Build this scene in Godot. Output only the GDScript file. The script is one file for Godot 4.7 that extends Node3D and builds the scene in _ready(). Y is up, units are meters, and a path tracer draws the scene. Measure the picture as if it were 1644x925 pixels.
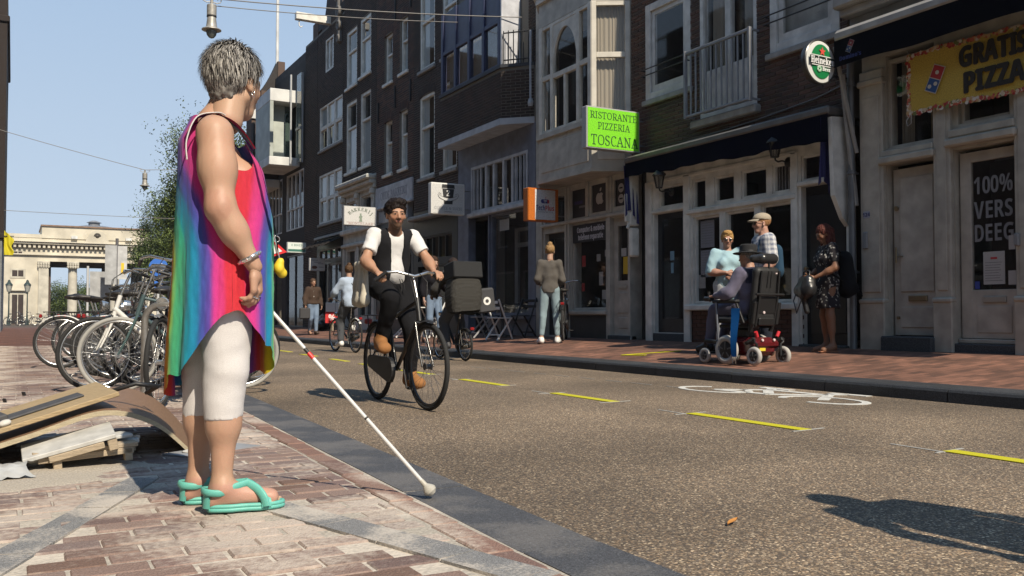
extends Node3D
# A sunny Amsterdam shopping street. Street direction is -Z,right-hand facades stand on the plane x=9.8,the camera is near the left kerb.
var taken:={}
var mats:={}
var texs:={}
var rng:=RandomNumberGenerator.new()
var kept:={}
const FX:=9.8
func V(x: float, y: float, z: float) -> Vector3:
	return Vector3(x, y, z)
func W(x: float, y: float) -> Vector2:
	return Vector2(x, y)
func PV(a: Array) -> PackedVector3Array:
	return PackedVector3Array(a)
func PV2(a: Array) -> PackedVector2Array:
	return PackedVector2Array(a)
func rnd(a: float,b: float)->float:
	return rng.randf_range(a,b)
func lin(r: float,g: float,b: float)->Color:
	return Color(r,g,b)
func hx(s: String)->Color:  # linear colour from an sRGB hex
	return Color(s).srgb_to_linear()
# ---------------------------------------------------------------- naming
func numbered(called: String,parent: Node)->String:
	var key:=str(parent.get_instance_id())+called
	var n: int=taken.get(key,0)
	taken[key]=n+1
	return called if n==0 else "%s_%03d" % [called,n]
func thing(called: String,label: String,category: String,at:=Vector3.ZERO,turn:=0.0,group:="")->Node3D:
	var o:=Node3D.new()
	o.name=numbered(called,self)
	add_child(o,true)
	o.position=at
	o.rotation.y=turn
	tag(o,label,category,group)
	return o
func tag(o: Node,label: String,category: String,group:="",kind:="")->Node:
	o.set_meta("label",label)
	o.set_meta("category",category)
	if group:
		o.set_meta("group",group)
	if kind:
		o.set_meta("kind",kind)
	return o
func put(called: String,mesh: Mesh,m: Material,parent: Node=null,at:=Transform3D())->MeshInstance3D:
	var o:=MeshInstance3D.new()
	o.mesh=mesh
	if m:
		o.material_override=m
	var p: Node=parent if parent else self
	o.name=numbered(called,p)
	p.add_child(o,true)
	o.transform=at
	return o
func struct(called: String,mesh: Mesh,m: Material)->MeshInstance3D:
	var o:=put(called,mesh,m)
	o.set_meta("kind","structure")
	return o
func stuff(o: Node)->Node:
	o.set_meta("kind","stuff")
	return o
func dup(src: Node3D,at: Vector3,turn: float,label: String,group:="")->Node3D:
	var o: Node3D=src.duplicate()
	o.name=numbered(String(src.name).rstrip("0123456789").rstrip("_"),self)
	add_child(o,true)
	o.position=at
	o.rotation.y=turn
	o.set_meta("label",label)
	if group:
		o.set_meta("group",group)
	return o
# ---------------------------------------------------------------- mesh builder
class MB:
	var v:=PackedVector3Array()
	var n:=PackedVector3Array()
	var uv:=PackedVector2Array()
	var c:=PackedColorArray()
	var ix:=PackedInt32Array()
	var col:=Color.WHITE
	func vert(p: Vector3,nn: Vector3,t:=Vector2.ZERO)->int:
		v.append(p); n.append(nn); uv.append(t); c.append(col)
		return v.size()-1
	func quad(a: Vector3,b: Vector3,d: Vector3,e: Vector3)->void:  # counter-clockwise seen from outside
		var nn:=(b-a).cross(e-a)
		if nn.length_squared()<1e-14:
			nn=(d-b).cross(e-d)
		nn=nn.normalized()
		var i:=vert(a,nn,Vector2(0,1))
		vert(b,nn,Vector2(1,1)); vert(d,nn,Vector2(1,0)); vert(e,nn,Vector2(0,0))
		ix.append_array(PackedInt32Array([i,i+2,i+1,i,i+3,i+2]))
	func tri(a: Vector3,b: Vector3,d: Vector3)->void:
		var nn:=(b-a).cross(d-a).normalized()
		var i:=vert(a,nn)
		vert(b,nn); vert(d,nn)
		ix.append_array(PackedInt32Array([i,i+2,i+1]))
	func poly_out(pts: Array,out: Vector3)->void:
		var nn: Vector3=(pts[1]-pts[0]).cross(pts[2]-pts[0])
		if nn.dot(out)<0:
			pts.reverse()
		if pts.size()==4:
			quad(pts[0],pts[1],pts[2],pts[3])
		else:
			tri(pts[0],pts[1],pts[2])
	func box(lo: Vector3,hi: Vector3,bev:=0.0,xf:=Transform3D())->void:
		var cc:=(lo+hi)/2.0
		var h:=(hi-lo).abs()/2.0
		var t:=xf*Transform3D(Basis(),cc)
		bev=minf(bev,minf(h.x,minf(h.y,h.z))*0.9)
		for ax in 3:
			var a1:=(ax+1) % 3
			var a2:=(ax+2) % 3
			for s in [-1.0,1.0]:
				var pts:=[]
				for q in [[-1.0,-1.0],[1.0,-1.0],[1.0,1.0],[-1.0,1.0]]:
					var p:=Vector3.ZERO
					p[ax]=s*h[ax]
					p[a1]=q[0]*(h[a1]-bev)
					p[a2]=q[1]*(h[a2]-bev)
					pts.append(t*p)
				var o:=Vector3.ZERO
				o[ax]=s
				poly_out(pts,t.basis*o)
		if bev<=0.0:
			return
		for ax in 3:
			var a1:=(ax+1) % 3
			var a2:=(ax+2) % 3
			for s1 in [-1.0,1.0]:
				for s2 in [-1.0,1.0]:
					var pts:=[]
					for q in [[-1.0,0],[1.0,0],[1.0,1],[-1.0,1]]:
						var p:=Vector3.ZERO
						p[ax]=q[0]*(h[ax]-bev)
						p[a1]=s1*(h[a1]-(bev if q[1]==1 else 0.0))
						p[a2]=s2*(h[a2]-(0.0 if q[1]==1 else bev))
						pts.append(t*p)
					var o:=Vector3.ZERO
					o[a1]=s1
					o[a2]=s2
					poly_out(pts,t.basis*o)
		for sx in [-1.0,1.0]:
			for sy in [-1.0,1.0]:
				for sz in [-1.0,1.0]:
					var o:=Vector3(sx,sy,sz)
					poly_out([t*(o*(h-Vector3(0,bev,bev))),t*(o*(h-Vector3(bev,0,bev))),t*(o*(h-Vector3(bev,bev,0)))],t.basis*o)
	func beam(a: Vector3,b: Vector3,w: float,h: float,bev:=0.0,up:=Vector3.UP)->void:  # box along a-b
		var z:=(b-a)
		var l:=z.length()
		z=z/l
		if absf(z.dot(up))>0.98:
			up=Vector3.RIGHT
		var x:=up.cross(z).normalized()
		var y:=z.cross(x)
		box(Vector3(-w/2,-h/2,0),Vector3(w/2,h/2,l),bev,Transform3D(Basis(x,y,z),a))
	func tube(pts: PackedVector3Array,r: Variant,sides:=8,closed:=false,flat:=1.0)->void:
		var m:=pts.size()
		var tan:=PackedVector3Array()
		for i in m:
			var a:=pts[(i-1+m) % m] if closed or i>0 else pts[0]
			var b:=pts[(i+1) % m] if closed or i<m-1 else pts[m-1]
			tan.append((b-a).normalized())
		var up:=Vector3.UP if absf(tan[0].y)<0.9 else Vector3.RIGHT
		var x:=up.cross(tan[0]).normalized()
		var first:=v.size()
		for i in m:
			x=(x-tan[i]*x.dot(tan[i])).normalized()
			var y:=tan[i].cross(x)
			var rr: float=r[i] if typeof(r)==TYPE_ARRAY or typeof(r)==TYPE_PACKED_FLOAT32_ARRAY else r
			for k in sides:
				var an:=TAU*k/sides
				var d:=x*cos(an)+y*sin(an)*flat
				vert(pts[i]+d*rr,(x*cos(an)+y*sin(an)/flat).normalized(),Vector2(float(k)/sides,float(i)/m))
		for i in (m if closed else m-1):
			for k in sides:
				var a:=first+i*sides+k
				var b:=first+i*sides+(k+1) % sides
				var d:=first+((i+1) % m)*sides+k
				var e:=first+((i+1) % m)*sides+(k+1) % sides
				ix.append_array(PackedInt32Array([a,d,b,b,d,e]))
		if not closed:
			for q in [0,m-1]:
				var nn:=tan[q]*(-1.0 if q==0 else 1.0)
				var ce:=vert(pts[q],nn)
				var st:=v.size()
				for k in sides:
					vert(v[first+q*sides+k],nn)
				for k in sides:
					if q==0:
						ix.append_array(PackedInt32Array([ce,st+k,st+(k+1) % sides]))
					else:
						ix.append_array(PackedInt32Array([ce,st+(k+1) % sides,st+k]))
	func rod(a: Vector3,b: Vector3,r: float,sides:=8,r2:=-1.0)->void:
		tube(PackedVector3Array([a,b]),[r,r if r2<0 else r2],sides)
	func ring(ce: Vector3,axis: Vector3,rad: float,r: float,seg:=32,sides:=6,flat:=1.0)->void:
		var x:=axis.cross(Vector3.UP if absf(axis.y)<0.9 else Vector3.RIGHT).normalized()
		var y:=axis.cross(x)
		var pts:=PackedVector3Array()
		for i in seg:
			pts.append(ce+(x*cos(TAU*i/seg)+y*sin(TAU*i/seg))*rad)
		tube(pts,r,sides,true,flat)
	func lathe(prof: Array,seg: int,xf:=Transform3D())->void:  # [radius,height] upwards,outside surface
		for i in prof.size()-1:
			var a: Array=prof[i]
			var b: Array=prof[i+1]
			var sl:=Vector2(b[1]-a[1],a[0]-b[0]).normalized()
			var st:=v.size()
			for k in seg+1:
				var an:=TAU*k/seg
				var d:=Vector3(cos(an),0,sin(an))
				var nn:=(xf.basis*(d*sl.x+Vector3.UP*sl.y)).normalized()
				vert(xf*(d*a[0]+Vector3.UP*a[1]),nn,Vector2(float(k)/seg,0))
				vert(xf*(d*b[0]+Vector3.UP*b[1]),nn,Vector2(float(k)/seg,1))
			for k in seg:
				var q:=st+k*2
				ix.append_array(PackedInt32Array([q,q+2,q+1,q+1,q+2,q+3]))
	func prism(pts: PackedVector2Array,z0: float,z1: float,xf:=Transform3D())->void:  # polygon in x-y,extruded along z
		if Geometry2D.is_polygon_clockwise(pts):
			pts.reverse()
		var t:=Geometry2D.triangulate_polygon(pts)
		for i in range(0,t.size(),3):
			var a:=pts[t[i]]
			var b:=pts[t[i+1]]
			var d:=pts[t[i+2]]
			poly_out([xf*Vector3(a.x,a.y,z1),xf*Vector3(b.x,b.y,z1),xf*Vector3(d.x,d.y,z1)],xf.basis.z*signf(z1-z0))
			poly_out([xf*Vector3(a.x,a.y,z0),xf*Vector3(b.x,b.y,z0),xf*Vector3(d.x,d.y,z0)],-xf.basis.z*signf(z1-z0))
		for i in pts.size():
			var a:=pts[i]
			var b:=pts[(i+1) % pts.size()]
			var o:=Vector3(b.y-a.y,a.x-b.x,0)
			poly_out([xf*Vector3(a.x,a.y,z0),xf*Vector3(b.x,b.y,z0),xf*Vector3(b.x,b.y,z1),xf*Vector3(a.x,a.y,z1)],xf.basis*o)
	func sheet(f: Callable,nu: int,nv: int,colf : Variant=null)->void:  # smooth parametric surface,f(u,v)->Vector3
		var st:=v.size()
		for j in nv+1:
			for i in nu+1:
				var p: Vector3=f.call(float(i)/nu,float(j)/nv)
				v.append(p); n.append(Vector3.ZERO); uv.append(Vector2(float(i)/nu,float(j)/nv))
				c.append(colf.call(float(i)/nu,float(j)/nv) if colf!=null else col)
		for j in nv:
			for i in nu:
				var a:=st+j*(nu+1)+i
				var b:=a+1
				var d:=a+nu+1
				var e:=d+1
				var nn:=(v[b]-v[a]).cross(v[d]-v[a])+(v[d]-v[e]).cross(v[b]-v[e])
				n[a]+=nn; n[b]+=nn; n[d]+=nn; n[e]+=nn
				ix.append_array(PackedInt32Array([a,d,b,b,d,e]))
		if v[st].distance_to(v[st+nu])<1e-5:
			for j in nv+1:
				var q:=n[st+j*(nu+1)]+n[st+j*(nu+1)+nu]
				n[st+j*(nu+1)]=q
				n[st+j*(nu+1)+nu]=q
		for i in range(st,v.size()):
			n[i]=n[i].normalized() if n[i].length_squared()>1e-20 else Vector3.UP
	func add(o: MB,xf:=Transform3D())->void:
		var st:=v.size()
		for i in o.v.size():
			v.append(xf*o.v[i]); n.append((xf.basis*o.n[i]).normalized())
		uv.append_array(o.uv); c.append_array(o.c)
		for i in o.ix:
			ix.append(st+i)
	func done()->ArrayMesh:
		var a:=[]
		a.resize(Mesh.ARRAY_MAX)
		a[Mesh.ARRAY_VERTEX]=v
		a[Mesh.ARRAY_NORMAL]=n
		a[Mesh.ARRAY_TEX_UV]=uv
		a[Mesh.ARRAY_COLOR]=c
		a[Mesh.ARRAY_INDEX]=ix
		var m:=ArrayMesh.new()
		if v.size():
			m.add_surface_from_arrays(Mesh.PRIMITIVE_TRIANGLES,a)
		return m
func mb(col:=Color.WHITE)->MB:
	var m:=MB.new()
	m.col=col
	return m
func boxm(lo: Vector3,hi: Vector3,bev:=0.0)->ArrayMesh:
	var m:=MB.new()
	m.box(lo,hi,bev)
	return m.done()
# ---------------------------------------------------------------- textures and materials
func noise_tex(key: String,size: int,freq: float,lo: float,hi: float,oct:=4,seed_:=1,type:=FastNoiseLite.TYPE_SIMPLEX_SMOOTH,mid:=-1.0)->Texture2D:
	if texs.has(key):
		return texs[key]
	var f:=FastNoiseLite.new()
	f.seed=seed_
	f.noise_type=type
	f.frequency=freq
	f.fractal_octaves=oct
	var im:=f.get_seamless_image(size,size)
	im.convert(Image.FORMAT_L8)
	var src:=im.get_data()
	var out:=PackedByteArray()
	out.resize(src.size())
	var lut:=PackedByteArray()
	lut.resize(256)
	for i in 256:
		var t:=i/255.0
		if mid>=0.0:
			t=smoothstep(mid-0.18,mid+0.18,t)
		lut[i]=int(255.0*lerpf(lo,hi,t))
	for i in src.size():
		out[i]=lut[src[i]]
	var t2:=ImageTexture.create_from_image(Image.create_from_data(size,size,false,Image.FORMAT_L8,out))
	texs[key]=t2
	return t2
func speckle(key: String,size: int,cols: Array,n_stones: int,rmin: float,rmax: float,seed_: int,height:=false)->Texture2D:
	# scattered little stones,tiling; with height the stones are domes for relief
	if texs.has(key):
		return texs[key]
	var r:=RandomNumberGenerator.new()
	r.seed=seed_
	var data:=PackedByteArray()
	data.resize(size*size*(1 if height else 3))
	var base: Color=cols[0]
	if height:
		data.fill(40)
	else:
		for i in size*size:
			var k:=0.8+0.4*r.randf()
			data[i*3]=int(clampf(base.r*k,0,1)*255)
			data[i*3+1]=int(clampf(base.g*k,0,1)*255)
			data[i*3+2]=int(clampf(base.b*k,0,1)*255)
	for s in n_stones:
		var x:=r.randi() % size
		var y:=r.randi() % size
		var rad:=r.randf_range(rmin,rmax)
		var c: Color=cols[1+r.randi() % (cols.size()-1)]
		var k:=r.randf_range(0.8,1.2)
		var e:=r.randf_range(0.6,1.4)
		var ri:=int(ceil(rad*1.4))
		for dy in range(-ri,ri+1):
			for dx in range(-ri,ri+1):
				var q:=(dx*dx*e+dy*dy/e)/(rad*rad)
				if q>1.0:
					continue
				var at:=((y+dy+size) % size)*size+(x+dx+size) % size
				if height:
					data[at]=maxi(data[at],int(70+185*sqrt(1.0-q)*minf(1.0,rad/rmax+0.2)))
				else:
					data[at*3]=int(clampf(c.r*k,0,1)*255)
					data[at*3+1]=int(clampf(c.g*k,0,1)*255)
					data[at*3+2]=int(clampf(c.b*k,0,1)*255)
	var t:=ImageTexture.create_from_image(Image.create_from_data(size,size,false,Image.FORMAT_L8 if height else Image.FORMAT_RGB8,data))
	texs[key]=t
	return t
func wood_tex(key: String,seed_: int)->Texture2D:
	if texs.has(key):
		return texs[key]
	var f:=FastNoiseLite.new()
	f.seed=seed_
	f.frequency=0.02
	f.fractal_octaves=4
	var sz:=512
	var d:=PackedByteArray()
	d.resize(sz*sz)
	for y in sz:
		for x in sz:
			var q:=f.get_noise_2d(x*0.25,y*5.0)*0.6+0.4*sin(f.get_noise_2d(x*0.35+900,y*1.1)*26.0)*0.5
			d[y*sz+x]=int(clampf(0.86+0.26*q,0.4,1)*255)
	texs[key]=ImageTexture.create_from_image(Image.create_from_data(sz,sz,false,Image.FORMAT_L8,d))
	return texs[key]
func mat(key: String,col:=Color.WHITE,rough:=0.8,o:={})->StandardMaterial3D:
	if mats.has(key):
		return mats[key]
	var m:=StandardMaterial3D.new()
	m.resource_name=key
	m.albedo_color=Color(col.r,col.g,col.b).linear_to_srgb()
	m.roughness=rough
	m.metallic=o.get("metal",0.0)
	m.metallic_specular=o.get("spec",0.5)
	if o.get("vc",false):
		m.vertex_color_use_as_albedo=true
	var tex: String=o.get("tex","grime")
	if tex=="grime":
		m.albedo_texture=noise_tex("grime",512,0.006,0.80,1.0,6,3)
	elif tex=="weave":
		m.albedo_texture=noise_tex("weave",256,0.08,0.78,1.0,3,9)
	elif tex=="wood":
		m.albedo_texture=wood_tex("wood",5)
	elif tex!="" and texs.has(tex):
		m.albedo_texture=texs[tex]
	if m.albedo_texture:
		m.uv1_triplanar=true
		m.uv1_world_triplanar=o.get("world",true)
		var s: Variant=o.get("scale",0.7)
		m.uv1_scale=s if typeof(s)==TYPE_VECTOR3 else Vector3.ONE*s
	if o.has("bump"):
		m.heightmap_enabled=true
		m.heightmap_texture=texs[o["bump_tex"]] if o.has("bump_tex") else noise_tex("grain",512,0.05,0.0,1.0,4,21)
		m.heightmap_scale=o["bump"]
		m.uv1_triplanar=true
		m.uv1_world_triplanar=o.get("world",true)
		if not m.albedo_texture:
			m.uv1_scale=Vector3.ONE*o.get("scale",2.0)
	if o.has("detail"):
		m.detail_enabled=true
		m.detail_blend_mode=BaseMaterial3D.BLEND_MODE_MUL
		m.detail_uv_layer=BaseMaterial3D.DETAIL_UV_2
		m.detail_albedo=texs[o["detail"]]
		m.uv2_triplanar=true
		m.uv2_world_triplanar=true
		m.uv2_scale=Vector3.ONE*o.get("detail_scale",0.15)
	if o.has("coat"):
		m.clearcoat_enabled=true
		m.clearcoat=o["coat"]
		m.clearcoat_roughness=0.1
	if o.has("sheen"):
		m.rim_enabled=true
		m.rim=o["sheen"]
		m.rim_tint=0.6
	if o.has("sss"):
		m.subsurf_scatter_enabled=true
		m.subsurf_scatter_strength=o["sss"]
	if o.has("back"):
		m.backlight_enabled=true
		m.backlight=o["back"]
	mats[key]=m
	return m
func glass(key:="glass",alpha:=0.12,tint:=Color(0.10,0.12,0.12))->StandardMaterial3D:
	if mats.has(key):
		return mats[key]
	var m:=StandardMaterial3D.new()
	m.resource_name=key
	m.transparency=BaseMaterial3D.TRANSPARENCY_ALPHA
	m.albedo_color=Color(tint.r,tint.g,tint.b,alpha)
	m.roughness=0.03
	mats[key]=m
	return m
func paint(key: String,col: Color,rough:=0.45)->StandardMaterial3D:  # weathered painted timber and metal
	return mat(key,col,rough,{"tex": "grime","scale": 0.8,"bump": 0.08})
var fonts:={}
func text(called: String,s: String,height: float,m: Material,parent: Node,at: Transform3D,face:="Droid Sans",weight:=400,wide:=0.0,squeeze:=1.0,fat:=0.0)->MeshInstance3D:
	# lettering in the local x-y plane,centred,capital height about `height`; `wide`>0 fits that width
	var k:=face+str(weight)
	if not fonts.has(k):
		var f: Font=SystemFont.new()
		f.font_names=PackedStringArray([face])
		f.font_weight=weight
		fonts[k]=f
	var fk: Font=fonts[k]
	if fat!=0.0:
		var kk:=k+"f"+str(fat)
		if not fonts.has(kk):
			var fv:=FontVariation.new()
			fv.base_font=fk
			fv.variation_embolden=fat
			fonts[kk]=fv
		fk=fonts[kk]
	var t:=TextMesh.new()
	t.text=s
	t.font=fk
	t.font_size=32
	t.pixel_size=height/23.0
	t.depth=0.004
	t.curve_step=2.0
	var o:=put(called,t,m,parent,at)
	var sc:=V(squeeze,1,1)
	if wide>0.0:
		var w:=t.get_aabb().size.x
		if w>0.001:
			sc.x=wide/w
	o.transform=at*Transform3D(Basis.from_scale(sc),Vector3.ZERO)
	return o
func _ready()->void:
	rng.seed=20
	setup()
	setup_textures()
	build_ground()
	build_houses()
	build_far()
	build_signs()
	build_lamps()
	build_bikes()
	build_boards()
	build_cafe()
	build_people()
# ================================================================ setting
func ground_y(x: float)->float:  # right-hand pavement climbs to the facades
	return 0.13+clampf((x-7.35)/2.45,0.0,1.0)*0.19
func setup()->void:
	var cam:=Camera3D.new()
	cam.name="camera"
	add_child(cam)
	cam.position=V(0,0.74,0)
	cam.rotation=V(deg_to_rad(1.797),deg_to_rad(-28.935),0)
	cam.fov=35.38
	cam.near=0.05
	cam.far=900.0
	cam.current=true
	var sun:=DirectionalLight3D.new()
	sun.name="sun"
	add_child(sun)
	sun.light_energy=1.6
	sun.light_color=Color(1.0,0.95,0.865)
	sun.light_angular_distance=0.5
	sun.shadow_enabled=true
	sun.look_at_from_position(Vector3.ZERO,V(-0.045,-1.0,-1.05))
	var sky:=ProceduralSkyMaterial.new()
	sky.sky_top_color=Color(0.46,0.62,0.80)
	sky.sky_horizon_color=Color(0.77,0.83,0.89)
	sky.sky_curve=0.35
	sky.ground_bottom_color=Color(0.30,0.28,0.25)
	sky.ground_horizon_color=Color(0.50,0.50,0.50)
	sky.sun_angle_max=12.0
	sky.sun_curve=0.08
	sky.sky_energy_multiplier=1.0
	var env:=Environment.new()
	env.background_mode=Environment.BG_SKY
	env.sky=Sky.new()
	env.sky.sky_material=sky
	env.background_energy_multiplier=0.88
	env.tonemap_mode=Environment.TONE_MAPPER_LINEAR
	env.tonemap_exposure=1.26
	env.sdfgi_enabled=true
	env.ssao_enabled=true
	env.ssil_enabled=true
	env.fog_enabled=true
	env.fog_mode=Environment.FOG_MODE_EXPONENTIAL
	env.fog_density=0.00022
	env.fog_light_color=Color(0.80,0.86,0.93)
	var we:=WorldEnvironment.new()
	we.name="daylight"
	we.environment=env
	add_child(we)
func setup_textures()->void:
	speckle("asphalt",1024,[Color(0.33,0.29,0.25),Color(0.54,0.47,0.39),Color(0.45,0.395,0.335),Color(0.38,0.34,0.30),Color(0.52,0.44,0.36),Color(0.41,0.37,0.34),Color(0.47,0.42,0.365),Color(0.68,0.62,0.54),Color(0.30,0.27,0.25)],60000,1.4,3.4,11)
	speckle("asphalt_h",1024,[Color.BLACK,Color.WHITE],40000,2.0,4.5,11,true)
	speckle("granite",512,[Color(0.72,0.72,0.72),Color(0.95,0.95,0.95),Color(0.60,0.60,0.61),Color(0.82,0.81,0.80),Color(0.50,0.50,0.51)],26000,0.8,2.0,12)
	noise_tex("macro",512,0.005,0.70,1.0,5,77)
	noise_tex("grain",512,0.05,0.0,1.0,4,21)
	noise_tex("grime",512,0.006,0.80,1.0,6,3)
	noise_tex("fine",512,0.09,0.72,1.0,3,33)
	# sand swept over the pavers: opaque white where sandy,used as a colour map mixing in dust
	var f:=FastNoiseLite.new()
	f.seed=40
	f.frequency=0.004
	f.fractal_octaves=5
	var im:=f.get_seamless_image(512,512)
	im.convert(Image.FORMAT_L8)
	var g:=FastNoiseLite.new()
	g.seed=41
	g.frequency=0.12
	g.fractal_octaves=2
	var im2:=g.get_seamless_image(512,512)
	im2.convert(Image.FORMAT_L8)
	var a:=im.get_data()
	var b:=im2.get_data()
	var d:=PackedByteArray()
	d.resize(512*512*4)
	for i in 512*512:
		var s:=smoothstep(0.42,0.86,a[i]/255.0+(b[i]/255.0-0.5)*0.30)
		d[i*4]=207
		d[i*4+1]=196
		d[i*4+2]=182
		d[i*4+3]=int(255*s*0.62)
	var d2:=d.duplicate()
	for i in 512*512:
		d2[i*4+3]=int(d[i*4+3]*0.16)+4
	texs["dust2"]=ImageTexture.create_from_image(Image.create_from_data(512,512,false,Image.FORMAT_RGBA8,d2))
	texs["dust"]=ImageTexture.create_from_image(Image.create_from_data(512,512,false,Image.FORMAT_RGBA8,d))
	# distant clinker paving of the right-hand pavement: rows seen at a glancing angle
	var w:=512
	var pd:=PackedByteArray()
	pd.resize(w*w*3)
	var r:=RandomNumberGenerator.new()
	r.seed=5
	var tones:=[]
	for i in 4096:
		tones.append(r.randf_range(0.72,1.12))
	for y in w:
		var row:=y/16
		for x in w:
			var xx:=(x+(16 if row % 2 else 0)) % w
			var cell:=xx/32
			var k: float=tones[(row*16+cell) % 4096]
			if y % 16<1 or xx % 32<1:
				k*=0.72
			k*=r.randf_range(0.92,1.08)
			var at:=(y*w+x)*3
			pd[at]=int(clampf(0.62*k,0,1)*255)
			pd[at+1]=int(clampf(0.445*k,0,1)*255)
			pd[at+2]=int(clampf(0.37*k,0,1)*255)
	texs["clinker"]=ImageTexture.create_from_image(Image.create_from_data(w,w,false,Image.FORMAT_RGB8,pd))
func dusty(m: StandardMaterial3D,k:=0.35,which:="dust")->StandardMaterial3D:
	m.detail_enabled=true
	m.detail_blend_mode=BaseMaterial3D.BLEND_MODE_MIX
	m.detail_uv_layer=BaseMaterial3D.DETAIL_UV_2
	m.detail_albedo=texs[which]
	m.uv2_triplanar=true
	m.uv2_world_triplanar=true
	m.uv2_scale=Vector3.ONE*k
	return m
func strip_quad(a: Vector2,b: Vector2,c: Vector2,d: Vector2,y: float,th:=0.02)->ArrayMesh:
	var m:=mb()
	m.prism(PV2([W(a.x,-a.y),W(b.x,-b.y),W(c.x,-c.y),W(d.x,-d.y)]),y-th,y,Transform3D(Basis(Vector3.RIGHT,Vector3.FORWARD,Vector3.UP),Vector3.ZERO))
	return m.done()
func build_ground()->void:
	var earth:=mat("earth",lin(0.16,0.14,0.12),0.95)
	struct("ground",boxm(V(-500,-0.6,-700),V(500,-0.08,60)),earth)
	var asphalt:=mat("asphalt",lin(1.36,1.31,1.21),0.88,{"tex": "asphalt","scale": 0.62,"bump": 0.14,"bump_tex": "asphalt_h","detail": "macro","detail_scale": 0.13})
	struct("road",boxm(V(1.0,-0.28,-64),V(7.02,0.0,14)),asphalt)
	# left pavement bed of sand,pavers laid in it
	var sand:=dusty(mat("joint_sand",lin(0.50,0.45,0.38),0.95,{"tex": "fine","scale": 1.5,"bump": 0.3}),0.5)
	var bm:=mb()
	bm.prism(PV2([W(-5,-14),W(1.36,-14),W(1.36,2),W(1.72,11),W(1.72,24),W(-5,24)]),-0.3,0.0435,Transform3D(Basis(Vector3.RIGHT,Vector3.FORWARD,Vector3.UP),Vector3.ZERO))
	var bed:=struct("pavement",bm.done(),sand)
	var far_clinker:=mat("far_clinker",lin(0.56,0.48,0.44),0.9,{"tex": "clinker","scale": 0.31,"detail": "macro","detail_scale": 0.22})
	struct("pavement",boxm(V(-5.0,-0.29,-64),V(1.72,0.045,-24)),far_clinker)
	build_pavers(bed)
	build_left_kerb()
	# right pavement: sloping slab
	var clink:=mat("clinker",lin(0.74,0.71,0.68),0.9,{"tex": "clinker","scale": 0.31,"bump": 0.3,"detail": "macro","detail_scale": 0.22})
	var m:=mb()
	var P:=PV2([W(7.36,-0.3),W(7.36,0.127),W(9.82,0.32),W(13.0,0.33),W(13.0,-0.3)])
	m.prism(P,-64.0,14.0)
	struct("sidewalk",m.done(),clink)
	build_right_kerb()
	build_markings()
	# plaza before the gate
	struct("plaza",boxm(V(-30,-0.2,-140),V(40,-0.02,-64)),mat("plaza",lin(0.62,0.52,0.44),0.9,{"tex": "asphalt","scale": 0.2,"detail": "macro","detail_scale": 0.05}))
	# heap of sand swept up around the boards
	var hs:=mat("loose_sand",lin(0.52,0.46,0.38),0.95,{"tex": "fine","scale": 2.0,"bump": 0.5})
	var nz:=FastNoiseLite.new()
	nz.seed=8
	nz.frequency=1.2
	var sm:=mb()
	var sf:=func(u: float,v: float)->Vector3:
		var an:=u*TAU
		var rr:=1.0+0.28*nz.get_noise_2d(cos(an)*1.5,sin(an)*1.5)
		var p:=V(-0.45+cos(an)*v*1.02*rr,0,-4.55-sin(an)*v*0.56*rr)
		var h:=0.016*(1.0-v*v)+0.010*nz.get_noise_2d(p.x*3,p.z*3)*(1.0-v)
		p.y=0.049+maxf(h,-0.003) if v<0.99 else 0.043
		return p
	sm.sheet(sf,48,14)
	var so:=struct("sand",sm.done(),hs)
	so.set_meta("kind","stuff")
func in_strip(p: Vector2)->bool:
	for s in STRIPS:
		var a: Vector2=s[0]
		var b: Vector2=s[1]
		var d:=(b-a).normalized()
		var q:=p-a
		if absf(q.cross(d))<s[2]/2+0.012 and q.dot(d)>-0.05 and q.dot(d)<a.distance_to(b):
			return true
	return false
const STRIPS:=[[Vector2(0.50,-4.15),Vector2(-0.75,-1.25),0.125],[Vector2(0.79,-3.50),Vector2(1.235,-2.05),0.135]]
func paver_mesh(lx: float,lz: float,tone: Color,k: int)->ArrayMesh:
	var r:=RandomNumberGenerator.new()
	r.seed=900+k
	var m:=mb(tone)
	m.box(V(-lx/2,-0.05,-lz/2),V(lx/2,0.0,lz/2),0.006,Transform3D(Basis.from_euler(V(r.randf_range(-0.012,0.012),r.randf_range(-0.012,0.012),r.randf_range(-0.006,0.006))),Vector3.ZERO))
	return m.done()
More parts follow.
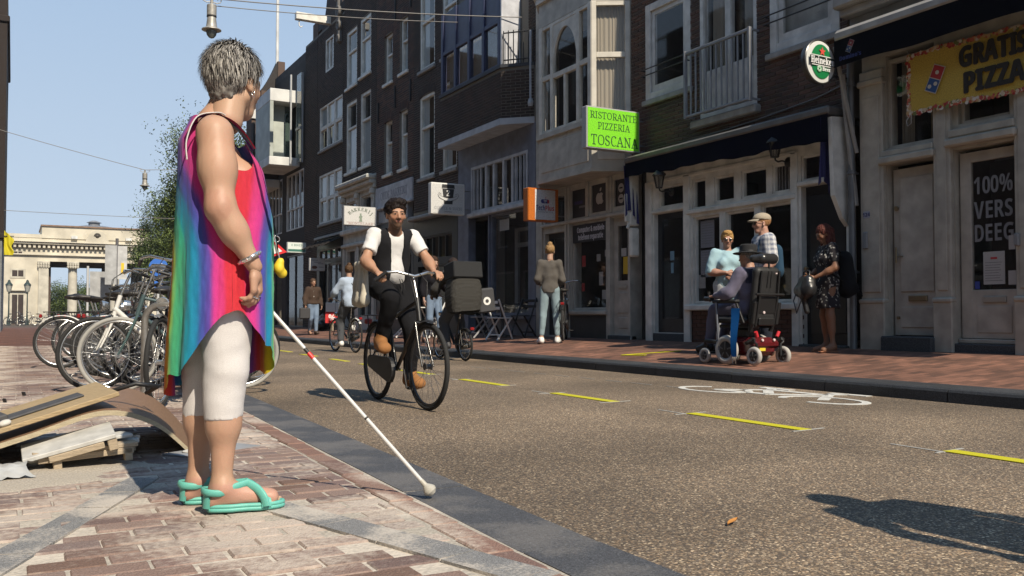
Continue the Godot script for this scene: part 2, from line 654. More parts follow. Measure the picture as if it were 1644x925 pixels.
func build_pavers(bed: Node3D)->void:
	var brick:=dusty(mat("paver",Color.WHITE,0.88,{"tex": "fine","scale": 3.0,"vc": true,"bump": 0.35}),0.42)
	var tones:=[lin(0.235,0.150,0.125),lin(0.27,0.175,0.15),lin(0.20,0.135,0.118),lin(0.30,0.20,0.165),lin(0.245,0.165,0.15),lin(0.32,0.225,0.19),lin(0.215,0.13,0.10),lin(0.26,0.19,0.17)]
	var meshes:=[]
	for k in 24:
		meshes.append(paver_mesh(0.203,0.0985,tones[k % 8],k))
	var spots:=[]
	var cuts:=[]
	var row:=0
	var z:=-1.2
	while z>-24.0:
		var x:=-4.9+(0.105 if row % 2 else 0.0)
		var lim:=1.188+kerb_bend(z)
		while x<lim-0.01:
			if x+0.21>lim:
				var w:=lim-x-0.008
				if w>0.03:
					cuts.append([x+0.003,w,z])
			else:
				spots.append(W(x+0.105,z-0.0525))
			x+=0.21
		z-=0.105
		row+=1
	var eye:=W(0,0)
	var shown:=[]
	for s in spots:
		if in_strip(s):
			continue
		# keep what the frame can show and a margin beside it
		var d: float=0.4837*s.x-0.8752*s.y
		var l: float=0.8752*s.x+0.4837*s.y
		if d<1.6 or l<-0.567*d-0.9 or l>0.4*d:
			continue
		shown.append(s)
	shown.sort_custom(func(p,q): return p.distance_squared_to(eye)<q.distance_squared_to(eye))
	# leave a patch where bricks are missing and sand shows
	var rest:=mb()
	var n:=0
	for s in shown:
		var k:=rng.randi() % 24
		var y:=0.048+rnd(-0.004,0.004)
		var at:=Transform3D(Basis.from_euler(V(0,rnd(-0.012,0.012),0)),V(s.x+rnd(-0.004,0.004),y,s.y+rnd(-0.003,0.003)))
		if n<300 and s.distance_to(W(-0.2,-4.7))>0.1:
			var in_frame: bool=0.8752*s.x+0.4837*s.y>-0.567*(0.4837*s.x-0.8752*s.y)-0.05 and 0.4837*s.x-0.8752*s.y>2.35
			if in_frame:
				put("brick",meshes[k],brick,bed,at)
				n+=1
				continue
		rest.col=tones[k % 8]
		var tb:=Transform3D(Basis.from_euler(V(rnd(-0.01,0.01),rnd(-0.012,0.012),0)),at.origin)
		rest.box(V(-0.1015,-0.04,-0.049),V(0.1015,0.0,0.049),0.006 if s.length()<9.0 else 0.0,tb)
	for q in cuts:
		if in_strip(W(q[0]+q[1]/2,q[2]-0.05)):
			continue
		rest.col=tones[rng.randi() % 8]
		rest.box(V(q[0],0.0,q[2]-0.1015),V(q[0]+q[1],0.047+rnd(-0.003,0.003),q[2]-0.0035),0.005)
	stuff(put("more_bricks",rest.done(),brick,bed))
	# the pale granite strips let into the bricks,slab by slab
	var gran:=dusty(mat("granite_strip",lin(0.36,0.36,0.36),0.85,{"tex": "granite","scale": 3.0,"bump": 0.15}),0.9)
	for s in STRIPS:
		var a: Vector2=s[0]
		var b: Vector2=s[1]
		var d:=(b-a).normalized()
		var nn: Vector2=W(-d.y,d.x)*s[2]/2.0
		var t:=0.0
		var l:=a.distance_to(b)
		while t<l:
			var e:=minf(t+0.30+rnd(-0.03,0.03),l)
			put("slab",strip_quad(a+d*t+nn,a+d*(e-0.006)+nn,a+d*(e-0.006)-nn,a+d*t-nn,0.052+rnd(-0.002,0.002),0.06),gran,bed)
			t=e
	# flat lid of a stop-cock with pale lettering plate,by the kerb
	var lid:=put("access_plate",strip_quad(W(0.66,-4.80),W(1.06,-5.02),W(1.16,-4.86),W(0.76,-4.64),0.057,0.03),mat("lid",lin(0.32,0.33,0.35),0.7),bed)
	var ringm:=mb()
	var pts:=PackedVector3Array()
	for i in 24:
		pts.append(V(0.86+0.10*cos(TAU*i/24)*0.92+0.03*sin(TAU*i/24),0.061,-4.80-0.055*sin(TAU*i/24)))
	ringm.tube(pts,0.011,6,true,0.4)
	put("raised_ring",ringm.done(),mat("lid_ring",lin(0.62,0.60,0.56),0.8),lid)
func build_left_kerb()->void:
	# soldier course of bricks,then the broad dark natural-stone kerb,stone by stone
	var kerb:=Node3D.new()
	kerb.name="kerb"
	add_child(kerb,true)
	kerb.set_meta("kind","structure")
	var stone:=dusty(mat("bluestone",lin(0.105,0.11,0.125),0.7,{"tex": "granite","scale": 1.6,"bump": 0.12}),0.9,"dust2")
	var z:=-0.3
	while z>-30.0:
		var l:=1.0+rnd(-0.06,0.06)
		var w:=0.012
		var m:=mb()
		var x0:=1.31+kerb_bend(z)
		var x1:=1.31+kerb_bend(z-l)
		m.prism(PV2([W(x0,-z),W(x0+0.27,-z),W(x1+0.27,-(z-l+0.008)),W(x1,-(z-l+0.008))]),-0.1,0.046+rnd(-0.0015,0.0015),Transform3D(Basis(Vector3.RIGHT,Vector3.FORWARD,Vector3.UP),Vector3.ZERO))
		put("kerb_stone",m.done(),stone,kerb)
		z-=l
	var brick:=dusty(mat("soldier_brick",Color.WHITE,0.88,{"tex": "fine","scale": 3.0,"vc": true,"bump": 0.35}),0.42)
	var tones:=[lin(0.27,0.155,0.12),lin(0.30,0.175,0.135),lin(0.23,0.14,0.115),lin(0.32,0.20,0.16)]
	var ms:=[]
	for k in 8:
		ms.append(paver_mesh(0.100,0.204,tones[k % 4],50+k))
	z=-1.3
	var n:=0
	while z>-26.0:
		put("brick",ms[rng.randi() % 8],brick,kerb,Transform3D(Basis.from_euler(V(0,rnd(-0.02,0.02),0)),V(1.245+kerb_bend(z)+rnd(-0.004,0.004),0.051+rnd(-0.004,0.004),z-0.105)))
		z-=0.21
		n+=1
func kerb_bend(z: float)->float:
	return 0.04*clampf(-z-2.0,0.0,9.0)
func build_right_kerb()->void:
	var kerb:=Node3D.new()
	kerb.name="kerb"
	add_child(kerb,true)
	kerb.name="kerb_001"
	kerb.set_meta("kind","structure")
	var stone:=mat("kerbstone",lin(0.10,0.105,0.115),0.65,{"tex": "granite","scale": 1.2,"bump": 0.15,"detail": "macro","detail_scale": 0.4})
	var z:=3.0
	while z>-58.0:
		var l:=1.32+rnd(-0.05,0.05)
		var m:=mb()
		var y:=0.125+rnd(-0.004,0.004)
		var P:=PV2([W(7.02,-0.2),W(7.035,y-0.035),W(7.045,y-0.014),W(7.062,y-0.004),W(7.085,y),W(7.345,y+0.008),W(7.345,-0.2)])
		m.prism(P,z-l+0.010,z)
		put("kerb_stone",m.done(),stone,kerb)
		z-=l
func flat_mark(called: String,quads: Array,m: Material,y: float,th:=0.004,parent: Node=null)->MeshInstance3D:
	var b:=mb()
	for q in quads:
		var pts:=PackedVector2Array()
		for p in q:
			pts.append(W(p.x,-p.y))
		b.prism(pts,y-th,y,Transform3D(Basis(Vector3.RIGHT,Vector3.FORWARD,Vector3.UP),Vector3.ZERO))
	return put(called,b.done(),m,parent)
func bar2(a: Vector2,b: Vector2,w: float)->Array:
	var n:=(b-a).normalized().orthogonal()*w/2
	return [a+n,b+n,b-n,a-n]
func build_markings()->void:
	var yel:=mat("yellow_tape",lin(0.72,0.66,0.02),0.6,{"tex": "fine","scale": 6.0,"bump": 0.1})
	var chalk:=mat("chalk",lin(0.46,0.45,0.42),0.95,{"tex": "fine","scale": 9.0})
	var white:=mat("road_paint",lin(0.66,0.65,0.61),0.8,{"tex": "grime","scale": 5.0})
	var set_:=Node3D.new()
	set_.name="road_markings"
	add_child(set_,true)
	set_.set_meta("kind","structure")
	var dashes:=[[-2.05,-3.20],[-4.23,-5.38],[-6.41,-7.43],[-8.47,-9.56],[-10.54,-11.6],[-12.5,-13.45],[-14.3,-15.2],[-16.4,-17.4],[-18.6,-19.7],[-21.0,-22.1],[-23.4,-24.5]]
	for d in dashes:
		var x: float=4.49+0.0016*d[0]*d[0]
		flat_mark("yellow_dash",[bar2(W(x,d[0]),W(x+0.01,d[1]),0.105)],yel,0.006,0.005,set_)
		if d[0]>-11:
			for e in d:
				flat_mark("chalk_tick",[bar2(W(x-0.12+rnd(-0.08,0.03),e+0.015),W(x+0.16+rnd(-0.03,0.03),e-0.02),0.018)],chalk,0.0045,0.003,set_)
			flat_mark("chalk_tick",[bar2(W(x-0.05,d[1]+0.02),W(x-0.035,d[1]-0.34),0.02)],chalk,0.0035,0.003,set_)
	# cycle symbol: two wheels,frame,handlebar,seen lying on the road near the far kerb
	var q:=[]
	var wheel:=func(cx: float,cz: float,r: float,a0: float,a1: float)->void:
		var n:=18
		for i in n:
			var t0:=lerpf(a0,a1,float(i)/n)
			var t1:=lerpf(a0,a1,float(i+1)/n)
			q.append([W(cx+cos(t0)*r*0.62,cz+sin(t0)*r),W(cx+cos(t1)*r*0.62,cz+sin(t1)*r),W(cx+cos(t1)*(r-0.085)*0.6,cz+sin(t1)*(r-0.085)),W(cx+cos(t0)*(r-0.085)*0.6,cz+sin(t0)*(r-0.085))])
	wheel.call(6.22,-7.02,0.46,0.3,5.6)
	wheel.call(6.26,-5.66,0.46,-2.2,3.0)
	for s in [[6.22,-7.02,6.66,-6.70],[6.66,-6.70,6.68,-6.0],[6.66,-6.73,6.28,-6.33],[6.28,-6.33,6.68,-5.98],[6.28,-6.33,6.22,-7.0],[6.26,-5.66,6.74,-6.02],[6.74,-6.02,6.90,-5.94],[6.88,-6.14,6.93,-5.72],[6.66,-6.70,6.80,-6.80],[6.82,-6.98,6.82,-6.56]]:
		q.append(bar2(W(s[0],s[1]),W(s[2],s[3]),0.10))
	flat_mark("cycle_symbol",q,white,0.005,0.004,set_)
	var y0:=ground_y(8.1)
	for s in [[W(8.62,-10.45),W(7.86,-10.86)],[W(7.84,-10.86),W(7.98,-10.46)]]:
		var o:=flat_mark("yellow_arrow",[bar2(s[0]-W(8.1,0),s[1]-W(8.1,0),0.07)],yel,0.007,0.004,set_)
		o.transform=Transform3D(Basis(Vector3.FORWARD,-0.0)*Basis(V(0,0,1),atan(0.0776)),V(8.1,y0,0))
	for i in 9:
		var z:=-7.3-i*0.52
		flat_mark("worn_line",[bar2(W(6.06-i*0.02,z),W(6.05-i*0.02,z-rnd(0.25,0.48)),0.016)],chalk,0.004,0.003,set_)
	# fallen leaf on the road
	var lf:=mb(lin(0.55,0.22,0.04))
	var leaf:=func(u: float,v: float)->Vector3:
		var w:=sin(u*PI)*0.024
		return V((u-0.5)*0.085,0.006+0.012*absf(v-0.5)+0.008*u,(v-0.5)*w)
	lf.sheet(leaf,8,4)
	var o2:=put("leaf",lf.done(),mat("dry_leaf",lin(0.55,0.24,0.05),0.7,{"tex": "fine","scale": 20.0}),null,Transform3D(Basis(Vector3.UP,0.4),V(2.25,0.0,-2.45)))
	tag(o2,"small dry orange leaf lying alone on the asphalt road","leaf")
# ================================================================ buildings
# facade frame: z along the street,y up,d=depth into the house behind the facade plane (negative d sticks out over the pavement)
func fb(m: MB,z0: float,z1: float,y0: float,y1: float,d0: float,d1: float,bev:=0.0)->void:
	m.box(V(FX+d0,y0,minf(z0,z1)),V(FX+d1,y1,maxf(z0,z1)),bev)
func fbox(z0: float,z1: float,y0: float,y1: float,d0: float,d1: float,bev:=0.0)->ArrayMesh:
	var m:=mb()
	fb(m,z0,z1,y0,y1,d0,d1,bev)
	return m.done()
# wall with rectangular holes [z0,z1,y0,y1]; returns the solid between them as one mesh
func holed(z0: float,z1: float,y0: float,y1: float,d0: float,d1: float,holes: Array)->ArrayMesh:
	var zs:=[z0,z1]
	var ys:=[y0,y1]
	for h in holes:
		for q in [h[0],h[1]]:
			if q>z0 and q<z1:
				zs.append(q)
		for q in [h[2],h[3]]:
			if q>y0 and q<y1:
				ys.append(q)
	zs.sort()
	ys.sort()
	var m:=mb()
	var solid:=func(a: float,b: float)->bool:
		for h in holes:
			if a>h[0] and a<h[1] and b>h[2] and b<h[3]:
				return false
		return true
	for j in ys.size()-1:
		if ys[j+1]-ys[j]<0.001:
			continue
		var i:=0
		while i<zs.size()-1:
			if zs[i+1]-zs[i]<0.001 or not solid.call((zs[i]+zs[i+1])/2,(ys[j]+ys[j+1])/2):
				i+=1
				continue
			var k:=i
			while k+1<zs.size()-1 and solid.call((zs[k+1]+zs[k+2])/2,(ys[j]+ys[j+1])/2):
				k+=1
			fb(m,zs[i],zs[k+1],ys[j],ys[j+1],d0,d1)
			i=k+1
	return m.done()
# bricks laid in running bond over a plane; o=lower corner,u along,n outwards; holes in (along,up) metres
func lay_bricks(parent: Node,o: Vector3,u: Vector3,n: Vector3,w: float,h: float,holes: Array,tones: Array,m: Material,singles: int,eye:=V(0,0.74,0))->void:
	var L:=0.212
	var H:=0.0545
	var pu:=0.222
	var ph:=0.0655
	var up:=Vector3.UP
	var rest:=mb()
	var one:=[]
	var rows:=int(h/ph)
	for r in rows:
		var y:=r*ph
		var cuts:=[]
		for q in holes:
			if minf(q[3],y+H)-maxf(q[2],y)>H*0.45:
				cuts.append(q)
		var x:=-(pu/2 if r % 2 else 0.0)
		while x<w:
			var a:=maxf(x,0.0)
			var b:=minf(x+L,w)
			x+=pu
			var segs:=[[a,b]]
			for q in cuts:
				var nx:=[]
				for s in segs:
					if q[1]<=s[0] or q[0]>=s[1]:
						nx.append(s)
					else:
						if q[0]>s[0]:
							nx.append([s[0],q[0]])
						if q[1]<s[1]:
							nx.append([q[1],s[1]])
				segs=nx
			for s in segs:
				if s[1]-s[0]>0.02:
					one.append([s[0],s[1],y])
	if singles>0:
		one.sort_custom(func(p,q): return (o+u*p[0]+up*p[2]).distance_squared_to(eye)<(o+u*q[0]+up*q[2]).distance_squared_to(eye))
	var shared:={}
	var cnt:=0
	for s in one:
		var tone: Color=tones[rng.randi() % tones.size()]
		var out:=0.010+rnd(-0.0025,0.0025)
		var l: float=s[1]-s[0]
		if cnt<singles and absf(l-L)<0.001:
			var key:=rng.randi() % 12
			if not shared.has(key):
				var bm:=mb(tones[key % tones.size()])
				face_brick(bm,Vector3.ZERO,u,up,n,L,H,0.010+0.002*(key % 3))
				shared[key]=bm.done()
			put("brick",shared[key],m,parent,Transform3D(Basis(),o+u*s[0]+up*s[2]))
			cnt+=1
		else:
			rest.col=tone
			face_brick(rest,o+u*s[0]+up*s[2],u,up,n,l,H,out)
	var r2:=put("brickwork",rest.done(),m,parent)
	stuff(r2)
func face_brick(m: MB,o: Vector3,u: Vector3,up: Vector3,n: Vector3,l: float,h: float,out: float)->void:
	var a:=o-n*0.006
	var f:=n*(out+0.006)
	var c:=[a,a+u*l,a+u*l+up*h,a+up*h]
	var e:=0.004
	var t:=[c[0]+f+u*e+up*e,c[1]+f-u*e+up*e,c[2]+f-u*e-up*e,c[3]+f+u*e-up*e]
	m.poly_out([t[0],t[1],t[2],t[3]],n)
	m.poly_out([c[0],c[1],t[1],t[0]],-up)
	m.poly_out([c[3],c[2],t[2],t[3]],up)
	m.poly_out([c[0],c[3],t[3],t[0]],-u)
	m.poly_out([c[1],c[2],t[2],t[1]],u)
var glass_m: StandardMaterial3D
var dark_m: StandardMaterial3D
var curtain_m: StandardMaterial3D
# a sash window: frame with its rails,the panes,a sill and,behind,a curtain
func window(parent: Node,z0: float,z1: float,y0: float,y1: float,fm: Material,o:={})->Node3D:
	var d: float=o.get("d",0.07)   # how far the frame sits behind the wall face
	var t: float=o.get("t",0.07)
	var dep: float=o.get("dep",0.10)
	var m:=mb()
	fb(m,z0,z0+t,y0,y1,d,d+dep,0.006)
	fb(m,z1-t,z1,y0,y1,d,d+dep,0.006)
	fb(m,z0+t,z1-t,y1-t,y1,d+0.002,d+dep,0.006)
	fb(m,z0+t,z1-t,y0,y0+t,d+0.002,d+dep,0.006)
	var w:=put(o.get("name","window"),m.done(),fm,parent)
	var cols: Array=o.get("cols",[])    # fractions across
	var rails: Array=o.get("rails",[])  # fractions up
	var cz:=[z0+t]
	for f in cols:
		cz.append(lerpf(z0+t,z1-t,f))
	cz.append(z1-t)
	var ry:=[y0+t]
	for f in rails:
		ry.append(lerpf(y0+t,y1-t,f))
	ry.append(y1-t)
	var bw: float=o.get("bw",0.045)
	var gm: Material=o.get("glass",glass_m)
	for i in range(1,cz.size()-1):
		put("mullion",fbox(cz[i]-bw/2,cz[i]+bw/2,y0+t,y1-t,d+0.006,d+dep-0.01,0.004),fm,w)
	for i in range(1,ry.size()-1):
		put("rail",fbox(z0+t,z1-t,ry[i]-bw/2,ry[i]+bw/2,d+0.012,d+dep-0.015,0.004),fm,w)
	if o.get("panes",true):
		for j in ry.size()-1:
			var off: float=0.03 if j==0 and ry.size()>2 else 0.015
			for i in cz.size()-1:
				var pm:=mb()
				var tilt:=rnd(-0.004,0.004)
				var x0:=FX+d+0.035+off
				pm.poly_out([V(x0+tilt,ry[j],cz[i]),V(x0-tilt,ry[j],cz[i+1]),V(x0-tilt+rnd(-0.003,0.003),ry[j+1],cz[i+1]),V(x0+tilt,ry[j+1],cz[i])],Vector3.LEFT)
				put("pane",pm.done(),gm,w)
	if o.has("sill"):
		put("sill",fbox(z0-0.06,z1+0.06,y0-0.09,y0+0.004,-0.07,d+0.05,0.012),o["sill"],w)
	if o.has("curtain"):
		var f: float=o["curtain"]
		var cm:=mb()
		for side in [[z0+t,lerpf(z0+t,z1-t,f)],[lerpf(z1-t,z0+t,f),z1-t]]:
			var fn:=func(u: float,v: float)->Vector3:
				return V(FX+d+0.20+0.025*sin(u*26.0+v)+0.01*sin(u*61.0),lerpf(y0,y1,v),lerpf(side[0],side[1],u))
			cm.sheet(fn,40,3)
		put("curtain",cm.done(),curtain_m,w)
	if o.has("net_sky"):
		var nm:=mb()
		var lo:=lerpf(y0+t,y1-t,o["net_sky"][0])
		var hi:=lerpf(y0+t,y1-t,o["net_sky"][1])
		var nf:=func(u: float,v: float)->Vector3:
			return V(FX+d+0.085+0.006*sin(u*45.0+1.5*sin(u*7.0)),lerpf(lo,hi,v),lerpf(z0+t,z1-t,lerpf(o["net_sky"][2],o["net_sky"][3],u)))
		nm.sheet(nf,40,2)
		put("net_curtain",nm.done(),mat("net_curtain",lin(0.52,0.56,0.55),0.9,{"tex": "weave","scale": 4.0}),w)  # real nets on some houses; elsewhere sky reflection painted as pale cloth
	if o.has("blind"):
		put("blind",fbox(z0+t,z1-t,lerpf(y1,y0,o["blind"]),y1-t,d+0.16,d+0.17),mat("blind",lin(0.45,0.44,0.40),0.8),w)
	return w
func house(called: String,label: String)->Node3D:
	return thing(called,label,"building",Vector3.ZERO,0.0,"")
# rooms behind the glass and the mass of the house behind them
func carcass(parent: Node,z0: float,z1: float,top: float,base:=0.0,storeys:=[3.4,6.6,9.8])->void:
	var m:=mb()
	fb(m,z0,z1,base,top-0.3,3.0,9.0)
	fb(m,z0+0.001,z0+0.08,base,top-0.3,0.27,3.0)
	fb(m,z1-0.08,z1-0.001,base,top-0.3,0.27,3.0)
	for s in storeys:
		if s<top-0.5:
			fb(m,z0+0.08,z1-0.08,s-0.1,s+0.1,0.27,3.0)
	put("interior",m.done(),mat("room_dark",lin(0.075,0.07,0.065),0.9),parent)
	put("roof",fbox(z0,z1,top-0.3,top,0.0,9.0),mat("roofing",lin(0.06,0.055,0.055),0.9),parent)
func build_houses()->void:
	glass_m=glass("glass",0.10)
	curtain_m=mat("curtain",lin(0.42,0.37,0.29),0.9,{"tex": "weave","scale": 4.0,"back": Color(0.3,0.28,0.22)})
	var bs:=lin(1,1,1)
	var brick_m:=mat("house_brick",bs,0.85,{"tex": "fine","scale": 2.0,"vc": true,"bump": 0.25,"detail": "macro","detail_scale": 0.3})
	var mortar:=mat("mortar",lin(0.23,0.21,0.18),0.95,{"tex": "fine","scale": 3.0})
	var dark_t:=[lin(0.072,0.046,0.036),lin(0.088,0.054,0.042),lin(0.058,0.040,0.034),lin(0.105,0.062,0.047),lin(0.076,0.052,0.042)]
	var red_t:=[lin(0.135,0.070,0.052),lin(0.16,0.080,0.058),lin(0.105,0.060,0.048),lin(0.19,0.095,0.066),lin(0.095,0.060,0.050)]
	var white:=paint("white_paint",lin(0.79,0.77,0.70))
	var cream:=paint("cream_paint",lin(0.64,0.60,0.52))
	var greyw:=paint("grey_white_paint",lin(0.64,0.63,0.60))
	var stone:=mat("sill_stone",lin(0.34,0.33,0.31),0.8,{"tex": "grime","scale": 1.5,"bump": 0.15})
	pizza_house(cream,white)
	bar_house(brick_m,mortar,red_t,white,greyw,stone)
	repair_house(brick_m,mortar,red_t,cream)
	blue_house(brick_m,mortar,dark_t,white)
	dark_house(brick_m,mortar,dark_t,white,stone)
	arched_house(brick_m,mortar,red_t,white,stone)
	bakery_house(brick_m,mortar,dark_t,white,stone)
	gable_house(brick_m,mortar,dark_t,white,stone)
	modern_house(brick_m,mortar,dark_t)
# ---- pale painted shopfront with the yellow banner
func pizza_house(cream: Material,white: Material)->void:
	var h:=house("shop_house","beige painted shopfront with two doors, a grey awning box and a yellow banner across it")
	var beige:=paint("beige_paint",lin(0.45,0.41,0.34),0.55)
	var beige2:=paint("beige_door",lin(0.46,0.42,0.355),0.5)
	var plinth:=mat("plinth_stone",lin(0.09,0.095,0.10),0.75,{"tex": "granite","scale": 1.0})
	# wall pieces between the openings
	put("wall",holed(-8.16,-2.6,0.2,4.75,0.02,0.24,[[-7.79,-7.09,0.2,2.68],[-7.79,-7.09,2.9,4.1],[-6.84,-6.08,0.2,2.72],[-6.78,-6.14,3.02,3.55],[-5.5,-3.4,0.8,2.7],[-5.5,-3.4,2.95,3.9]]),beige,h)
	put("upper_wall",holed(-8.34,-2.6,5.0,9.2,0.02,0.24,[[-7.6,-6.5,5.6,7.6],[-5.6,-4.5,5.6,7.6]]),beige,h)
	for z in [-7.6,-5.6]:
		window(h,z,z+1.1,5.6,7.6,white,{"rails": [0.6],"curtain": 0.25})
	# pilasters with moulded bases and capitals
	for p in [[-8.16,-7.80],[-7.08,-6.85],[-6.07,-5.62]]:
		var m:=mb()
		fb(m,p[0],p[1],0.95,3.95,-0.045,0.03,0.012)
		fb(m,p[0]-0.012,p[1]+0.012,0.25,0.92,-0.07,0.03,0.012)
		fb(m,p[0]-0.02,p[1]+0.02,0.90,0.965,-0.085,0.03,0.018)
		fb(m,p[0]-0.02,p[1]+0.02,3.75,3.83,-0.075,0.03,0.015)
		fb(m,p[0]+0.05,p[1]-0.05,1.05,3.6,-0.058,-0.04,0.008)
		put("pilaster",m.done(),beige,h)
	# left door
	var dr:=mb()
	fb(dr,-7.76,-7.12,0.5,2.62,0.10,0.15,0.004)
	fb(dr,-7.66,-7.18,1.05,2.50,0.085,0.10,0.012)
	fb(dr,-7.66,-7.18,0.60,0.86,0.088,0.10,0.01)
	var d1:=put("door",dr.done(),beige2,h)
	var brass:=mat("dull_brass",lin(0.30,0.24,0.15),0.4,{"metal": 0.8,"tex": ""})
	put("letter_slot",fbox(-7.54,-7.28,0.93,1.0,0.07,0.10,0.006),brass,d1)
	var hd:=mb()
	hd.rod(V(FX+0.06,1.42,-7.70),V(FX+0.06,1.62,-7.70),0.012,8)
	hd.rod(V(FX+0.06,1.50,-7.70),V(FX+0.06,1.50,-7.60),0.009,6)
	hd.lathe([[0.0,-0.02],[0.03,-0.02],[0.03,0.01],[0.0,0.012]],12,Transform3D(Basis(Vector3.BACK,PI/2),V(FX+0.085,2.12,-7.71)))
	hd.lathe([[0.0,-0.02],[0.02,-0.02],[0.02,0.01],[0.0,0.012]],12,Transform3D(Basis(Vector3.BACK,PI/2),V(FX+0.085,0.72,-7.70)))
	put("handle",hd.done(),brass,d1)
	put("step",fbox(-7.80,-7.07,0.20,0.49,-0.14,0.16,0.015),plinth,h)
	put("lintel",fbox(-7.85,-7.05,2.68,2.78,-0.10,0.06,0.02),beige,h)
	put("lintel",fbox(-7.82,-7.08,2.78,2.86,-0.06,0.06,0.012),beige,h)
	window(h,-7.79,-7.09,2.88,4.05,beige2,{"t": 0.05,"d": 0.06,"curtain": 0.3})
	# right,glazed door
	var d2m:=mb()
	fb(d2m,-6.82,-6.68,0.48,2.68,0.09,0.14,0.004)
	fb(d2m,-6.22+0.08,-6.10,0.48,2.68,0.09,0.14,0.004)
	fb(d2m,-6.68,-6.14,2.56,2.68,0.09,0.14,0.004)
	fb(d2m,-6.68,-6.14,0.48,1.05,0.09,0.14,0.004)
	fb(d2m,-6.62,-6.20,0.55,0.86,0.082,0.09,0.006)
	var d2:=put("door",d2m.done(),beige2,h)
	put("pane",fbox(-6.68,-6.14,1.05,2.56,0.115,0.121),glass(),d2)
	put("letter_slot",fbox(-6.54,-6.26,0.90,0.97,0.07,0.092,0.006),mat("pale_metal",lin(0.40,0.38,0.34),0.4,{"metal": 0.6,"tex": ""}),d2)
	put("threshold",fbox(-6.86,-6.06,0.20,0.42,-0.03,0.2,0.012),plinth,h)
	put("kickboard",fbox(-6.84,-6.08,0.42,0.475,0.04,0.16,0.01),beige,h)
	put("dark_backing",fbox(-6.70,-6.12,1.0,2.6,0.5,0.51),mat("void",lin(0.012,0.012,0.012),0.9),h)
	var grey_letters:=mat("frosted_lettering",lin(0.19,0.19,0.195),0.7,{"tex": ""})
	var side:=Basis(Vector3.UP,-PI/2)  # faces -X,reads along +Z
	var ys:=[2.27,1.98,1.71]
	var ws:=["100%","VERS","DEEG"]
	for i in 3:
		text("lettering",ws[i],0.20,grey_letters,d2,Transform3D(side,V(FX+0.112,ys[i],-6.42)),"Droid Sans",700,0.47,1.0)
	# notices behind the glass
	var paper:=mat("paper",lin(0.55,0.53,0.50),0.8,{"tex": "fine","scale": 3.0})
	var ink:=mat("ink",lin(0.10,0.10,0.11),0.8,{"tex": ""})
	var redp:=mat("red_print",lin(0.40,0.03,0.03),0.7,{"tex": ""})
	var n1:=put("menu_sheet",fbox(-6.55,-6.29,1.11,1.49,0.108,0.112),paper,d2)
	put("printed_line",fbox(-6.46,-6.38,1.40,1.425,0.1065,0.1078),redp,n1)
	for i in 8:
		put("printed_line",fbox(-6.53,-6.53+0.12+0.11*rng.randf(),1.36-i*0.03,1.365-i*0.03,0.1065,0.1078),ink,n1)
	put("notice",fbox(-6.24,-6.165,1.50,1.66,0.108,0.112),paper,d2)
	put("notice",fbox(-6.25,-6.16,1.10,1.26,0.108,0.112),paper,d2)
	put("sticker",fbox(-6.66,-6.60,1.06,1.15,0.108,0.112),mat("blue_print",lin(0.03,0.05,0.25),0.7,{"tex": ""}),d2)
	put("lintel",fbox(-6.9,-6.02,2.75,2.85,-0.11,0.06,0.022),beige,h)
	put("lintel",fbox(-6.86,-6.05,2.86,2.96,-0.07,0.06,0.015),beige,h)
	window(h,-6.78,-6.14,3.02,3.55,beige2,{"t": 0.045,"d": 0.07})
	window(h,-5.5,-3.4,0.8,2.7,beige2,{"t": 0.07,"d": 0.08,"cols": [0.5]})
	window(h,-5.5,-3.4,2.95,3.9,beige2,{"t": 0.06,"d": 0.08,"cols": [0.33,0.66]})
	# house number,bell
	put("number_plate",fbox(-8.10,-8.00,2.02,2.11,-0.062,-0.045,0.004),mat("enamel",lin(0.30,0.31,0.36),0.3,{"tex": ""}),h)
	text("number","124",0.05,mat("enamel_blue",lin(0.05,0.06,0.16),0.4,{"tex": ""}),h,Transform3D(side,V(FX-0.064,2.065,-8.05)),"Droid Sans",700)
	put("door_bell",fbox(-8.11,-8.03,1.62,1.84,-0.085,-0.045,0.012),mat("bell_grey",lin(0.20,0.20,0.20),0.4,{"tex": ""}),h)
	put("key_safe",fbox(-6.06,-6.0,1.52,1.66,-0.1,-0.045,0.012),mat("bell_grey"),h)
	# cornice,awning box and folded-back cloth
	var cas:=paint("awning_box",lin(0.36,0.34,0.31),0.5)
	var m2:=mb()
	fb(m2,-8.38,-2.6,4.82,5.0,-0.30,0.2,0.03)
	fb(m2,-8.34,-2.6,4.72,4.83,-0.20,0.2,0.02)
	put("cornice",m2.done(),cas,h)
	put("fascia",fbox(-8.30,-2.6,4.50,4.72,-0.05,0.2,0.01),paint("fascia_grey",lin(0.24,0.235,0.22)),h)
	var aw:=put("awning_box",fbox(-8.22,-2.6,4.30,4.47,-0.48,-0.02,0.05),cas,h)
	var cloth:=mat("black_cloth",lin(0.006,0.006,0.009),0.95,{"spec": 0.15,"tex": "weave","scale": 6.0})
	var vm:=mb()
	var vf:=func(u: float,v: float)->Vector3:
		return V(FX-0.46+0.012*sin(u*40.0)*(1-v),lerpf(3.98,4.33,v)+0.012*sin(u*21.0)*(1-v),lerpf(-8.2,-2.6,u))
	vm.sheet(vf,80,5)
	put("valance",vm.done(),cloth,aw)
	put("awning_cloth",fbox(-8.2,-2.6,4.20,4.31,-0.44,-0.05),cloth,aw)
	# printed badge on the valance: red and blue domino with lettering
	var bdg:=Basis(Vector3.UP,-PI/2)
	domino(aw,Transform3D(bdg*Basis(Vector3.BACK,deg_to_rad(-28)),V(FX-0.478,4.20,-7.93)),0.16,0.5)
	text("lettering","Domino's",0.055,mat("valance_blue",lin(0.02,0.03,0.13),0.8,{"tex": ""}),aw,Transform3D(bdg,V(FX-0.476,4.07,-7.93)),"Droid Sans",700)
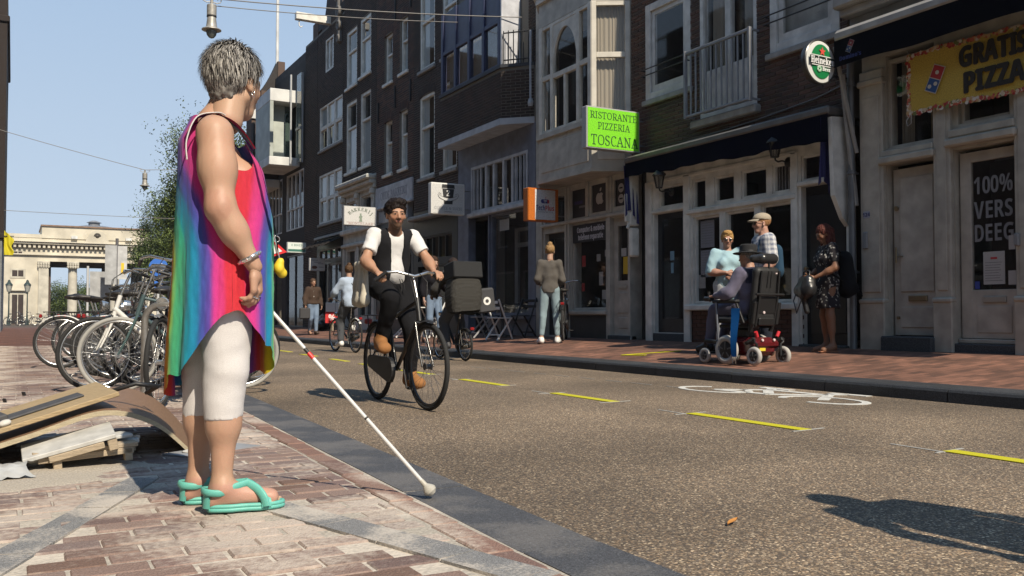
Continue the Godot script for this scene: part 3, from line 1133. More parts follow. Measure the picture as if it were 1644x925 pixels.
	carcass(h,-8.34,-2.6,9.4,0.1,[4.9])
	# timber slats/old brackets beside the drainpipe
	var br:=mb()
	br.beam(V(FX-0.03,2.2,-8.24),V(FX-0.20,3.95,-8.30),0.05,0.07,0.008)
	br.beam(V(FX-0.05,2.9,-8.20),V(FX-0.40,4.28,-8.24),0.035,0.05,0.006)
	put("awning_arm",br.done(),cas,h)
	# the yellow banner tied across
	var b:=thing("banner","yellow banner with black lettering hung across the beige shopfront","banner")
	var ban:=mat("banner_yellow",lin(0.62,0.43,0.065),0.7,{"tex": "fine","scale": 1.2})
	var zl:=-7.36
	var zr:=-4.6
	var wave:=func(z: float,y: float)->float:
		return FX-0.095+0.012*sin(z*3.1+y*2.0)+0.007*sin(z*9.0-y*5.0)
	var bm:=mb()
	var bf:=func(u: float,v: float)->Vector3:
		var z:=lerpf(zl,zr,u)
		var y:=lerpf(3.23,3.97,v)
		return V(wave.call(z,y),y+0.01*sin(u*9),z)
	bm.sheet(bf,50,10)
	put("cloth",bm.done(),ban,b)
	# pizza-coloured printed edging
	var em:=mb()
	var pal:=[lin(0.30,0.03,0.025),lin(0.42,0.10,0.05),lin(0.52,0.42,0.30),lin(0.36,0.05,0.04),lin(0.48,0.30,0.14),lin(0.58,0.52,0.46),lin(0.14,0.16,0.05)]
	var r2:=RandomNumberGenerator.new()
	r2.seed=17
	for e in 4:
		var nn:=300 if e<2 else 90
		for i in nn:
			var z:=0.0
			var y:=0.0
			if e<2:
				z=r2.randf_range(zl,zr)
				y=(3.245 if e==0 else 3.955)+r2.randf_range(-0.022,0.022)+0.01*sin((z-zl)/(zr-zl)*9)
			else:
				z=(zl if e==2 else zr)+r2.randf_range(-0.022,0.022)
				y=r2.randf_range(3.23,3.97)
			em.col=pal[r2.randi() % pal.size()]
			var rr:=r2.randf_range(0.012,0.028)
			var p0: Vector3=V(wave.call(z,y)-0.003-0.00002*i,y,z)
			var pts:=[]
			for q in 6:
				pts.append(p0+V(0,sin(TAU*q/6+i)*rr,cos(TAU*q/6+i)*rr*r2.randf_range(0.8,1.2)))
			for q in 4:
				em.poly_out([pts[0],pts[q+1],pts[q+2]],Vector3.LEFT)
	stuff(put("printed_border",em.done(),mat("print",Color.WHITE,0.7,{"tex": "","vc": true}),b))
	var blk:=mat("black_print",lin(0.018,0.014,0.010),0.7,{"tex": ""})
	var tb:=Basis(Vector3.UP,-PI/2)*Basis(Vector3.BACK,0.0)
	for q in [[0.0,0.0],[0.010,0.0],[-0.010,0.0],[0.0,0.009],[0.0,-0.009]]:
		text("lettering","GRATIS",0.235,blk,b,Transform3D(tb,V(FX-0.122-0.02*absf(q[0]+q[1]*1.7)+0.001*signf(q[0]+q[1]),3.765+q[1],-6.25+q[0])),"Droid Sans",700,0.80)
	for q in [[0.0,0.0],[0.010,0.0],[-0.010,0.0],[0.0,0.009],[0.0,-0.009]]:
		text("lettering","PIZZA",0.235,blk,b,Transform3D(tb,V(FX-0.122-0.02*absf(q[0]+q[1]*1.7)+0.001*signf(q[0]+q[1]),3.455+q[1],-6.25+q[0])),"Droid Sans",700,0.72)
	domino(b,Transform3D(tb*Basis(Vector3.BACK,deg_to_rad(-25)),V(FX-0.120,3.60,-6.98)),0.33,1.0)
	var cm:=mb()
	cm.tube(PV([V(FX-0.1,3.24,zl+0.02),V(FX-0.1,3.17,zl-0.04),V(FX-0.1,3.10,zl-0.02),V(FX-0.1,3.13,zl+0.03),V(FX-0.1,3.24,zl+0.03)]),0.006,5)
	cm.rod(V(FX-0.09,3.95,zl+0.02),V(FX-0.02,4.1,zl-0.1),0.005,5)
	put("cord",cm.done(),paper,b)
func domino(parent: Node,at: Transform3D,hgt: float,k: float)->void:
	var w:=hgt*0.5
	var red:=mat("domino_red%s" % k,lin(0.33*k,0.02*k,0.025*k),0.7,{"tex": ""})
	var blu:=mat("domino_blue%s" % k,lin(0.025*k,0.075*k,0.22*k),0.7,{"tex": ""})
	var whi:=mat("domino_white%s" % k,lin(0.5*k,0.47*k,0.40*k),0.7,{"tex": ""})
	var o:=put("emblem",boxm(V(-w/2,-hgt/2,-0.002),V(w/2,hgt/2,0.0),0.0),whi,parent,at)
	put("red_half",boxm(V(-w*0.45,0.005,0.0),V(w*0.45,hgt*0.47,0.003)),red,o)
	put("blue_half",boxm(V(-w*0.45,-hgt*0.47,0.0),V(w*0.45,-0.005,0.003)),blu,o)
	for p in [W(0,hgt*0.235),W(-w*0.2,-hgt*0.31),W(w*0.2,-hgt*0.16)]:
		var m:=mb()
		m.lathe([[w*0.15,0.0],[w*0.15,0.006],[0.0,0.006]],14,Transform3D(Basis(Vector3.RIGHT,PI/2),V(p.x,p.y,0)))
		put("dot",m.done(),whi,o)
# ---- brick house with the white bar front and navy awning
func bar_house(brick_m: Material,mortar: Material,tones: Array,white: Material,greyw: Material,stone: Material)->void:
	var h:=house("brick_house","red-brown brick house with a white cafe front, navy awning and a railed french window")
	var top:=8.6
	var Z0:=-13.22
	var Z1:=-8.36
	var holes:=[[-12.79,-11.58,4.55,6.26],[-11.36,-10.06,3.95,6.32],[-9.78,-8.49,4.62,6.34]]
	put("wall",holed(Z0,Z1,3.42,top,0.0,0.26,holes),mortar,h)
	var hl:=[]
	for q in holes:
		hl.append([q[0]-Z0,q[1]-Z0,q[2]-3.5,q[3]-3.5])
	lay_bricks(h,V(FX,3.5,Z0),Vector3.BACK,Vector3.LEFT,Z1-Z0,4.9,hl,tones,brick_m,300,V(0,0.74,0))
	# windows
	var w1:=window(h,-12.79,-11.58,4.55,6.26,greyw,{"t": 0.13,"d": -0.02,"dep": 0.16,"sill": stone})
	put("inner_sash",holed(-12.65,-11.72,4.68,6.13,0.02,0.07,[[-12.57,-11.80,4.80,6.05]]),greyw,w1)
	rail_bars(h,-12.82,-11.55,[4.98,5.09],-0.10)
	var w3:=window(h,-9.78,-8.49,4.62,6.34,greyw,{"t": 0.13,"d": -0.02,"dep": 0.16,"sill": stone,"blind": 0.86})
	put("inner_sash",holed(-9.64,-8.63,4.75,6.2,0.02,0.07,[[-9.55,-8.72,4.88,6.1]]),greyw,w3)
	rail_bars(h,-9.83,-8.44,[5.06,5.18],-0.10)
	var fw:=window(h,-11.36,-10.06,3.95,6.32,greyw,{"t": 0.08,"d": 0.0,"dep": 0.12,"cols": [0.5],"bw": 0.12,"curtain": 0.35,"name": "french_window"})
	for q in [[-11.26,-10.78],[-10.64,-10.16]]:
		put("panel",fbox(q[0],q[1],4.05,4.72,0.02,0.06,0.01),greyw,fw)
		for i in 3:
			put("panel_bead",fbox(q[0]+0.06+i*0.16,q[0]+0.08+i*0.16,4.10,4.68,0.012,0.03),greyw,fw)
	var rl:=mb()
	fb(rl,-11.50,-10.00,5.02,5.07,-0.22,-0.17,0.008)
	fb(rl,-11.50,-10.00,3.98,4.02,-0.22,-0.17,0.008)
	var i:=0
	var z:=-11.48
	while z<-10.0:
		fb(rl,z-0.011,z+0.011,4.02,5.02,-0.206,-0.184)
		z+=0.121
	for q in [-11.49,-10.01]:
		fb(rl,q-0.015,q+0.015,5.03,5.06,-0.17,0.02)
		fb(rl,q-0.015,q+0.015,3.985,4.015,-0.17,0.02)
		fb(rl,q-0.022,q+0.022,3.96,5.08,-0.228,-0.165,0.006)
	put("railing",rl.done(),paint("rail_grey",lin(0.28,0.29,0.31),0.5),h)
	put("sill",fbox(-11.48,-9.98,3.80,3.93,-0.13,0.1,0.02),stone,h)
	# long cable and conduit over the awning
	var cb:=mb()
	cb.tube(PV([V(FX-0.03,3.58,-12.95),V(FX-0.03,3.64,-11.6),V(FX-0.03,3.70,-10.0),V(FX-0.03,3.78,-8.9),V(FX-0.03,3.86,-8.45)]),0.012,6)
	fb(cb,-12.95,-12.82,3.52,3.66,-0.08,0.0,0.01)
	put("cable",cb.done(),mat("conduit_grey",lin(0.13,0.13,0.13),0.6,{"tex": ""}),h)
	# shopfront joinery
	var fr:=mb()
	var op:=[[-12.58,-11.80,0.46,2.52],[-12.45,-11.80,2.62,2.98],[-11.58,-11.24,2.50,2.99],[-11.04,-10.58,2.55,2.97],[-10.43,-9.89,2.55,2.98],[-9.78,-9.42,2.55,2.98],[-9.22,-8.52,2.66,3.02],[-11.56,-10.92,0.95,2.37],[-10.79,-10.15,0.95,2.38],[-10.03,-9.40,0.95,2.41],[-9.22,-8.43,0.3,2.58],[-11.70,-9.30,0.2,0.84]]
	put("shopfront",holed(-12.80,-8.37,0.2,3.44,0.0,0.12,op),white,h)
	var md:=mb()
	fb(md,-11.68,-9.30,2.425,2.50,-0.045,0.02,0.012)
	fb(md,-11.72,-9.28,0.835,0.93,-0.08,0.06,0.015)
	fb(md,-12.7,-9.30,3.06,3.12,-0.03,0.02,0.01)
	fb(md,-9.27,-9.40,0.3,3.1,-0.03,0.02,0.01)
	fb(md,-11.78,-11.62,0.3,3.1,-0.03,0.02,0.01)
	fb(md,-12.80,-12.62,0.3,3.1,-0.04,0.02,0.01)
	fb(md,-12.66,-11.76,2.53,2.58,-0.03,0.02,0.01)
	fb(md,-9.26,-8.42,2.585,2.65,-0.05,0.02,0.01)
	put("moulding",md.done(),white,h)
	for k in [2,3,4,5]:
		var q: Array=op[k]
		var wn:=window(h,q[0],q[1],q[2],q[3],white,{"t": 0.035,"d": 0.02,"dep": 0.07,"name": "transom_light"})
		if k==5:
			for s in 5:
				put("slat",fbox(q[0]+0.05+s*0.06,q[0]+0.075+s*0.06,q[2]+0.04,q[3]-0.04,0.085,0.095),paint("slat_grey",lin(0.30,0.29,0.28)),wn)
	window(h,-12.45,-11.80,2.62,2.98,white,{"t": 0.03,"d": 0.02,"dep": 0.07,"name": "transom_light"})
	window(h,-9.22,-8.52,2.66,3.02,white,{"t": 0.03,"d": 0.02,"dep": 0.07,"name": "transom_light"})
	var wl:=[]
	for k in [7,8,9]:
		var q: Array=op[k]
		wl.append(window(h,q[0],q[1],q[2],q[3],white,{"t": 0.04,"d": 0.03,"dep": 0.06,"name": "shop_window"}))
	var paper:=mat("paper")
	for k in 2:
		var s:=put("menu_sheet",fbox(-11.47,-11.14,1.86-k*0.48,2.30-k*0.48,0.088,0.09),mat("menu_paper",lin(0.40,0.41,0.46),0.8,{"tex": "fine","scale": 3.0}),wl[0])
		for r in 9:
			put("printed_line",fbox(-11.44,-11.2+0.02*(r % 3),2.26-k*0.48-r*0.042,2.268-k*0.48-r*0.042,0.0865,0.0878),mat("faint_ink",lin(0.20,0.20,0.22),0.8,{"tex": ""}),s)
	put("notice",fbox(-11.52,-11.36,1.20,1.42,0.088,0.09),paper,wl[0])
	# dark left door with its glass
	var dk:=mat("door_dark",lin(0.022,0.024,0.028),0.4,{"tex": "grime"})
	var dm:=put("door",holed(-12.58,-11.80,0.46,2.52,0.08,0.13,[[-12.47,-11.92,0.70,2.42]]),dk,h)
	put("pane",fbox(-12.47,-11.92,0.70,2.42,0.10,0.106),glass(),dm)
	put("sticker",fbox(-12.27,-12.16,1.70,1.86,0.095,0.098),mat("pale_blue_print",lin(0.16,0.28,0.36),0.7,{"tex": ""}),dm)
	put("sticker",fbox(-12.25,-12.18,1.48,1.66,0.095,0.098),mat("pale_blue_print"),dm)
	# dark entry door on the right
	var de:=mb()
	fb(de,-9.22,-8.43,0.34,2.58,0.10,0.16)
	fb(de,-9.14,-8.52,0.50,1.15,0.085,0.10,0.012)
	fb(de,-9.14,-8.52,1.30,2.46,0.085,0.10,0.012)
	var d3:=put("door",de.done(),mat("door_black",lin(0.012,0.013,0.016),0.35,{"tex": "grime"}),h)
	var kn:=mb()
	kn.lathe([[0.012,0.0],[0.012,0.03],[0.03,0.045],[0.024,0.07],[0.0,0.075]],12,Transform3D(Basis(Vector3.BACK,PI/2),V(FX+0.085,1.42,-9.17)))
	put("handle",kn.done(),mat("dull_brass"),d3)
	# tiled plinth under the windows
	var tl:=mat("plinth_tile",lin(0.10,0.035,0.025),0.35,{"tex": "fine","scale": 2.0})
	var pl:=put("plinth",fbox(-11.70,-9.30,0.2,0.84,0.03,0.12),mat("grout_dark",lin(0.05,0.04,0.035),0.9),h)
	var row:=0
	var y:=0.30
	while y<0.80:
		var zz:=-11.70+(0.105 if row % 2 else 0.0)
		while zz<-9.36:
			put("tile",kept_mesh("plinth_tile",func(): return boxm(V(0,0,0),V(0.02,0.058,0.2),0.004)),tl,pl,Transform3D(Basis(),V(FX+0.012+rnd(-0.001,0.001),y,zz)))
			zz+=0.208
		y+=0.066
		row+=1
	put("threshold",fbox(-12.62,-11.76,0.15,0.45,-0.02,0.12,0.012),mat("plinth_stone"),h)
	put("threshold",fbox(-9.25,-8.40,0.15,0.345,-0.06,0.2,0.012),mat("plinth_stone"),h)
	# awning: grey box,navy cloth hanging as a valance,white end brackets
	var cas:=put("awning_box",fbox(-13.02,-8.42,3.44,3.56,-0.34,-0.012,0.03),paint("bronze_grey",lin(0.15,0.14,0.13),0.45),h)
	var navy:=mat("navy_cloth",lin(0.006,0.006,0.014),0.95,{"spec": 0.15,"tex": "weave","scale": 6.0})
	var vm:=mb()
	var vf:=func(u: float,v: float)->Vector3:
		var zz:=lerpf(-13.0,-8.44,u)
		var lowest:=lerpf(3.20,3.08,u)+0.008*sin(u*60.0)+0.014*sin(u*17.0)
		return V(FX-0.32+0.03*(1-v)*sin(u*31.0),lerpf(lowest,3.46,v),zz)
	vm.sheet(vf,110,5)
	put("valance",vm.done(),navy,cas)
	for q in [[-13.02,1.0],[-8.55,-1.0]]:
		var cm:=mb()
		var cf:=func(u: float,v: float)->Vector3:
			return V(FX-0.34+0.3*u,lerpf(2.50+0.12*sin(u*5.0),3.42,v),q[0]+0.03*sin(u*22.0+v*2)*(1.2-v)+0.05*(1-v)*q[1])
		cm.sheet(cf,24,8)
		put("folded_cloth",cm.done(),mat("navy_violet",lin(0.035,0.035,0.13),0.9,{"tex": "weave","scale": 6.0}),cas)
	var eb:=mb()
	eb.prism(PV2([W(-0.30,3.40),W(0.0,3.42),W(0.0,1.95),W(-0.10,2.05),W(-0.26,2.35)]),0.0,0.07,Transform3D(Basis(),V(FX,0,-8.46)))
	put("end_bracket",eb.done(),white,h)
	var eb2:=mb()
	fb(eb2,-13.10,-12.98,2.35,3.40,-0.22,-0.02,0.02)
	fb(eb2,-13.06,-13.00,2.42,2.92,-0.30,-0.20,0.01)
	eb2.beam(V(FX-0.26,2.3,-13.02),V(FX-0.06,2.75,-13.02),0.03,0.05,0.005)
	fb(eb2,-13.08,-12.99,1.80,2.32,-0.20,0.0,0.03)
	put("end_bracket",eb2.done(),white,h)
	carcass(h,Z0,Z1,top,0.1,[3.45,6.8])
	# drainpipe at the joint of the two houses
	var dp:=thing("drainpipe","grey drainpipe running down between the beige shopfront and the brick house","drainpipe")
	var pm:=mb()
	pm.rod(V(FX-0.075,0.30,-8.27),V(FX-0.075,4.3,-8.27),0.045,14)
	put("pipe",pm.done(),mat("zinc",lin(0.17,0.175,0.18),0.5,{"tex": "grime","metal": 0.3}),dp)
	for yy in [1.3,2.62,3.8]:
		var cm:=mb()
		cm.lathe([[0.046,0.0],[0.06,0.005],[0.06,0.05],[0.046,0.055]],14,Transform3D(Basis(),V(FX-0.075,yy,-8.27)))
		fb(cm,-8.285,-8.255,yy+0.01,yy+0.04,-0.06,0.05)
		put("collar",cm.done(),mat("zinc"),dp)
	for q in [[-12.10,3.02,"black wrought iron lantern over the dark door beside the green sign"],[-9.45,3.13,"black wrought iron lantern by the entry door beside the drainpipe"]]:
		wall_lantern(V(FX-0.01,q[1],q[0]),q[2])
func kept_mesh(key: String,f: Callable)->Mesh:
	if not kept.has(key):
		kept[key]=f.call()
	return kept[key]
func rail_bars(parent: Node,z0: float,z1: float,ys: Array,d: float)->void:
	var m:=mb()
	for y in ys:
		m.rod(V(FX+d,y,z0),V(FX+d,y,z1),0.011,6)
		for z in [z0+0.02,z1-0.02]:
			m.rod(V(FX+d,y,z),V(FX+0.03,y,z),0.011,6)
	put("window_bar",m.done(),mat("black_iron",lin(0.015,0.015,0.016),0.5,{"tex": ""}),parent)
func wall_lantern(at: Vector3,label: String)->void:
	var t:=thing("wall_lantern",label,"lantern",at,0.0,"lanterns on the white cafe front")
	var iron:=mat("black_iron")
	var m:=mb()
	m.lathe([[0.0,-0.012],[0.075,-0.012],[0.075,0.0],[0.05,0.02],[0.0,0.025]],16,Transform3D(Basis(Vector3.BACK,PI/2),V(0,-0.16,0)))
	m.tube(PV([V(-0.02,-0.16,0),V(-0.12,-0.15,0),V(-0.20,-0.17,0),V(-0.25,-0.15,0),V(-0.26,-0.10,0)]),0.013,8)
	put("bracket",m.done(),iron,t)
	var c:=mb()
	var cx:=V(-0.26,0.0,0)
	for i in 6:
		var a:=TAU*i/6
		var d:=V(cos(a),0,sin(a))
		c.beam(cx+d*0.055+V(0,-0.10,0),cx+d*0.10+V(0,0.11,0),0.012,0.012)
	c.lathe([[0.0,-0.12],[0.06,-0.115],[0.065,-0.10],[0.0,-0.095]],6,Transform3D(Basis(Vector3.UP,0),cx))
	c.lathe([[0.125,0.10],[0.12,0.12],[0.05,0.19],[0.03,0.20],[0.025,0.23],[0.0,0.25]],6,Transform3D(Basis(),cx))
	c.lathe([[0.0,0.095],[0.12,0.10],[0.125,0.10]],6,Transform3D(Basis(),cx))
	put("cage",c.done(),iron,t)
	var g:=mb()
	g.lathe([[0.05,-0.098],[0.096,0.10]],6,Transform3D(Basis(),cx))
	put("glass",g.done(),glass("lantern_glass",0.4,Color(0.25,0.24,0.20)),t)
# ---- white bay house with the repair shop
func repair_house(brick_m: Material,mortar: Material,tones: Array,cream: Material)->void:
	var h:=house("bay_house","cream painted house with a timber bay window over a phone repair shop")
	var Z0:=-16.66
	var Z1:=-13.26
	var wl:=paint("cream_wall",lin(0.48,0.45,0.39),0.55)
	var op:=[[-16.28,-15.52,0.35,2.47],[-15.26,-14.04,0.86,2.60],[-13.88,-13.32,0.40,2.58],[-15.26,-14.76,2.70,3.26],[-14.55,-14.03,2.74,3.28],[-13.78,-13.34,2.78,3.28],[-16.28,-15.52,2.62,3.25],[-16.1,-13.5,3.6,7.2]]
	put("wall",holed(Z0,Z1,0.2,8.0,0.0,0.24,op),wl,h)
	# narrow brick margin to the right of the bay,up to the neighbour
	put("dark_base",fbox(-15.40,-13.98,0.2,0.76,-0.012,0.0),mat("base_black",lin(0.028,0.028,0.03),0.6),h)
	var md:=mb()
	fb(md,-15.38,-13.98,0.77,0.85,-0.07,0.02,0.014)
	fb(md,-16.4,-13.3,2.60,2.67,-0.06,0.01,0.014)
	for z in [-16.40,-15.44,-15.33,-13.98,-13.92,-13.29]:
		fb(md,z-0.035,z+0.035,0.3,3.36,-0.035,0.01,0.008)
	for z in [-14.66,-13.88]:
		fb(md,z-0.04,z+0.04,2.68,3.36,-0.035,0.01,0.008)
	put("moulding",md.done(),wl,h)
	window(h,-15.26,-14.04,0.86,2.60,wl,{"t": 0.05,"d": 0.03,"dep": 0.08,"name": "shop_window"})
	var sd:=Basis(Vector3.UP,-PI/2)
	var sb:=put("name_board",fbox(-15.23,-14.06,2.20,2.55,0.015,0.05),mat("board_black",lin(0.012,0.012,0.016),0.6,{"tex": ""}),h)
	var lw:=mat("sign_white",lin(0.50,0.49,0.52),0.7,{"tex": ""})
	text("lettering","Computer & mobiele",0.105,lw,sb,Transform3D(sd,V(FX+0.012,2.445,-14.60)),"Droid Sans",700,0.94)
	text("lettering","telefoon reparatie",0.105,lw,sb,Transform3D(sd,V(FX+0.012,2.295,-14.60)),"Droid Sans",700,0.86)
	# posters in the transoms: dark with pale marks
	var blk:=mat("poster_black",lin(0.014,0.014,0.016),0.5,{"tex": ""})
	var tr:=[]
	for k in [3,4,5]:
		var q: Array=op[k]
		tr.append(put("poster",fbox(q[0],q[1],q[2],q[3],0.03,0.06),blk,h))
	put("printed_bar",fbox(-15.18,-14.90,2.97,3.03,0.027,0.031),mat("violet_print",lin(0.05,0.04,0.12),0.7,{"tex": ""}),tr[0])
	put("printed_bar",fbox(-15.02,-14.78,2.89,2.93,0.027,0.031),mat("grey_print",lin(0.15,0.14,0.15),0.7,{"tex": ""}),tr[0])
	# a pale fruit emblem: apple outline with a bite and a leaf
	var ap:=PackedVector2Array()
	for i in 40:
		var a:=TAU*i/40
		var r:=0.118+0.012*cos(2*a)
		var p:=W(cos(a)*r,sin(a)*r*1.12)
		p.y-=0.022*exp(-pow(p.x/0.03,2))*signf(p.y)
		if p.x>0.0:
			var bt:=p-W(0.145,0.015)
			if bt.length()<0.075:
				p=W(0.145,0.015)+bt.normalized()*0.075
		ap.append(p)
	var am:=mb()
	am.prism(ap,0.0,0.004)
	var lf:=PackedVector2Array()
	for i in 13:
		var t:=i/12.0
		lf.append(W(0.0+0.055*t+0.012*sin(t*PI),0.14+0.065*t-0.018*sin(t*PI)))
	for i in 13:
		var t:=1.0-i/12.0
		lf.append(W(0.0+0.055*t-0.016*sin(t*PI),0.14+0.065*t+0.022*sin(t*PI)-0.0001))
	lf.remove_at(13)
	lf.remove_at(lf.size()-1)
	am.prism(lf,0.0,0.004)
	put("emblem",am.done(),mat("emblem_grey",lin(0.40,0.38,0.37),0.7,{"tex": ""}),tr[1],Transform3D(sd,V(FX+0.027,3.0,-14.29)))
	for q in [[3.12,0],[2.92,1]]:
		var dm:=mb()
		dm.lathe([[0.085,0.0],[0.085,0.004],[0.0,0.004]],20,Transform3D(Basis(Vector3.BACK,PI/2),V(FX+0.029,q[0],-13.60)))
		put("round_badge",dm.done(),mat("emblem_grey"),tr[2])
		put("badge_mark",fbox(-13.65,-13.55,q[0]-0.015,q[0]+0.015,0.022,0.026),blk,tr[2])
	window(h,-16.28,-15.52,2.62,3.25,wl,{"t": 0.04,"d": 0.04,"dep": 0.06,"name": "transom_light"})
	# left dark doorway and right panelled door
	var dd:=put("door",holed(-16.28,-15.52,0.35,2.47,0.10,0.15,[[-16.17,-15.63,0.6,2.36]]),mat("door_dark"),h)
	put("pane",fbox(-16.17,-15.63,0.6,2.36,0.12,0.126),glass(),dd)
	var d2:=put("door",holed(-13.88,-13.32,0.40,2.58,0.06,0.11,[[-13.75,-13.42,1.40,2.42]]),wl,h)
	put("pane",fbox(-13.75,-13.42,1.40,2.42,0.08,0.086),glass(),d2)
	put("panel",fbox(-13.76,-13.41,0.52,0.72,0.048,0.065,0.008),wl,d2)
	put("panel",fbox(-13.76,-13.41,0.80,1.18,0.048,0.065,0.008),wl,d2)
	put("letter_slot",fbox(-13.72,-13.46,1.25,1.31,0.045,0.062,0.005),mat("pale_metal"),d2)
	put("sticker",fbox(-13.60,-13.42,1.52,1.84,0.07,0.074),mat("yellow_print",lin(0.55,0.36,0.02),0.7,{"tex": ""}),d2)
	put("sticker",fbox(-13.66,-13.50,1.85,2.0,0.07,0.074),mat("paper"),d2)
	# goods seen in the window
	for q in [[-14.42,1.60,0.10,0.26,"paper"],[-14.50,1.95,0.10,0.14,"paper"],[-14.18,2.02,0.14,0.13,"paper"],[-15.02,1.95,0.10,0.22,"red_print"],[-15.05,1.40,0.08,0.16,"red_print"],[-14.30,1.25,0.12,0.18,"paper"]]:
		put("poster",fbox(q[0]-q[2],q[0]+q[2]*0.3,q[1]-q[3],q[1],0.16,0.164),mat(q[4]),h)
	put("step",fbox(-13.95,-13.26,0.15,0.39,-0.05,0.12,0.01),mat("plinth_stone"),h)
	# the bay: angled ends,panels below,windows with an arched middle light
	var bx:=-0.60
	var F0:=-15.52
	var F1:=-13.64
	var E0:=-16.35
	var E1:=-13.27
	var bay:=Node3D.new()
	bay.name="bay_window"
	h.add_child(bay,true)
	var outline:=PV2([W(0.0,-E0),W(bx,-F0),W(bx,-F1),W(0.0,-E1)])
	var slab:=func(y0: float,y1: float,grow: float)->ArrayMesh:
		var m:=mb()
		var pts:=PV2([W(0.25,-E0+grow),W(0.0,-E0+grow),W(bx-grow,-F0+grow*0.5),W(bx-grow,-F1-grow*0.5),W(0.0,-E1-minf(grow,0.005)),W(0.25,-E1-minf(grow,0.005))])
		m.prism(pts,y0,y1,Transform3D(Basis(Vector3.RIGHT,Vector3.FORWARD,Vector3.UP),V(FX,0,0)))
		return m.done()
	put("soffit",slab.call(3.38,3.46,0.03),wl,bay)
	put("apron",slab.call(3.46,4.26,0.0),wl,bay)
	put("sill",slab.call(4.26,4.35,0.05),wl,bay)
	put("head",slab.call(6.52,7.0,0.0),wl,bay)
	put("cornice",slab.call(7.0,7.14,0.06),cream,bay)
	put("cornice",slab.call(7.14,7.30,0.11),cream,bay)
	# apron panels
	put("panel",boxm(V(FX+bx-0.012,3.58,F0+0.1),V(FX+bx+0.01,4.16,F1-0.1),0.01),wl,bay)
	# frames: three faces
	for fc in [[V(FX+bx,0,F0),V(FX+bx,0,F1),0],[V(FX+bx,0,F1),V(FX,0,E1),1],[V(FX,0,E0),V(FX+bx,0,F0),1]]:
		var a: Vector3=fc[0]
		var b: Vector3=fc[1]
		var l:=a.distance_to(b)
		var u:=(b-a)/l
		var nn:=V(-u.z,0,u.x)
		if nn.x>0:
			nn=-nn
		var xf:=Transform3D(Basis(u,Vector3.UP,u.cross(Vector3.UP)),a)
		var m:=mb()
		var B:=func(x0: float,x1: float,y0: float,y1: float,d0: float,d1: float)->void:
			m.box(V(x0,y0,-d1),V(x1,y1,-d0),0.006,xf) if u.cross(Vector3.UP).dot(nn)>0 else m.box(V(x0,y0,d0),V(x1,y1,d1),0.006,xf)
		var y0:=4.35
		var y1:=6.52
		var bars:=[]
		if fc[2]==0:
			bars=[0.06,0.50,l-0.50,l-0.06]
			B.call(0.0,0.12,y0,y1,-0.01,0.09)
			B.call(l-0.12,l,y0,y1,-0.01,0.09)
			for q in [0.47,l-0.47]:
				B.call(q-0.05,q+0.05,y0,y1,0.0,0.09)
			B.call(0.12,0.42,5.42,5.52,0.006,0.08)
			B.call(l-0.42,l-0.12,5.42,5.52,0.006,0.08)
			B.call(0.52,l-0.52,5.40,5.50,0.004,0.085)
			B.call(l/2-0.035,l/2+0.035,y0+0.06,5.40,0.008,0.08)
			B.call(0.12,l-0.12,y0,y0+0.07,0.004,0.085)
			B.call(0.12,l-0.12,y1-0.07,y1,0.004,0.085)
			# spandrels leaving an arched light
			var w:=l-1.04
			var r:=w/2
			for s in [-1.0,1.0]:
				var pts:=PackedVector2Array()
				for i in 13:
					var t:=PI/2*i/12
					pts.append(W(l/2+s*cos(t)*r,5.55+sin(t)*0.78))
				pts.append(W(l/2+s*0.001,6.45))
				pts.append(W(l/2+s*r,6.45))
				var sg:=1.0 if u.cross(Vector3.UP).dot(nn)>0 else -1.0
				m.prism(pts,-0.06*sg,-0.012*sg,xf)
		else:
			B.call(0.0,0.09,y0,y1,-0.01,0.09)
			B.call(l-0.09,l,y0,y1,0.0,0.09)
			B.call(0.09,l-0.09,5.48,5.58,0.004,0.08)
			B.call(0.09,l-0.09,y0,y0+0.08,0.004,0.085)
			B.call(0.09,l-0.09,y1-0.08,y1,0.004,0.085)
			# panel below on the angled face
			B.call(0.1,l-0.1,3.6,4.15,-0.012,0.01)
		var wf:=put("window",m.done(),cream,bay)
		var pm:=mb()
		pm.quad(xf*V(0.05,y0+0.05,0)-nn*0.05,xf*V(l-0.05,y0+0.05,0)-nn*0.05,xf*V(l-0.05,y1-0.05,0)-nn*0.05,xf*V(0.05,y1-0.05,0)-nn*0.05)
		put("pane",pm.done(),glass_m,wf)
		var cm:=mb()
		var cf:=func(p: float,q: float)->Vector3:
			return xf*V(lerpf(0.1,l-0.1,p),lerpf(4.36,6.5,q),0)-nn*(0.17+0.009*sin(p*50.0+q*0.8+2.0*sin(p*9.0))+0.005*sin(p*121.0))
		if fc[2]==1:
			cm.sheet(cf,60,3)
			put("curtain",cm.done(),curtain_m,wf)
	put("floor_dark",slab.call(4.30,4.34,-0.1),mat("room_dark"),bay)
	# margin of brick to the right of the bay is the neighbour's; gutter under the eaves
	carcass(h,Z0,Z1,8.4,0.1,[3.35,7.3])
	put("upper_wall",fbox(Z0,Z1,8.0,8.4,0.0,0.24),wl,h)
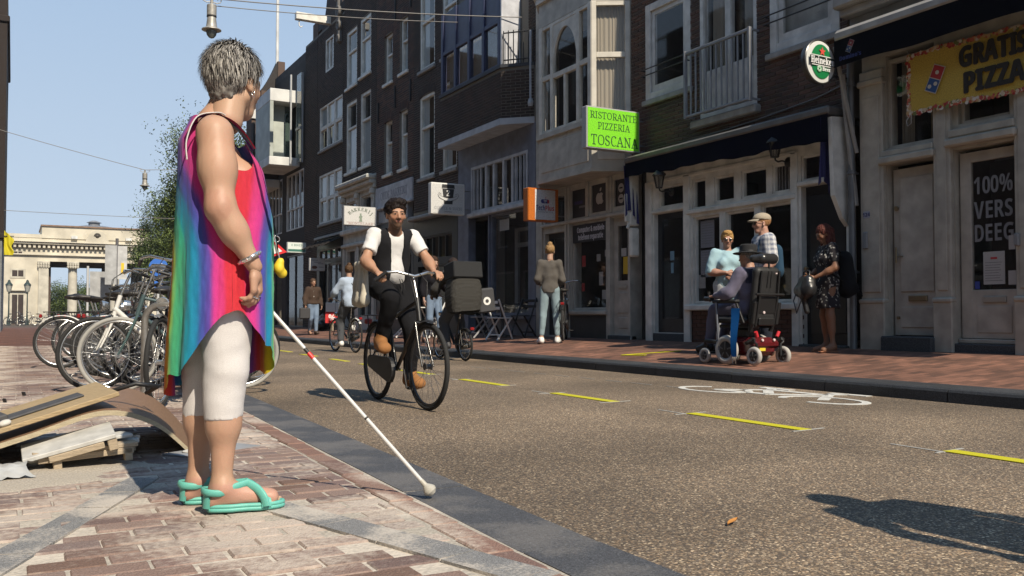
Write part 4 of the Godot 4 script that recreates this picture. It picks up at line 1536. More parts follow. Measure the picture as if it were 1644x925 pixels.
# ---- slate blue shopfront under a brick oriel
func blue_house(brick_m: Material,mortar: Material,tones: Array,white: Material)->void:
	var h:=house("oriel_house","slate blue shopfront under a dark brick oriel with blue window frames")
	var Z0:=-20.54
	var Z1:=-16.68
	var blue:=paint("slate_blue",lin(0.15,0.165,0.215),0.5)
	var navy:=paint("navy_paint",lin(0.035,0.042,0.105),0.45)
	var pale:=paint("pale_blue_white",lin(0.48,0.50,0.54),0.5)
	put("wall",holed(Z0,Z1,0.1,4.92,0.0,0.2,[[-19.78,-17.0,3.24,4.38],[-18.86,-17.0,0.76,3.16],[-19.95,-18.9,0.1,3.16]]),blue,h)
	var tw:=window(h,-19.78,-17.0,3.24,4.38,pale,{"t": 0.07,"d": -0.02,"dep": 0.1,"cols": [0.27,0.42,0.60,0.76],"bw": 0.09,"name": "transom_light"})
	for q in [[-19.66,3],[-17.55,3]]:
		for i in q[1]:
			put("mullion",fbox(q[0]+i*0.18,q[0]+i*0.18+0.03,3.3,4.32,-0.01,0.04),pale,tw)
	put("sill",fbox(-19.86,-16.92,3.14,3.24,-0.10,0.05,0.015),pale,h)
	var sw:=window(h,-18.86,-17.0,0.76,3.14,blue,{"t": 0.06,"d": 0.05,"cols": [],"name": "shop_window"})
	# inner porch frame seen through the glass
	put("inner_frame",holed(-18.5,-17.2,0.76,2.8,0.5,0.56,[[-18.35,-17.85,0.9,2.35],[-17.75,-17.3,0.9,2.35],[-18.35,-17.3,2.45,2.72]]),mat("inner_grey",lin(0.20,0.215,0.22),0.6),sw)
	put("door",fbox(-19.92,-18.9,0.15,3.14,0.45,0.5),mat("door_black"),h)
	put("sill",fbox(-18.95,-16.95,0.66,0.76,-0.08,0.05,0.015),blue,h)
	# paper hanging above the shop window
	put("poster",fbox(-18.5,-18.05,2.72,2.98,0.10,0.104),mat("paper"),sw)
	# white sill slab,brick parapet with canted corner,blue loggia frames
	var bx:=-0.5
	var F0:=-20.1
	var F1:=-17.30
	var E1:=-16.74
	var bay:=Node3D.new()
	bay.name="oriel"
	h.add_child(bay,true)
	var slab:=func(y0: float,y1: float,g: float,i: float)->ArrayMesh:
		var m:=mb()
		m.prism(PV2([W(0.15,-Z0-0.01),W(bx-g,-Z0-0.01),W(bx-g,-F1-g*0.6),W(0.0-i,-E1-g*0.2),W(0.15,-E1-g*0.2)]),y0,y1,Transform3D(Basis(Vector3.RIGHT,Vector3.FORWARD,Vector3.UP),V(FX,0,0)))
		return m.done()
	put("slab",slab.call(4.92,5.06,0.06,0.0),pale,bay)
	put("parapet",slab.call(5.06,6.18,0.0,0.0),mortar,bay)
	put("coping",slab.call(6.18,6.25,0.05,0.0),mat("coping_dark",lin(0.04,0.042,0.05),0.6),bay)
	lay_bricks(bay,V(FX+bx,5.07,Z0+0.01),Vector3.BACK,Vector3.LEFT,F1-Z0-0.01,1.11,[],tones,brick_m,280)
	var a:=V(FX+bx,5.07,F1)
	var b:=V(FX,5.07,E1)
	var u:=(b-a).normalized()
	lay_bricks(bay,a,u,V(-u.z,0,u.x),a.distance_to(b),1.11,[],tones,brick_m,0)
	# frames above
	var fr:=mb()
	for z in [-20.5,-19.75,-19.0,-18.25,-17.48]:
		fb(fr,z-0.06,z+0.06,6.25,8.3,bx+0.02,bx+0.14,0.01)
	fb(fr,-20.5,-17.42,7.25,7.35,bx+0.03,bx+0.13,0.008)
	fb(fr,-20.5,-17.42,6.25,6.33,bx+0.03,bx+0.13,0.008)
	var lw:=put("window",fr.done(),navy,bay)
	put("panel",boxm(V(FX+bx+0.06,7.35,-20.46),V(FX+bx+0.10,8.3,-17.5)),paint("navy_panel",lin(0.06,0.065,0.12)),lw)
	for i in 4:
		var zc:=-20.44+i*0.75
		put("pane",boxm(V(FX+bx+0.075,6.33,zc),V(FX+bx+0.08,7.25,zc+0.64)),glass_m,lw)
	var cm:=mb()
	var cf:=func(p: float,q: float)->Vector3:
		return V(FX+bx+0.22+0.02*sin(p*160.0),lerpf(6.26,7.3,q),lerpf(-20.45,-17.5,p))
	cm.sheet(cf,160,2)
	put("curtain",cm.done(),mat("curtain_grey",lin(0.22,0.20,0.17),0.9,{"tex": "weave","scale": 4.0}),lw)
	put("end_wall",fbox(-17.40,-17.34,6.25,8.3,bx+0.02,0.0),paint("end_white",lin(0.55,0.56,0.60)),bay)  # plain white paint on the end of the oriel
	var rl:=mb()
	var q0:=V(FX+bx+0.04,0,F1+0.02)
	var q1:=V(FX,0,E1-0.02)
	for i in 7:
		var p:=q0.lerp(q1,i/6.0)
		rl.rod(p+V(0,6.25,0),p+V(0,7.0,0),0.012,6)
	for y in [6.95,6.35]:
		rl.rod(q0+V(0,y,0),q1+V(0,y,0),0.016,6)
	put("railing",rl.done(),mat("black_iron"),bay)
	put("upper_wall",fbox(Z0,Z1,4.92,9.4,0.02,0.2),mortar,h)
	lay_bricks(h,V(FX+0.02,6.25,-17.0),Vector3.BACK,Vector3.LEFT,0.3,3.1,[],tones,brick_m,0)
	var pp:=mb()
	pp.rod(V(FX-0.05,5.4,-16.80),V(FX-0.05,6.95,-16.80),0.03,10)
	pp.lathe([[0.05,5.28],[0.07,5.36],[0.05,5.45]],10,Transform3D(Basis(),V(FX-0.05,0,-16.80)))
	put("standpipe",pp.done(),pale,h)
	carcass(h,Z0,Z1,9.6,0.05,[3.2,6.2])
func brick_front(h: Node3D,z0: float,z1: float,y0: float,y1: float,holes: Array,tones: Array,brick_m: Material,mortar: Material)->void:
	put("wall",holed(z0,z1,y0,y1,0.0,0.24,holes),mortar,h)
	var hl:=[]
	for q in holes:
		hl.append([q[0]-z0,q[1]-z0,q[2]-y0,q[3]-y0])
	lay_bricks(h,V(FX,y0,z0),Vector3.BACK,Vector3.LEFT,z1-z0,y1-y0-0.02,hl,tones,brick_m,0)
func arch_head(h: Node3D,z0: float,z1: float,y: float,rise: float,tones: Array,brick_m: Material)->void:
	# segmental arch of bricks on edge over a window,proud of the wall
	var m:=mb()
	var n:=int((z1-z0+0.2)/0.075)
	for i in n:
		var t:=(i+0.5)/n*2.0-1.0
		m.col=tones[i % tones.size()]
		var zc:=(z0+z1)/2+t*(z1-z0+0.16)/2
		var yc:=y+rise*(1-t*t)+0.05
		var xf:=Transform3D(Basis(Vector3.RIGHT,t*0.28),V(FX,yc,zc))
		m.box(V(-0.016,-0.10,-0.03),V(0.05,0.10,0.03),0.004,xf)
	put("arch",m.done(),brick_m,h)
# ---- dark house with tall white windows
func dark_house(brick_m: Material,mortar: Material,tones: Array,white: Material,stone: Material)->void:
	var h:=house("dark_house","dark brick house with tall white sash windows above the coffee shop")
	var Z0:=-23.42
	var Z1:=-20.56
	var ho:=[[-23.02,-22.0,7.50,9.7],[-21.52,-20.62,7.50,9.7],[-23.02,-22.0,4.52,6.80],[-21.50,-20.60,4.52,6.84]]
	brick_front(h,Z0,Z1,3.62,10.9,ho,tones,brick_m,mortar)
	for q in ho:
		window(h,q[0],q[1],q[2],q[3],white,{"t": 0.09,"d": 0.02,"dep": 0.12,"rails": [0.62],"bw": 0.07,"sill": stone,"net_sky": [0.0,1.0,0.0,0.42]})  # pale nets: partly curtain, partly sky reflection put into their colour
	for q in [ho[2],ho[3]]:
		arch_head(h,q[0],q[1],q[3]-0.02,0.10,tones,brick_m)
	var blk:=paint("shop_black",lin(0.018,0.019,0.02),0.4)
	put("shopfront",holed(Z0,Z1,0.05,3.62,0.0,0.16,[[-23.1,-20.9,2.25,2.9],[-23.1,-22.3,0.1,2.1],[-22.15,-20.85,0.7,2.1]]),blk,h)
	var tw:=window(h,-23.1,-20.9,2.25,2.9,blk,{"t": 0.05,"d": 0.03,"cols": [0.2,0.4,0.6,0.8],"name": "transom_light"})
	window(h,-22.15,-20.85,0.7,2.1,blk,{"t": 0.05,"d": 0.03,"name": "shop_window"})
	put("door",fbox(-23.08,-22.32,0.1,2.1,0.3,0.35),mat("door_dark"),h)
	put("cornice",fbox(Z0+0.02,Z1-0.02,3.36,3.48,-0.22,0.05,0.03),paint("lead_grey",lin(0.22,0.23,0.24)),h)
	carcass(h,Z0,Z1,11.2,0.05,[3.6,7.1])
# ---- red-brown house with narrow arched windows
func arched_house(brick_m: Material,mortar: Material,tones: Array,white: Material,stone: Material)->void:
	var h:=house("arched_house","red-brown brick house with narrow arched windows over a pale lettered fascia")
	var Z0:=-26.40
	var Z1:=-23.44
	var ho:=[[-25.74,-25.08,7.76,9.25],[-24.50,-23.88,7.80,9.4],[-25.74,-25.08,5.0,6.62],[-24.50,-23.88,5.0,6.70]]
	brick_front(h,Z0,Z1,4.70,11.2,ho,tones,brick_m,mortar)
	for q in ho:
		window(h,q[0],q[1],q[2],q[3],white,{"t": 0.08,"d": 0.06,"dep": 0.12,"rails": [0.6],"bw": 0.06,"sill": white,"net_sky": [0.0,0.6,0.0,1.0]})
		arch_head(h,q[0],q[1],q[3]-0.03,0.16,tones,brick_m)
	# iron wall anchors
	var am:=mb()
	for q in [[-24.8,7.2],[-23.62,7.15],[-26.2,7.0],[-24.8,9.8],[-23.62,9.85]]:
		fb(am,q[0]-0.02,q[0]+0.02,q[1]-0.32,q[1]+0.32,-0.06,0.0,0.01)
	stuff(put("wall_anchor",am.done(),mat("black_iron"),h))
	var pale:=paint("pale_fascia",lin(0.52,0.53,0.56),0.6)
	put("fascia",fbox(Z0+0.05,Z1-0.02,4.02,4.66,-0.05,0.16,0.01),pale,h)
	put("panel",fbox(Z0+0.25,Z1-0.4,3.55,4.02,-0.02,0.16,0.01),paint("pale_panel",lin(0.34,0.35,0.38)),h)
	put("moulding",fbox(Z0+0.05,Z1-0.02,3.97,4.05,-0.10,0.0,0.02),pale,h)
	text("lettering","OUDE BAKKERIJ",0.22,mat("worn_lettering",lin(0.22,0.23,0.26),0.8,{"tex": ""}),h,Transform3D(Basis(Vector3.UP,-PI/2),V(FX-0.053,4.36,-24.85)),"Droid Serif",400,2.1)
	var dk:=paint("shop_dark",lin(0.03,0.033,0.035),0.4)
	put("shopfront",holed(Z0,Z1,0.05,3.55,0.0,0.16,[[-26.0,-24.6,0.6,2.9],[-24.4,-23.6,0.1,2.5]]),dk,h)
	window(h,-26.0,-24.6,0.6,2.9,dk,{"rails": [0.75],"cols": [0.5],"d": 0.03,"name": "shop_window"})
	put("door",fbox(-24.4,-23.6,0.1,2.5,0.2,0.25),mat("door_dark"),h)
	carcass(h,Z0,Z1,11.5,0.05,[3.7,7.2])
# ---- bakery house with the carved white front
func bakery_house(brick_m: Material,mortar: Material,tones: Array,white: Material,stone: Material)->void:
	var h:=house("bakery_house","dark brick house with a carved white bakery front and tall white windows")
	var Z0:=-29.58
	var Z1:=-26.44
	var ho:=[[-29.34,-28.26,8.42,10.35],[-27.96,-26.94,8.50,10.4],[-29.34,-28.26,5.55,7.92],[-27.90,-26.92,5.55,7.96]]
	brick_front(h,Z0,Z1,5.2,12.2,ho,tones,brick_m,mortar)
	for q in ho:
		window(h,q[0],q[1],q[2],q[3],white,{"t": 0.11,"d": 0.02,"dep": 0.12,"rails": [0.64],"bw": 0.07,"sill": white,"net_sky": [0.0,0.62,0.0,1.0]})
	var car:=paint("carved_white",lin(0.60,0.59,0.53),0.6)
	put("shopfront",holed(Z0,Z1,0.05,5.2,0.0,0.18,[[-29.2,-28.3,3.75,4.55],[-27.8,-26.9,3.75,4.6],[-29.2,-28.4,0.2,2.9],[-28.2,-26.8,0.7,2.9]]),car,h)
	var m:=mb()
	fb(m,Z0-0.04,Z1+0.02,5.0,5.16,-0.32,0.0,0.04)
	fb(m,Z0,Z1,4.86,5.0,-0.22,0.0,0.03)
	fb(m,Z0,Z1,4.74,4.86,-0.10,0.0,0.02)
	fb(m,Z0,Z1,3.45,3.62,-0.14,0.0,0.03)
	fb(m,Z0,Z1,3.02,3.14,-0.10,0.0,0.03)
	put("cornice",m.done(),car,h)
	for z in [-29.45,-28.05,-26.6]:
		var c:=mb()
		fb(c,z-0.09,z+0.09,3.62,4.6,-0.06,0.0,0.02)
		fb(c,z-0.12,z+0.12,4.55,4.74,-0.14,0.0,0.03)
		fb(c,z-0.08,z+0.08,4.40,4.56,-0.10,0.0,0.03)
		fb(c,z-0.10,z+0.10,0.1,3.02,-0.05,0.0,0.02)
		put("console",c.done(),car,h)
	window(h,-29.2,-28.3,3.75,4.55,car,{"t": 0.06,"d": 0.04})
	window(h,-27.8,-26.9,3.75,4.6,car,{"t": 0.06,"d": 0.04})
	window(h,-28.2,-26.8,0.7,2.9,car,{"t": 0.07,"d": 0.04,"rails": [0.7],"cols": [0.5],"name": "shop_window"})
	put("door",fbox(-29.2,-28.4,0.2,2.9,0.12,0.17),mat("door_dark"),h)
	carcass(h,Z0,Z1,12.4,0.05,[3.3,8.1])
# ---- gabled house with the hoist beam
func gable_house(brick_m: Material,mortar: Material,tones: Array,white: Material,stone: Material)->void:
	var h:=house("gable_house","dark brick gabled house with a white hoist beam and triple sash windows")
	var Z0:=-32.62
	var Z1:=-29.60
	var ho:=[[-32.36,-29.72,6.78,8.40],[-32.36,-29.72,4.08,5.88],[-31.7,-30.75,9.55,10.75]]
	brick_front(h,Z0,Z1,3.66,11.2,ho,tones,brick_m,mortar)
	window(h,-32.36,-29.72,6.78,8.40,white,{"t": 0.08,"d": 0.0,"dep": 0.12,"cols": [0.33,0.67],"rails": [0.5],"bw": 0.13,"sill": stone,"net_sky": [0.42,1.0,0.0,1.0]})  # pale sheet behind the upper panes stands in for reflected sky
	window(h,-32.36,-29.72,4.08,5.88,white,{"t": 0.08,"d": 0.0,"dep": 0.12,"cols": [0.33,0.67],"rails": [0.5],"bw": 0.13,"sill": stone,"net_sky": [0.42,1.0,0.0,1.0]})  # same painted sky reflection, no curtain meant here
	window(h,-31.7,-30.75,9.55,10.75,white,{"t": 0.08,"d": 0.0,"dep": 0.12,"cols": [0.5]})
	# curved neck gable above
	var g:=PV2([W(-Z1,11.2),W(-Z0,11.2)])
	for i in 13:
		var t:=i/12.0
		g.append(W(-Z0-0.25-0.95*sin(t*PI/2),11.2+2.4*(1-cos(t*PI/2))))
	for i in 13:
		var t:=1.0-i/12.0
		g.append(W(-Z1+0.25+0.95*sin(t*PI/2),11.2+2.4*(1-cos(t*PI/2))))
	var gm:=mb(tones[1])
	gm.prism(g,0.0,0.3,Transform3D(Basis(Vector3.FORWARD,Vector3.UP,Vector3.RIGHT),V(FX,0,0)))
	put("gable",gm.done(),brick_m,h)
	# carved scrolls down the shoulders
	var sm:=mb()
	for q in [[-30.25,12.6,0.26],[-30.15,11.9,0.22],[-30.0,11.3,0.20],[-29.95,10.8,0.17],[-29.98,10.35,0.13]]:
		sm.lathe([[0.0,-0.1],[q[2]*0.8,-0.06],[q[2],0.0],[q[2]*0.8,0.06],[0.0,0.12]],14,Transform3D(Basis(Vector3.BACK,PI/2),V(FX-0.03,q[1],q[0])))
		sm.ring(V(FX-0.1,q[1],q[0]),Vector3.RIGHT,q[2]*0.8,0.05,16,6)
	sm.beam(V(FX-0.03,10.2,-29.95),V(FX-0.03,12.8,-30.22),0.22,0.16,0.03)
	put("scroll",sm.done(),mat("weathered_stone",lin(0.17,0.16,0.15),0.85,{"tex": "grime","scale": 2.0,"bump": 0.4}),h)
	var hb:=mb()
	hb.box(V(FX-1.25,11.18,-31.32),V(FX+0.2,11.44,-31.10),0.015)
	var hp:=put("hoist_beam",hb.done(),white,h)
	var hk:=mb()
	hk.tube(PV([V(FX-1.12,11.18,-31.21),V(FX-1.12,11.0,-31.21),V(FX-1.06,10.93,-31.21),V(FX-1.0,10.98,-31.21)]),0.02,6)
	put("hook",hk.done(),white,hp)
	var dk: Material=mats["shop_dark"]
	put("shopfront",holed(Z0,Z1,0.0,3.66,0.0,0.16,[[-32.3,-31.4,0.1,2.6],[-31.2,-29.8,0.6,2.6],[-32.3,-29.8,2.75,3.15]]),dk,h)
	window(h,-32.3,-29.8,2.75,3.15,mats["lead_grey"],{"t": 0.05,"d": 0.0,"cols": [0.25,0.5,0.75],"name": "transom_light"})
	window(h,-31.2,-29.8,0.6,2.6,mats["lead_grey"],{"t": 0.06,"d": 0.02,"cols": [0.5],"name": "shop_window"})
	put("door",fbox(-32.3,-31.4,0.1,2.6,0.2,0.25),mat("door_dark"),h)
	# shallow brown awning
	var am:=mb()
	var af:=func(u: float,v: float)->Vector3:
		return V(FX-0.7*v,3.48-0.34*v+0.02*sin(u*30),lerpf(Z0+0.2,Z1-0.1,u))
	am.sheet(af,30,3)
	put("awning",am.done(),mat("brown_cloth",lin(0.035,0.03,0.028),0.9,{"spec": 0.15,"tex": "weave"}),h)
	put("cornice",fbox(Z0,Z1,3.52,3.62,-0.12,0.0,0.02),mats["lead_grey"],h)
	carcass(h,Z0,Z1,11.6,0.0,[3.65,6.4,9.0])
# ---- modern block: dark piers,glazing,projecting white-framed box
func modern_house(brick_m: Material,mortar: Material,tones: Array)->void:
	var h:=house("modern_block","modern dark brick block with a white framed glass box jutting over the pavement")
	var whitep:=mat("smooth_white",lin(0.72,0.72,0.70),0.5,{"tex": "grime","scale": 0.3})
	var pale:=mat("pale_green_panel",lin(0.46,0.50,0.46),0.5,{"tex": "grime","scale": 0.3})
	var dk:=mat("slate_brick",lin(0.040,0.034,0.032),0.85,{"tex": "fine","scale": 2.0,"bump": 0.3})
	put("party_wall",fbox(-34.25,-32.66,0.0,11.2,0.0,0.3),mortar,h)
	lay_bricks(h,V(FX,0.05,-34.25),Vector3.BACK,Vector3.LEFT,1.59,11.1,[],tones,brick_m,0)
	put("party_cap",fbox(-33.3,-32.66,11.2,11.75,0.0,0.9),mat("brown_brick",lin(0.13,0.085,0.065),0.9,{"tex": "fine","scale": 2.0}),h)
	# glazed floors
	put("wall",holed(-41.5,-34.25,0.0,11.0,0.0,0.3,[[-40.0,-37.6,4.2,6.5],[-36.9,-34.4,4.2,6.5],[-40.0,-37.6,0.3,3.2],[-36.9,-34.4,0.3,3.2]]),dk,h)
	for q in [[-40.0,-37.6],[-36.9,-34.4]]:
		window(h,q[0],q[1],4.2,6.5,whitep,{"t": 0.06,"d": 0.0,"cols": [0.25,0.5,0.75],"rails": [0.36],"bw": 0.06})
		window(h,q[0],q[1],0.3,3.2,mat("anthracite",lin(0.05,0.05,0.055),0.4),{"t": 0.07,"d": 0.02,"cols": [0.5],"name": "shop_window"})
	# jutting box: end wall faces down the street
	var X0:=8.62
	var zf:=-35.0
	var zb:=-37.4
	var bx:=Node3D.new()
	bx.name="glass_box"
	h.add_child(bx,true)
	put("roof_slab",boxm(V(X0,9.12,zb),V(FX,9.62,zf),0.02),whitep,bx)
	put("floor_slab",boxm(V(X0-0.02,6.62,zb),V(FX,6.96,zf+0.02),0.02),whitep,bx)
	put("frame",boxm(V(X0,6.96,zf-0.14),V(X0+0.14,9.12,zf),0.01),pale,bx)
	put("frame",boxm(V(FX-0.12,6.96,zf-0.14),V(FX,9.12,zf),0.01),pale,bx)
	put("end_panel",boxm(V(X0+0.14,6.96,zf-0.75),V(X0+0.75,9.12,zf-0.70)),pale,bx)
	put("inner_glass",boxm(V(X0+0.75,6.96,zf-0.73),V(FX-0.12,9.12,zf-0.71)),glass("box_glass",0.35,Color(0.35,0.42,0.40)),bx)
	put("side_wall",boxm(V(X0+0.01,6.96,zb),V(X0+0.07,9.12,zf-0.15)),pale,bx)
	put("back",boxm(V(X0+0.07,6.96,zb),V(FX,9.12,zb+0.1)),mat("room_dark"),bx)
	# corner glazing between box and pier
	var cg:=mb()
	fb(cg,-34.95,-34.88,6.7,10.2,-0.42,-0.36)
	fb(cg,-34.4,-34.33,6.7,10.2,-0.12,-0.06)
	fb(cg,-34.95,-34.33,8.0,8.1,-0.2,-0.1)
	put("corner_frame",cg.done(),mat("alu",lin(0.40,0.41,0.42),0.4,{"metal": 0.4,"tex": ""}),bx)
	put("corner_glass",fbox(-34.9,-34.3,6.7,10.2,-0.16,-0.15),glass("box_glass"),bx)
	# stepped brick piers with white blocks,further along and standing forward
	var pr:=Node3D.new()
	pr.name="stepped_piers"
	h.add_child(pr,true)
	put("pier",boxm(V(8.74,6.4,-39.6),V(9.06,10.7,-38.6)),mat("brown_brick"),pr)
	put("pier",boxm(V(9.06,6.4,-39.6),V(9.9,10.3,-38.3)),mat("brown_brick"),pr)
	put("white_block",boxm(V(8.70,9.12,-38.66),V(9.08,9.52,-38.52)),whitep,pr)
	put("white_block",boxm(V(9.03,9.52,-38.36),V(9.52,9.92,-38.22)),whitep,pr)
	put("painted_shadow_fin",boxm(V(8.72,6.4,-38.55),V(8.80,8.9,-38.2)),dk,pr)  # dark boxes built in place of diagonal shadows on the piers
	put("painted_shadow_fin",boxm(V(9.08,6.4,-38.25),V(9.16,9.3,-37.9)),dk,pr)
	var sw:=PV2([W(8.95,10.1)])
	for i in 11:
		var t:=i/10.0
		sw.append(W(8.95+0.95*t,10.3+1.5*pow(t,1.6)))
	sw.append(W(10.2,11.8))
	for i in 6:
		var t:=i/5.0
		sw.append(W(10.2+0.2*t*t,11.8-1.9*t))
	var fm:=mb()
	fm.prism(sw,-39.3,-38.9)
	put("swept_wall",fm.done(),dk,pr)
	put("brown_end",boxm(V(9.90,9.9,-38.89),V(10.2,11.78,-38.84)),mat("brown_brick"),pr)  # brown brick panel closing the swept wall
	# canopy low over the pavement
	put("canopy",boxm(V(8.62,6.15,-41.2),V(FX,6.5,-38.0),0.02),whitep,h)
	put("plaster_wall",boxm(V(9.1,0.0,-42.0),V(FX,3.3,-40.9)),mat("pale_plaster",lin(0.50,0.45,0.36),0.9,{"tex": "grime"}),h)  # pale plaster on the lower end wall
	put("lower_wall",boxm(V(9.1,3.4,-42.0),V(FX,6.05,-40.9)),dk,h)
	carcass(h,-41.5,-32.66,11.0,0.0,[3.6,6.7])
	# white flag mast on the roof
	var fp:=thing("flagpole","slim white flagpole rising from the roof of the modern block","flagpole",V(9.92,11.9,-39.1))
	var pm:=mb()
	pm.rod(V(0,-1.5,0),V(0,6.5,0),0.065,10,0.045)
	put("pole",pm.done(),whitep,fp)
	var cm:=mb()
	cm.rod(V(0.07,-1.2,0),V(0.06,6.3,0),0.008,4)
	put("halyard",cm.done(),whitep,fp)
# ================================================================ far end of the street
func build_far()->void:
	# the pale city gate closing the view
	var Z:=-100.0
	var g:=thing("city_gate","pale neoclassical city gate with tall columns closing the far end of the street","gate building")
	var pl:=mat("gate_plaster",lin(0.64,0.585,0.47),0.85,{"tex": "grime","scale": 0.12})
	var st:=mat("gate_stone",lin(0.57,0.53,0.44),0.85,{"tex": "grime","scale": 0.25})
	var dk:=mat("gate_dark",lin(0.10,0.07,0.055),0.9)
	var gx:=func(x0: float,x1: float,y0: float,y1: float,z0: float,z1: float,bev:=0.0)->ArrayMesh:
		return boxm(V(x0,y0,minf(z0,z1)),V(x1,y1,maxf(z0,z1)),bev)
	put("wing",gx.call(-6.0,2.15,-1.0,8.45,Z,Z-9),pl,g)
	put("wing",gx.call(12.55,21.0,-1.0,8.45,Z,Z-9),pl,g)
	put("entablature",gx.call(2.15,12.55,6.16,8.45,Z,Z-9),pl,g)
	put("attic",gx.call(2.4,12.2,8.45,9.62,Z+0.1,Z-8),pl,g)
	put("attic_coping",gx.call(2.3,12.3,9.62,9.76,Z+0.25,Z-8.1),mat("coping_brown",lin(0.25,0.16,0.11),0.8),g)
	put("parapet",gx.call(-6.0,2.4,8.45,8.80,Z+0.05,Z-0.3),pl,g)
	put("parapet",gx.call(12.2,21.0,8.45,8.80,Z+0.05,Z-0.3),pl,g)
	put("cornice",gx.call(-6.1,21.1,7.78,7.98,Z+0.6,Z,0.05),pl,g)
	put("cornice",gx.call(-6.1,21.1,7.98,8.10,Z+0.75,Z,0.03),pl,g)
	put("architrave",gx.call(-6.05,21.05,6.72,6.86,Z+0.25,Z,0.03),pl,g)
	for i in 64:
		var x:=-5.9+i*0.42
		put("dentil",kept_mesh("dentil",func(): return boxm(V(0,7.46,Z),V(0.22,7.78,Z+0.42),0.0)),pl,g,Transform3D(Basis(),V(x,0,0)))
	put("frieze_band",gx.call(-6.0,21.0,7.44,7.78,Z+0.02,Z),st,g)  # plain stone band behind the dentils
	# blocks on the parapet,roof lantern,clock-like rosette in a gable
	for x in [5.0,10.0]:
		put("block",gx.call(x,x+0.55,8.45,8.72,Z+0.5,Z+0.1),mat("smooth_white"),g)
	var pd:=mb()
	var pp:=PackedVector2Array()
	for i in 17:
		var a:=PI*i/16
		pp.append(W(7.3+cos(a)*0.95,8.45+sin(a)*1.0))
	pp.append(W(6.1,8.45))
	pp.append(W(8.5,8.45))
	pd.prism(PV2([W(6.2,8.1),W(8.5,8.1),W(8.3,8.55),W(8.1,8.95),W(7.75,9.28),W(7.35,9.4),W(6.95,9.28),W(6.6,8.95),W(6.4,8.55)]),Z+0.1,Z+0.5)
	put("pediment",pd.done(),pl,g)
	var em:=mb()
	for i in 9:
		var a:=PI*0.1+i*PI*0.1
		em.beam(V(7.35,8.85,Z+0.52),V(7.35+cos(a)*0.34*(-1.0 if i % 2 else 1.0),8.85+sin(a)*0.36-0.1,Z+0.55),0.10,0.06)
	em.lathe([[0.0,0.0],[0.22,0.0],[0.12,0.1],[0.0,0.14]],12,Transform3D(Basis(Vector3.RIGHT,PI/2),V(7.35,8.8,Z+0.5)))
	put("emblem",em.done(),mat("bronze_dark",lin(0.06,0.05,0.04),0.6),g)
	var rf:=mb()
	rf.lathe([[4.6,9.62],[1.1,10.2],[0.0,10.21]],4,Transform3D(Basis(Vector3.UP,PI/4),V(7.35,0,Z-4)))
	rf.lathe([[0.55,10.1],[0.55,10.5],[0.75,10.55],[0.3,10.75],[0.0,10.8]],8,Transform3D(Basis(),V(7.35,0,Z-4)))
	put("roof",rf.done(),mat("lead_roof",lin(0.22,0.23,0.25),0.6),g)
	# columns with capitals
	for x in [2.6,5.2,9.1,12.1]:
		var edge: bool=x<3.0 or x>12.0
		var c:=mb()
		var r:=0.46
		if edge:
			c.box(V(x-0.45,-0.6,Z-1.0),V(x+0.45,5.5,Z+0.25),0.03)
		else:
			c.lathe([[r*1.3,-0.7],[r*1.3,-0.4],[r,-0.2],[r*0.98,2.0],[r*0.86,5.5]],20,Transform3D(Basis(),V(x,0,Z-0.4)))
		var col:=put("column",c.done(),st,g)
		var cp:=mb()
		cp.box(V(x-0.55,5.98,Z-1.0),V(x+0.55,6.16,Z+0.32),0.02)
		cp.box(V(x-0.42,5.5,Z-0.9),V(x+0.42,5.98,Z+0.22),0.02)
		for s in 5:
			for e in 2:
				cp.lathe([[0.0,-0.02],[0.10,0.0],[0.13,0.16],[0.05,0.24],[0.0,0.24]],6,Transform3D(Basis(),V(x-0.44+s*0.22,5.52+e*0.23,Z+0.26)))
		put("capital",cp.done(),st,col)
	# inside of the passage: dark ceiling,further pillars
	put("passage_ceiling",gx.call(2.15,12.55,6.0,6.17,Z-0.9,Z-9),dk,g)
	put("passage_wall",gx.call(2.9,3.3,-0.6,6.0,Z-1.5,Z-9),dk,g)
	put("passage_wall",gx.call(11.5,12.5,-0.6,6.0,Z-1.5,Z-9),dk,g)
	for x in [9.0]:
		put("inner_pillar",gx.call(x-0.5,x+0.4,-0.6,6.0,Z-7.6,Z-8.8),dk,g)
	# windows and door of the wing
	for q in [[-0.10,0.86,4.62,5.22,"window"],[0.0,0.72,6.82,7.05,"window"],[-0.08,0.9,-0.5,2.85,"door"]]:
		put("surround",gx.call(q[0]-0.18,q[1]+0.18,q[2]-0.18,q[3]+0.18,Z+0.05,Z,0.02),st,g)
		var w:=put(q[4],gx.call(q[0],q[1],q[2],q[3],Z+0.055,Z+0.02),mat("gate_window",lin(0.05,0.035,0.03),0.4),g)
		put("mullion",gx.call((q[0]+q[1])/2-0.03,(q[0]+q[1])/2+0.03,q[2],q[3],Z+0.08,Z+0.05),st,w)
	put("hood",gx.call(-0.4,1.2,3.2,3.32,Z+0.3,Z,0.02),st,g)
	# lanterns on posts before the gate
	for q in [[1.08,-88.0,"taller old street lantern standing before the pale gate"],[-0.30,-88.5,"shorter old street lantern at the left edge before the pale gate"]]:
		var lp:=thing("lamp_post",q[2],"lamp post",V(q[0],-0.05,q[1]),0.0,"old lanterns before the gate")
		var m:=mb()
		m.lathe([[0.16,0.0],[0.16,0.4],[0.08,0.6],[0.06,1.0],[0.045,2.7],[0.09,2.8],[0.05,2.9]],10)
		put("post",m.done(),mat("post_green",lin(0.03,0.05,0.045),0.5),lp)
		var l:=mb()
		l.lathe([[0.0,2.86],[0.15,2.9],[0.27,3.45],[0.28,3.46]],6)
		put("lantern_glass",l.done(),mat("lantern_pale",lin(0.40,0.40,0.36),0.4),lp)
		var c:=mb()
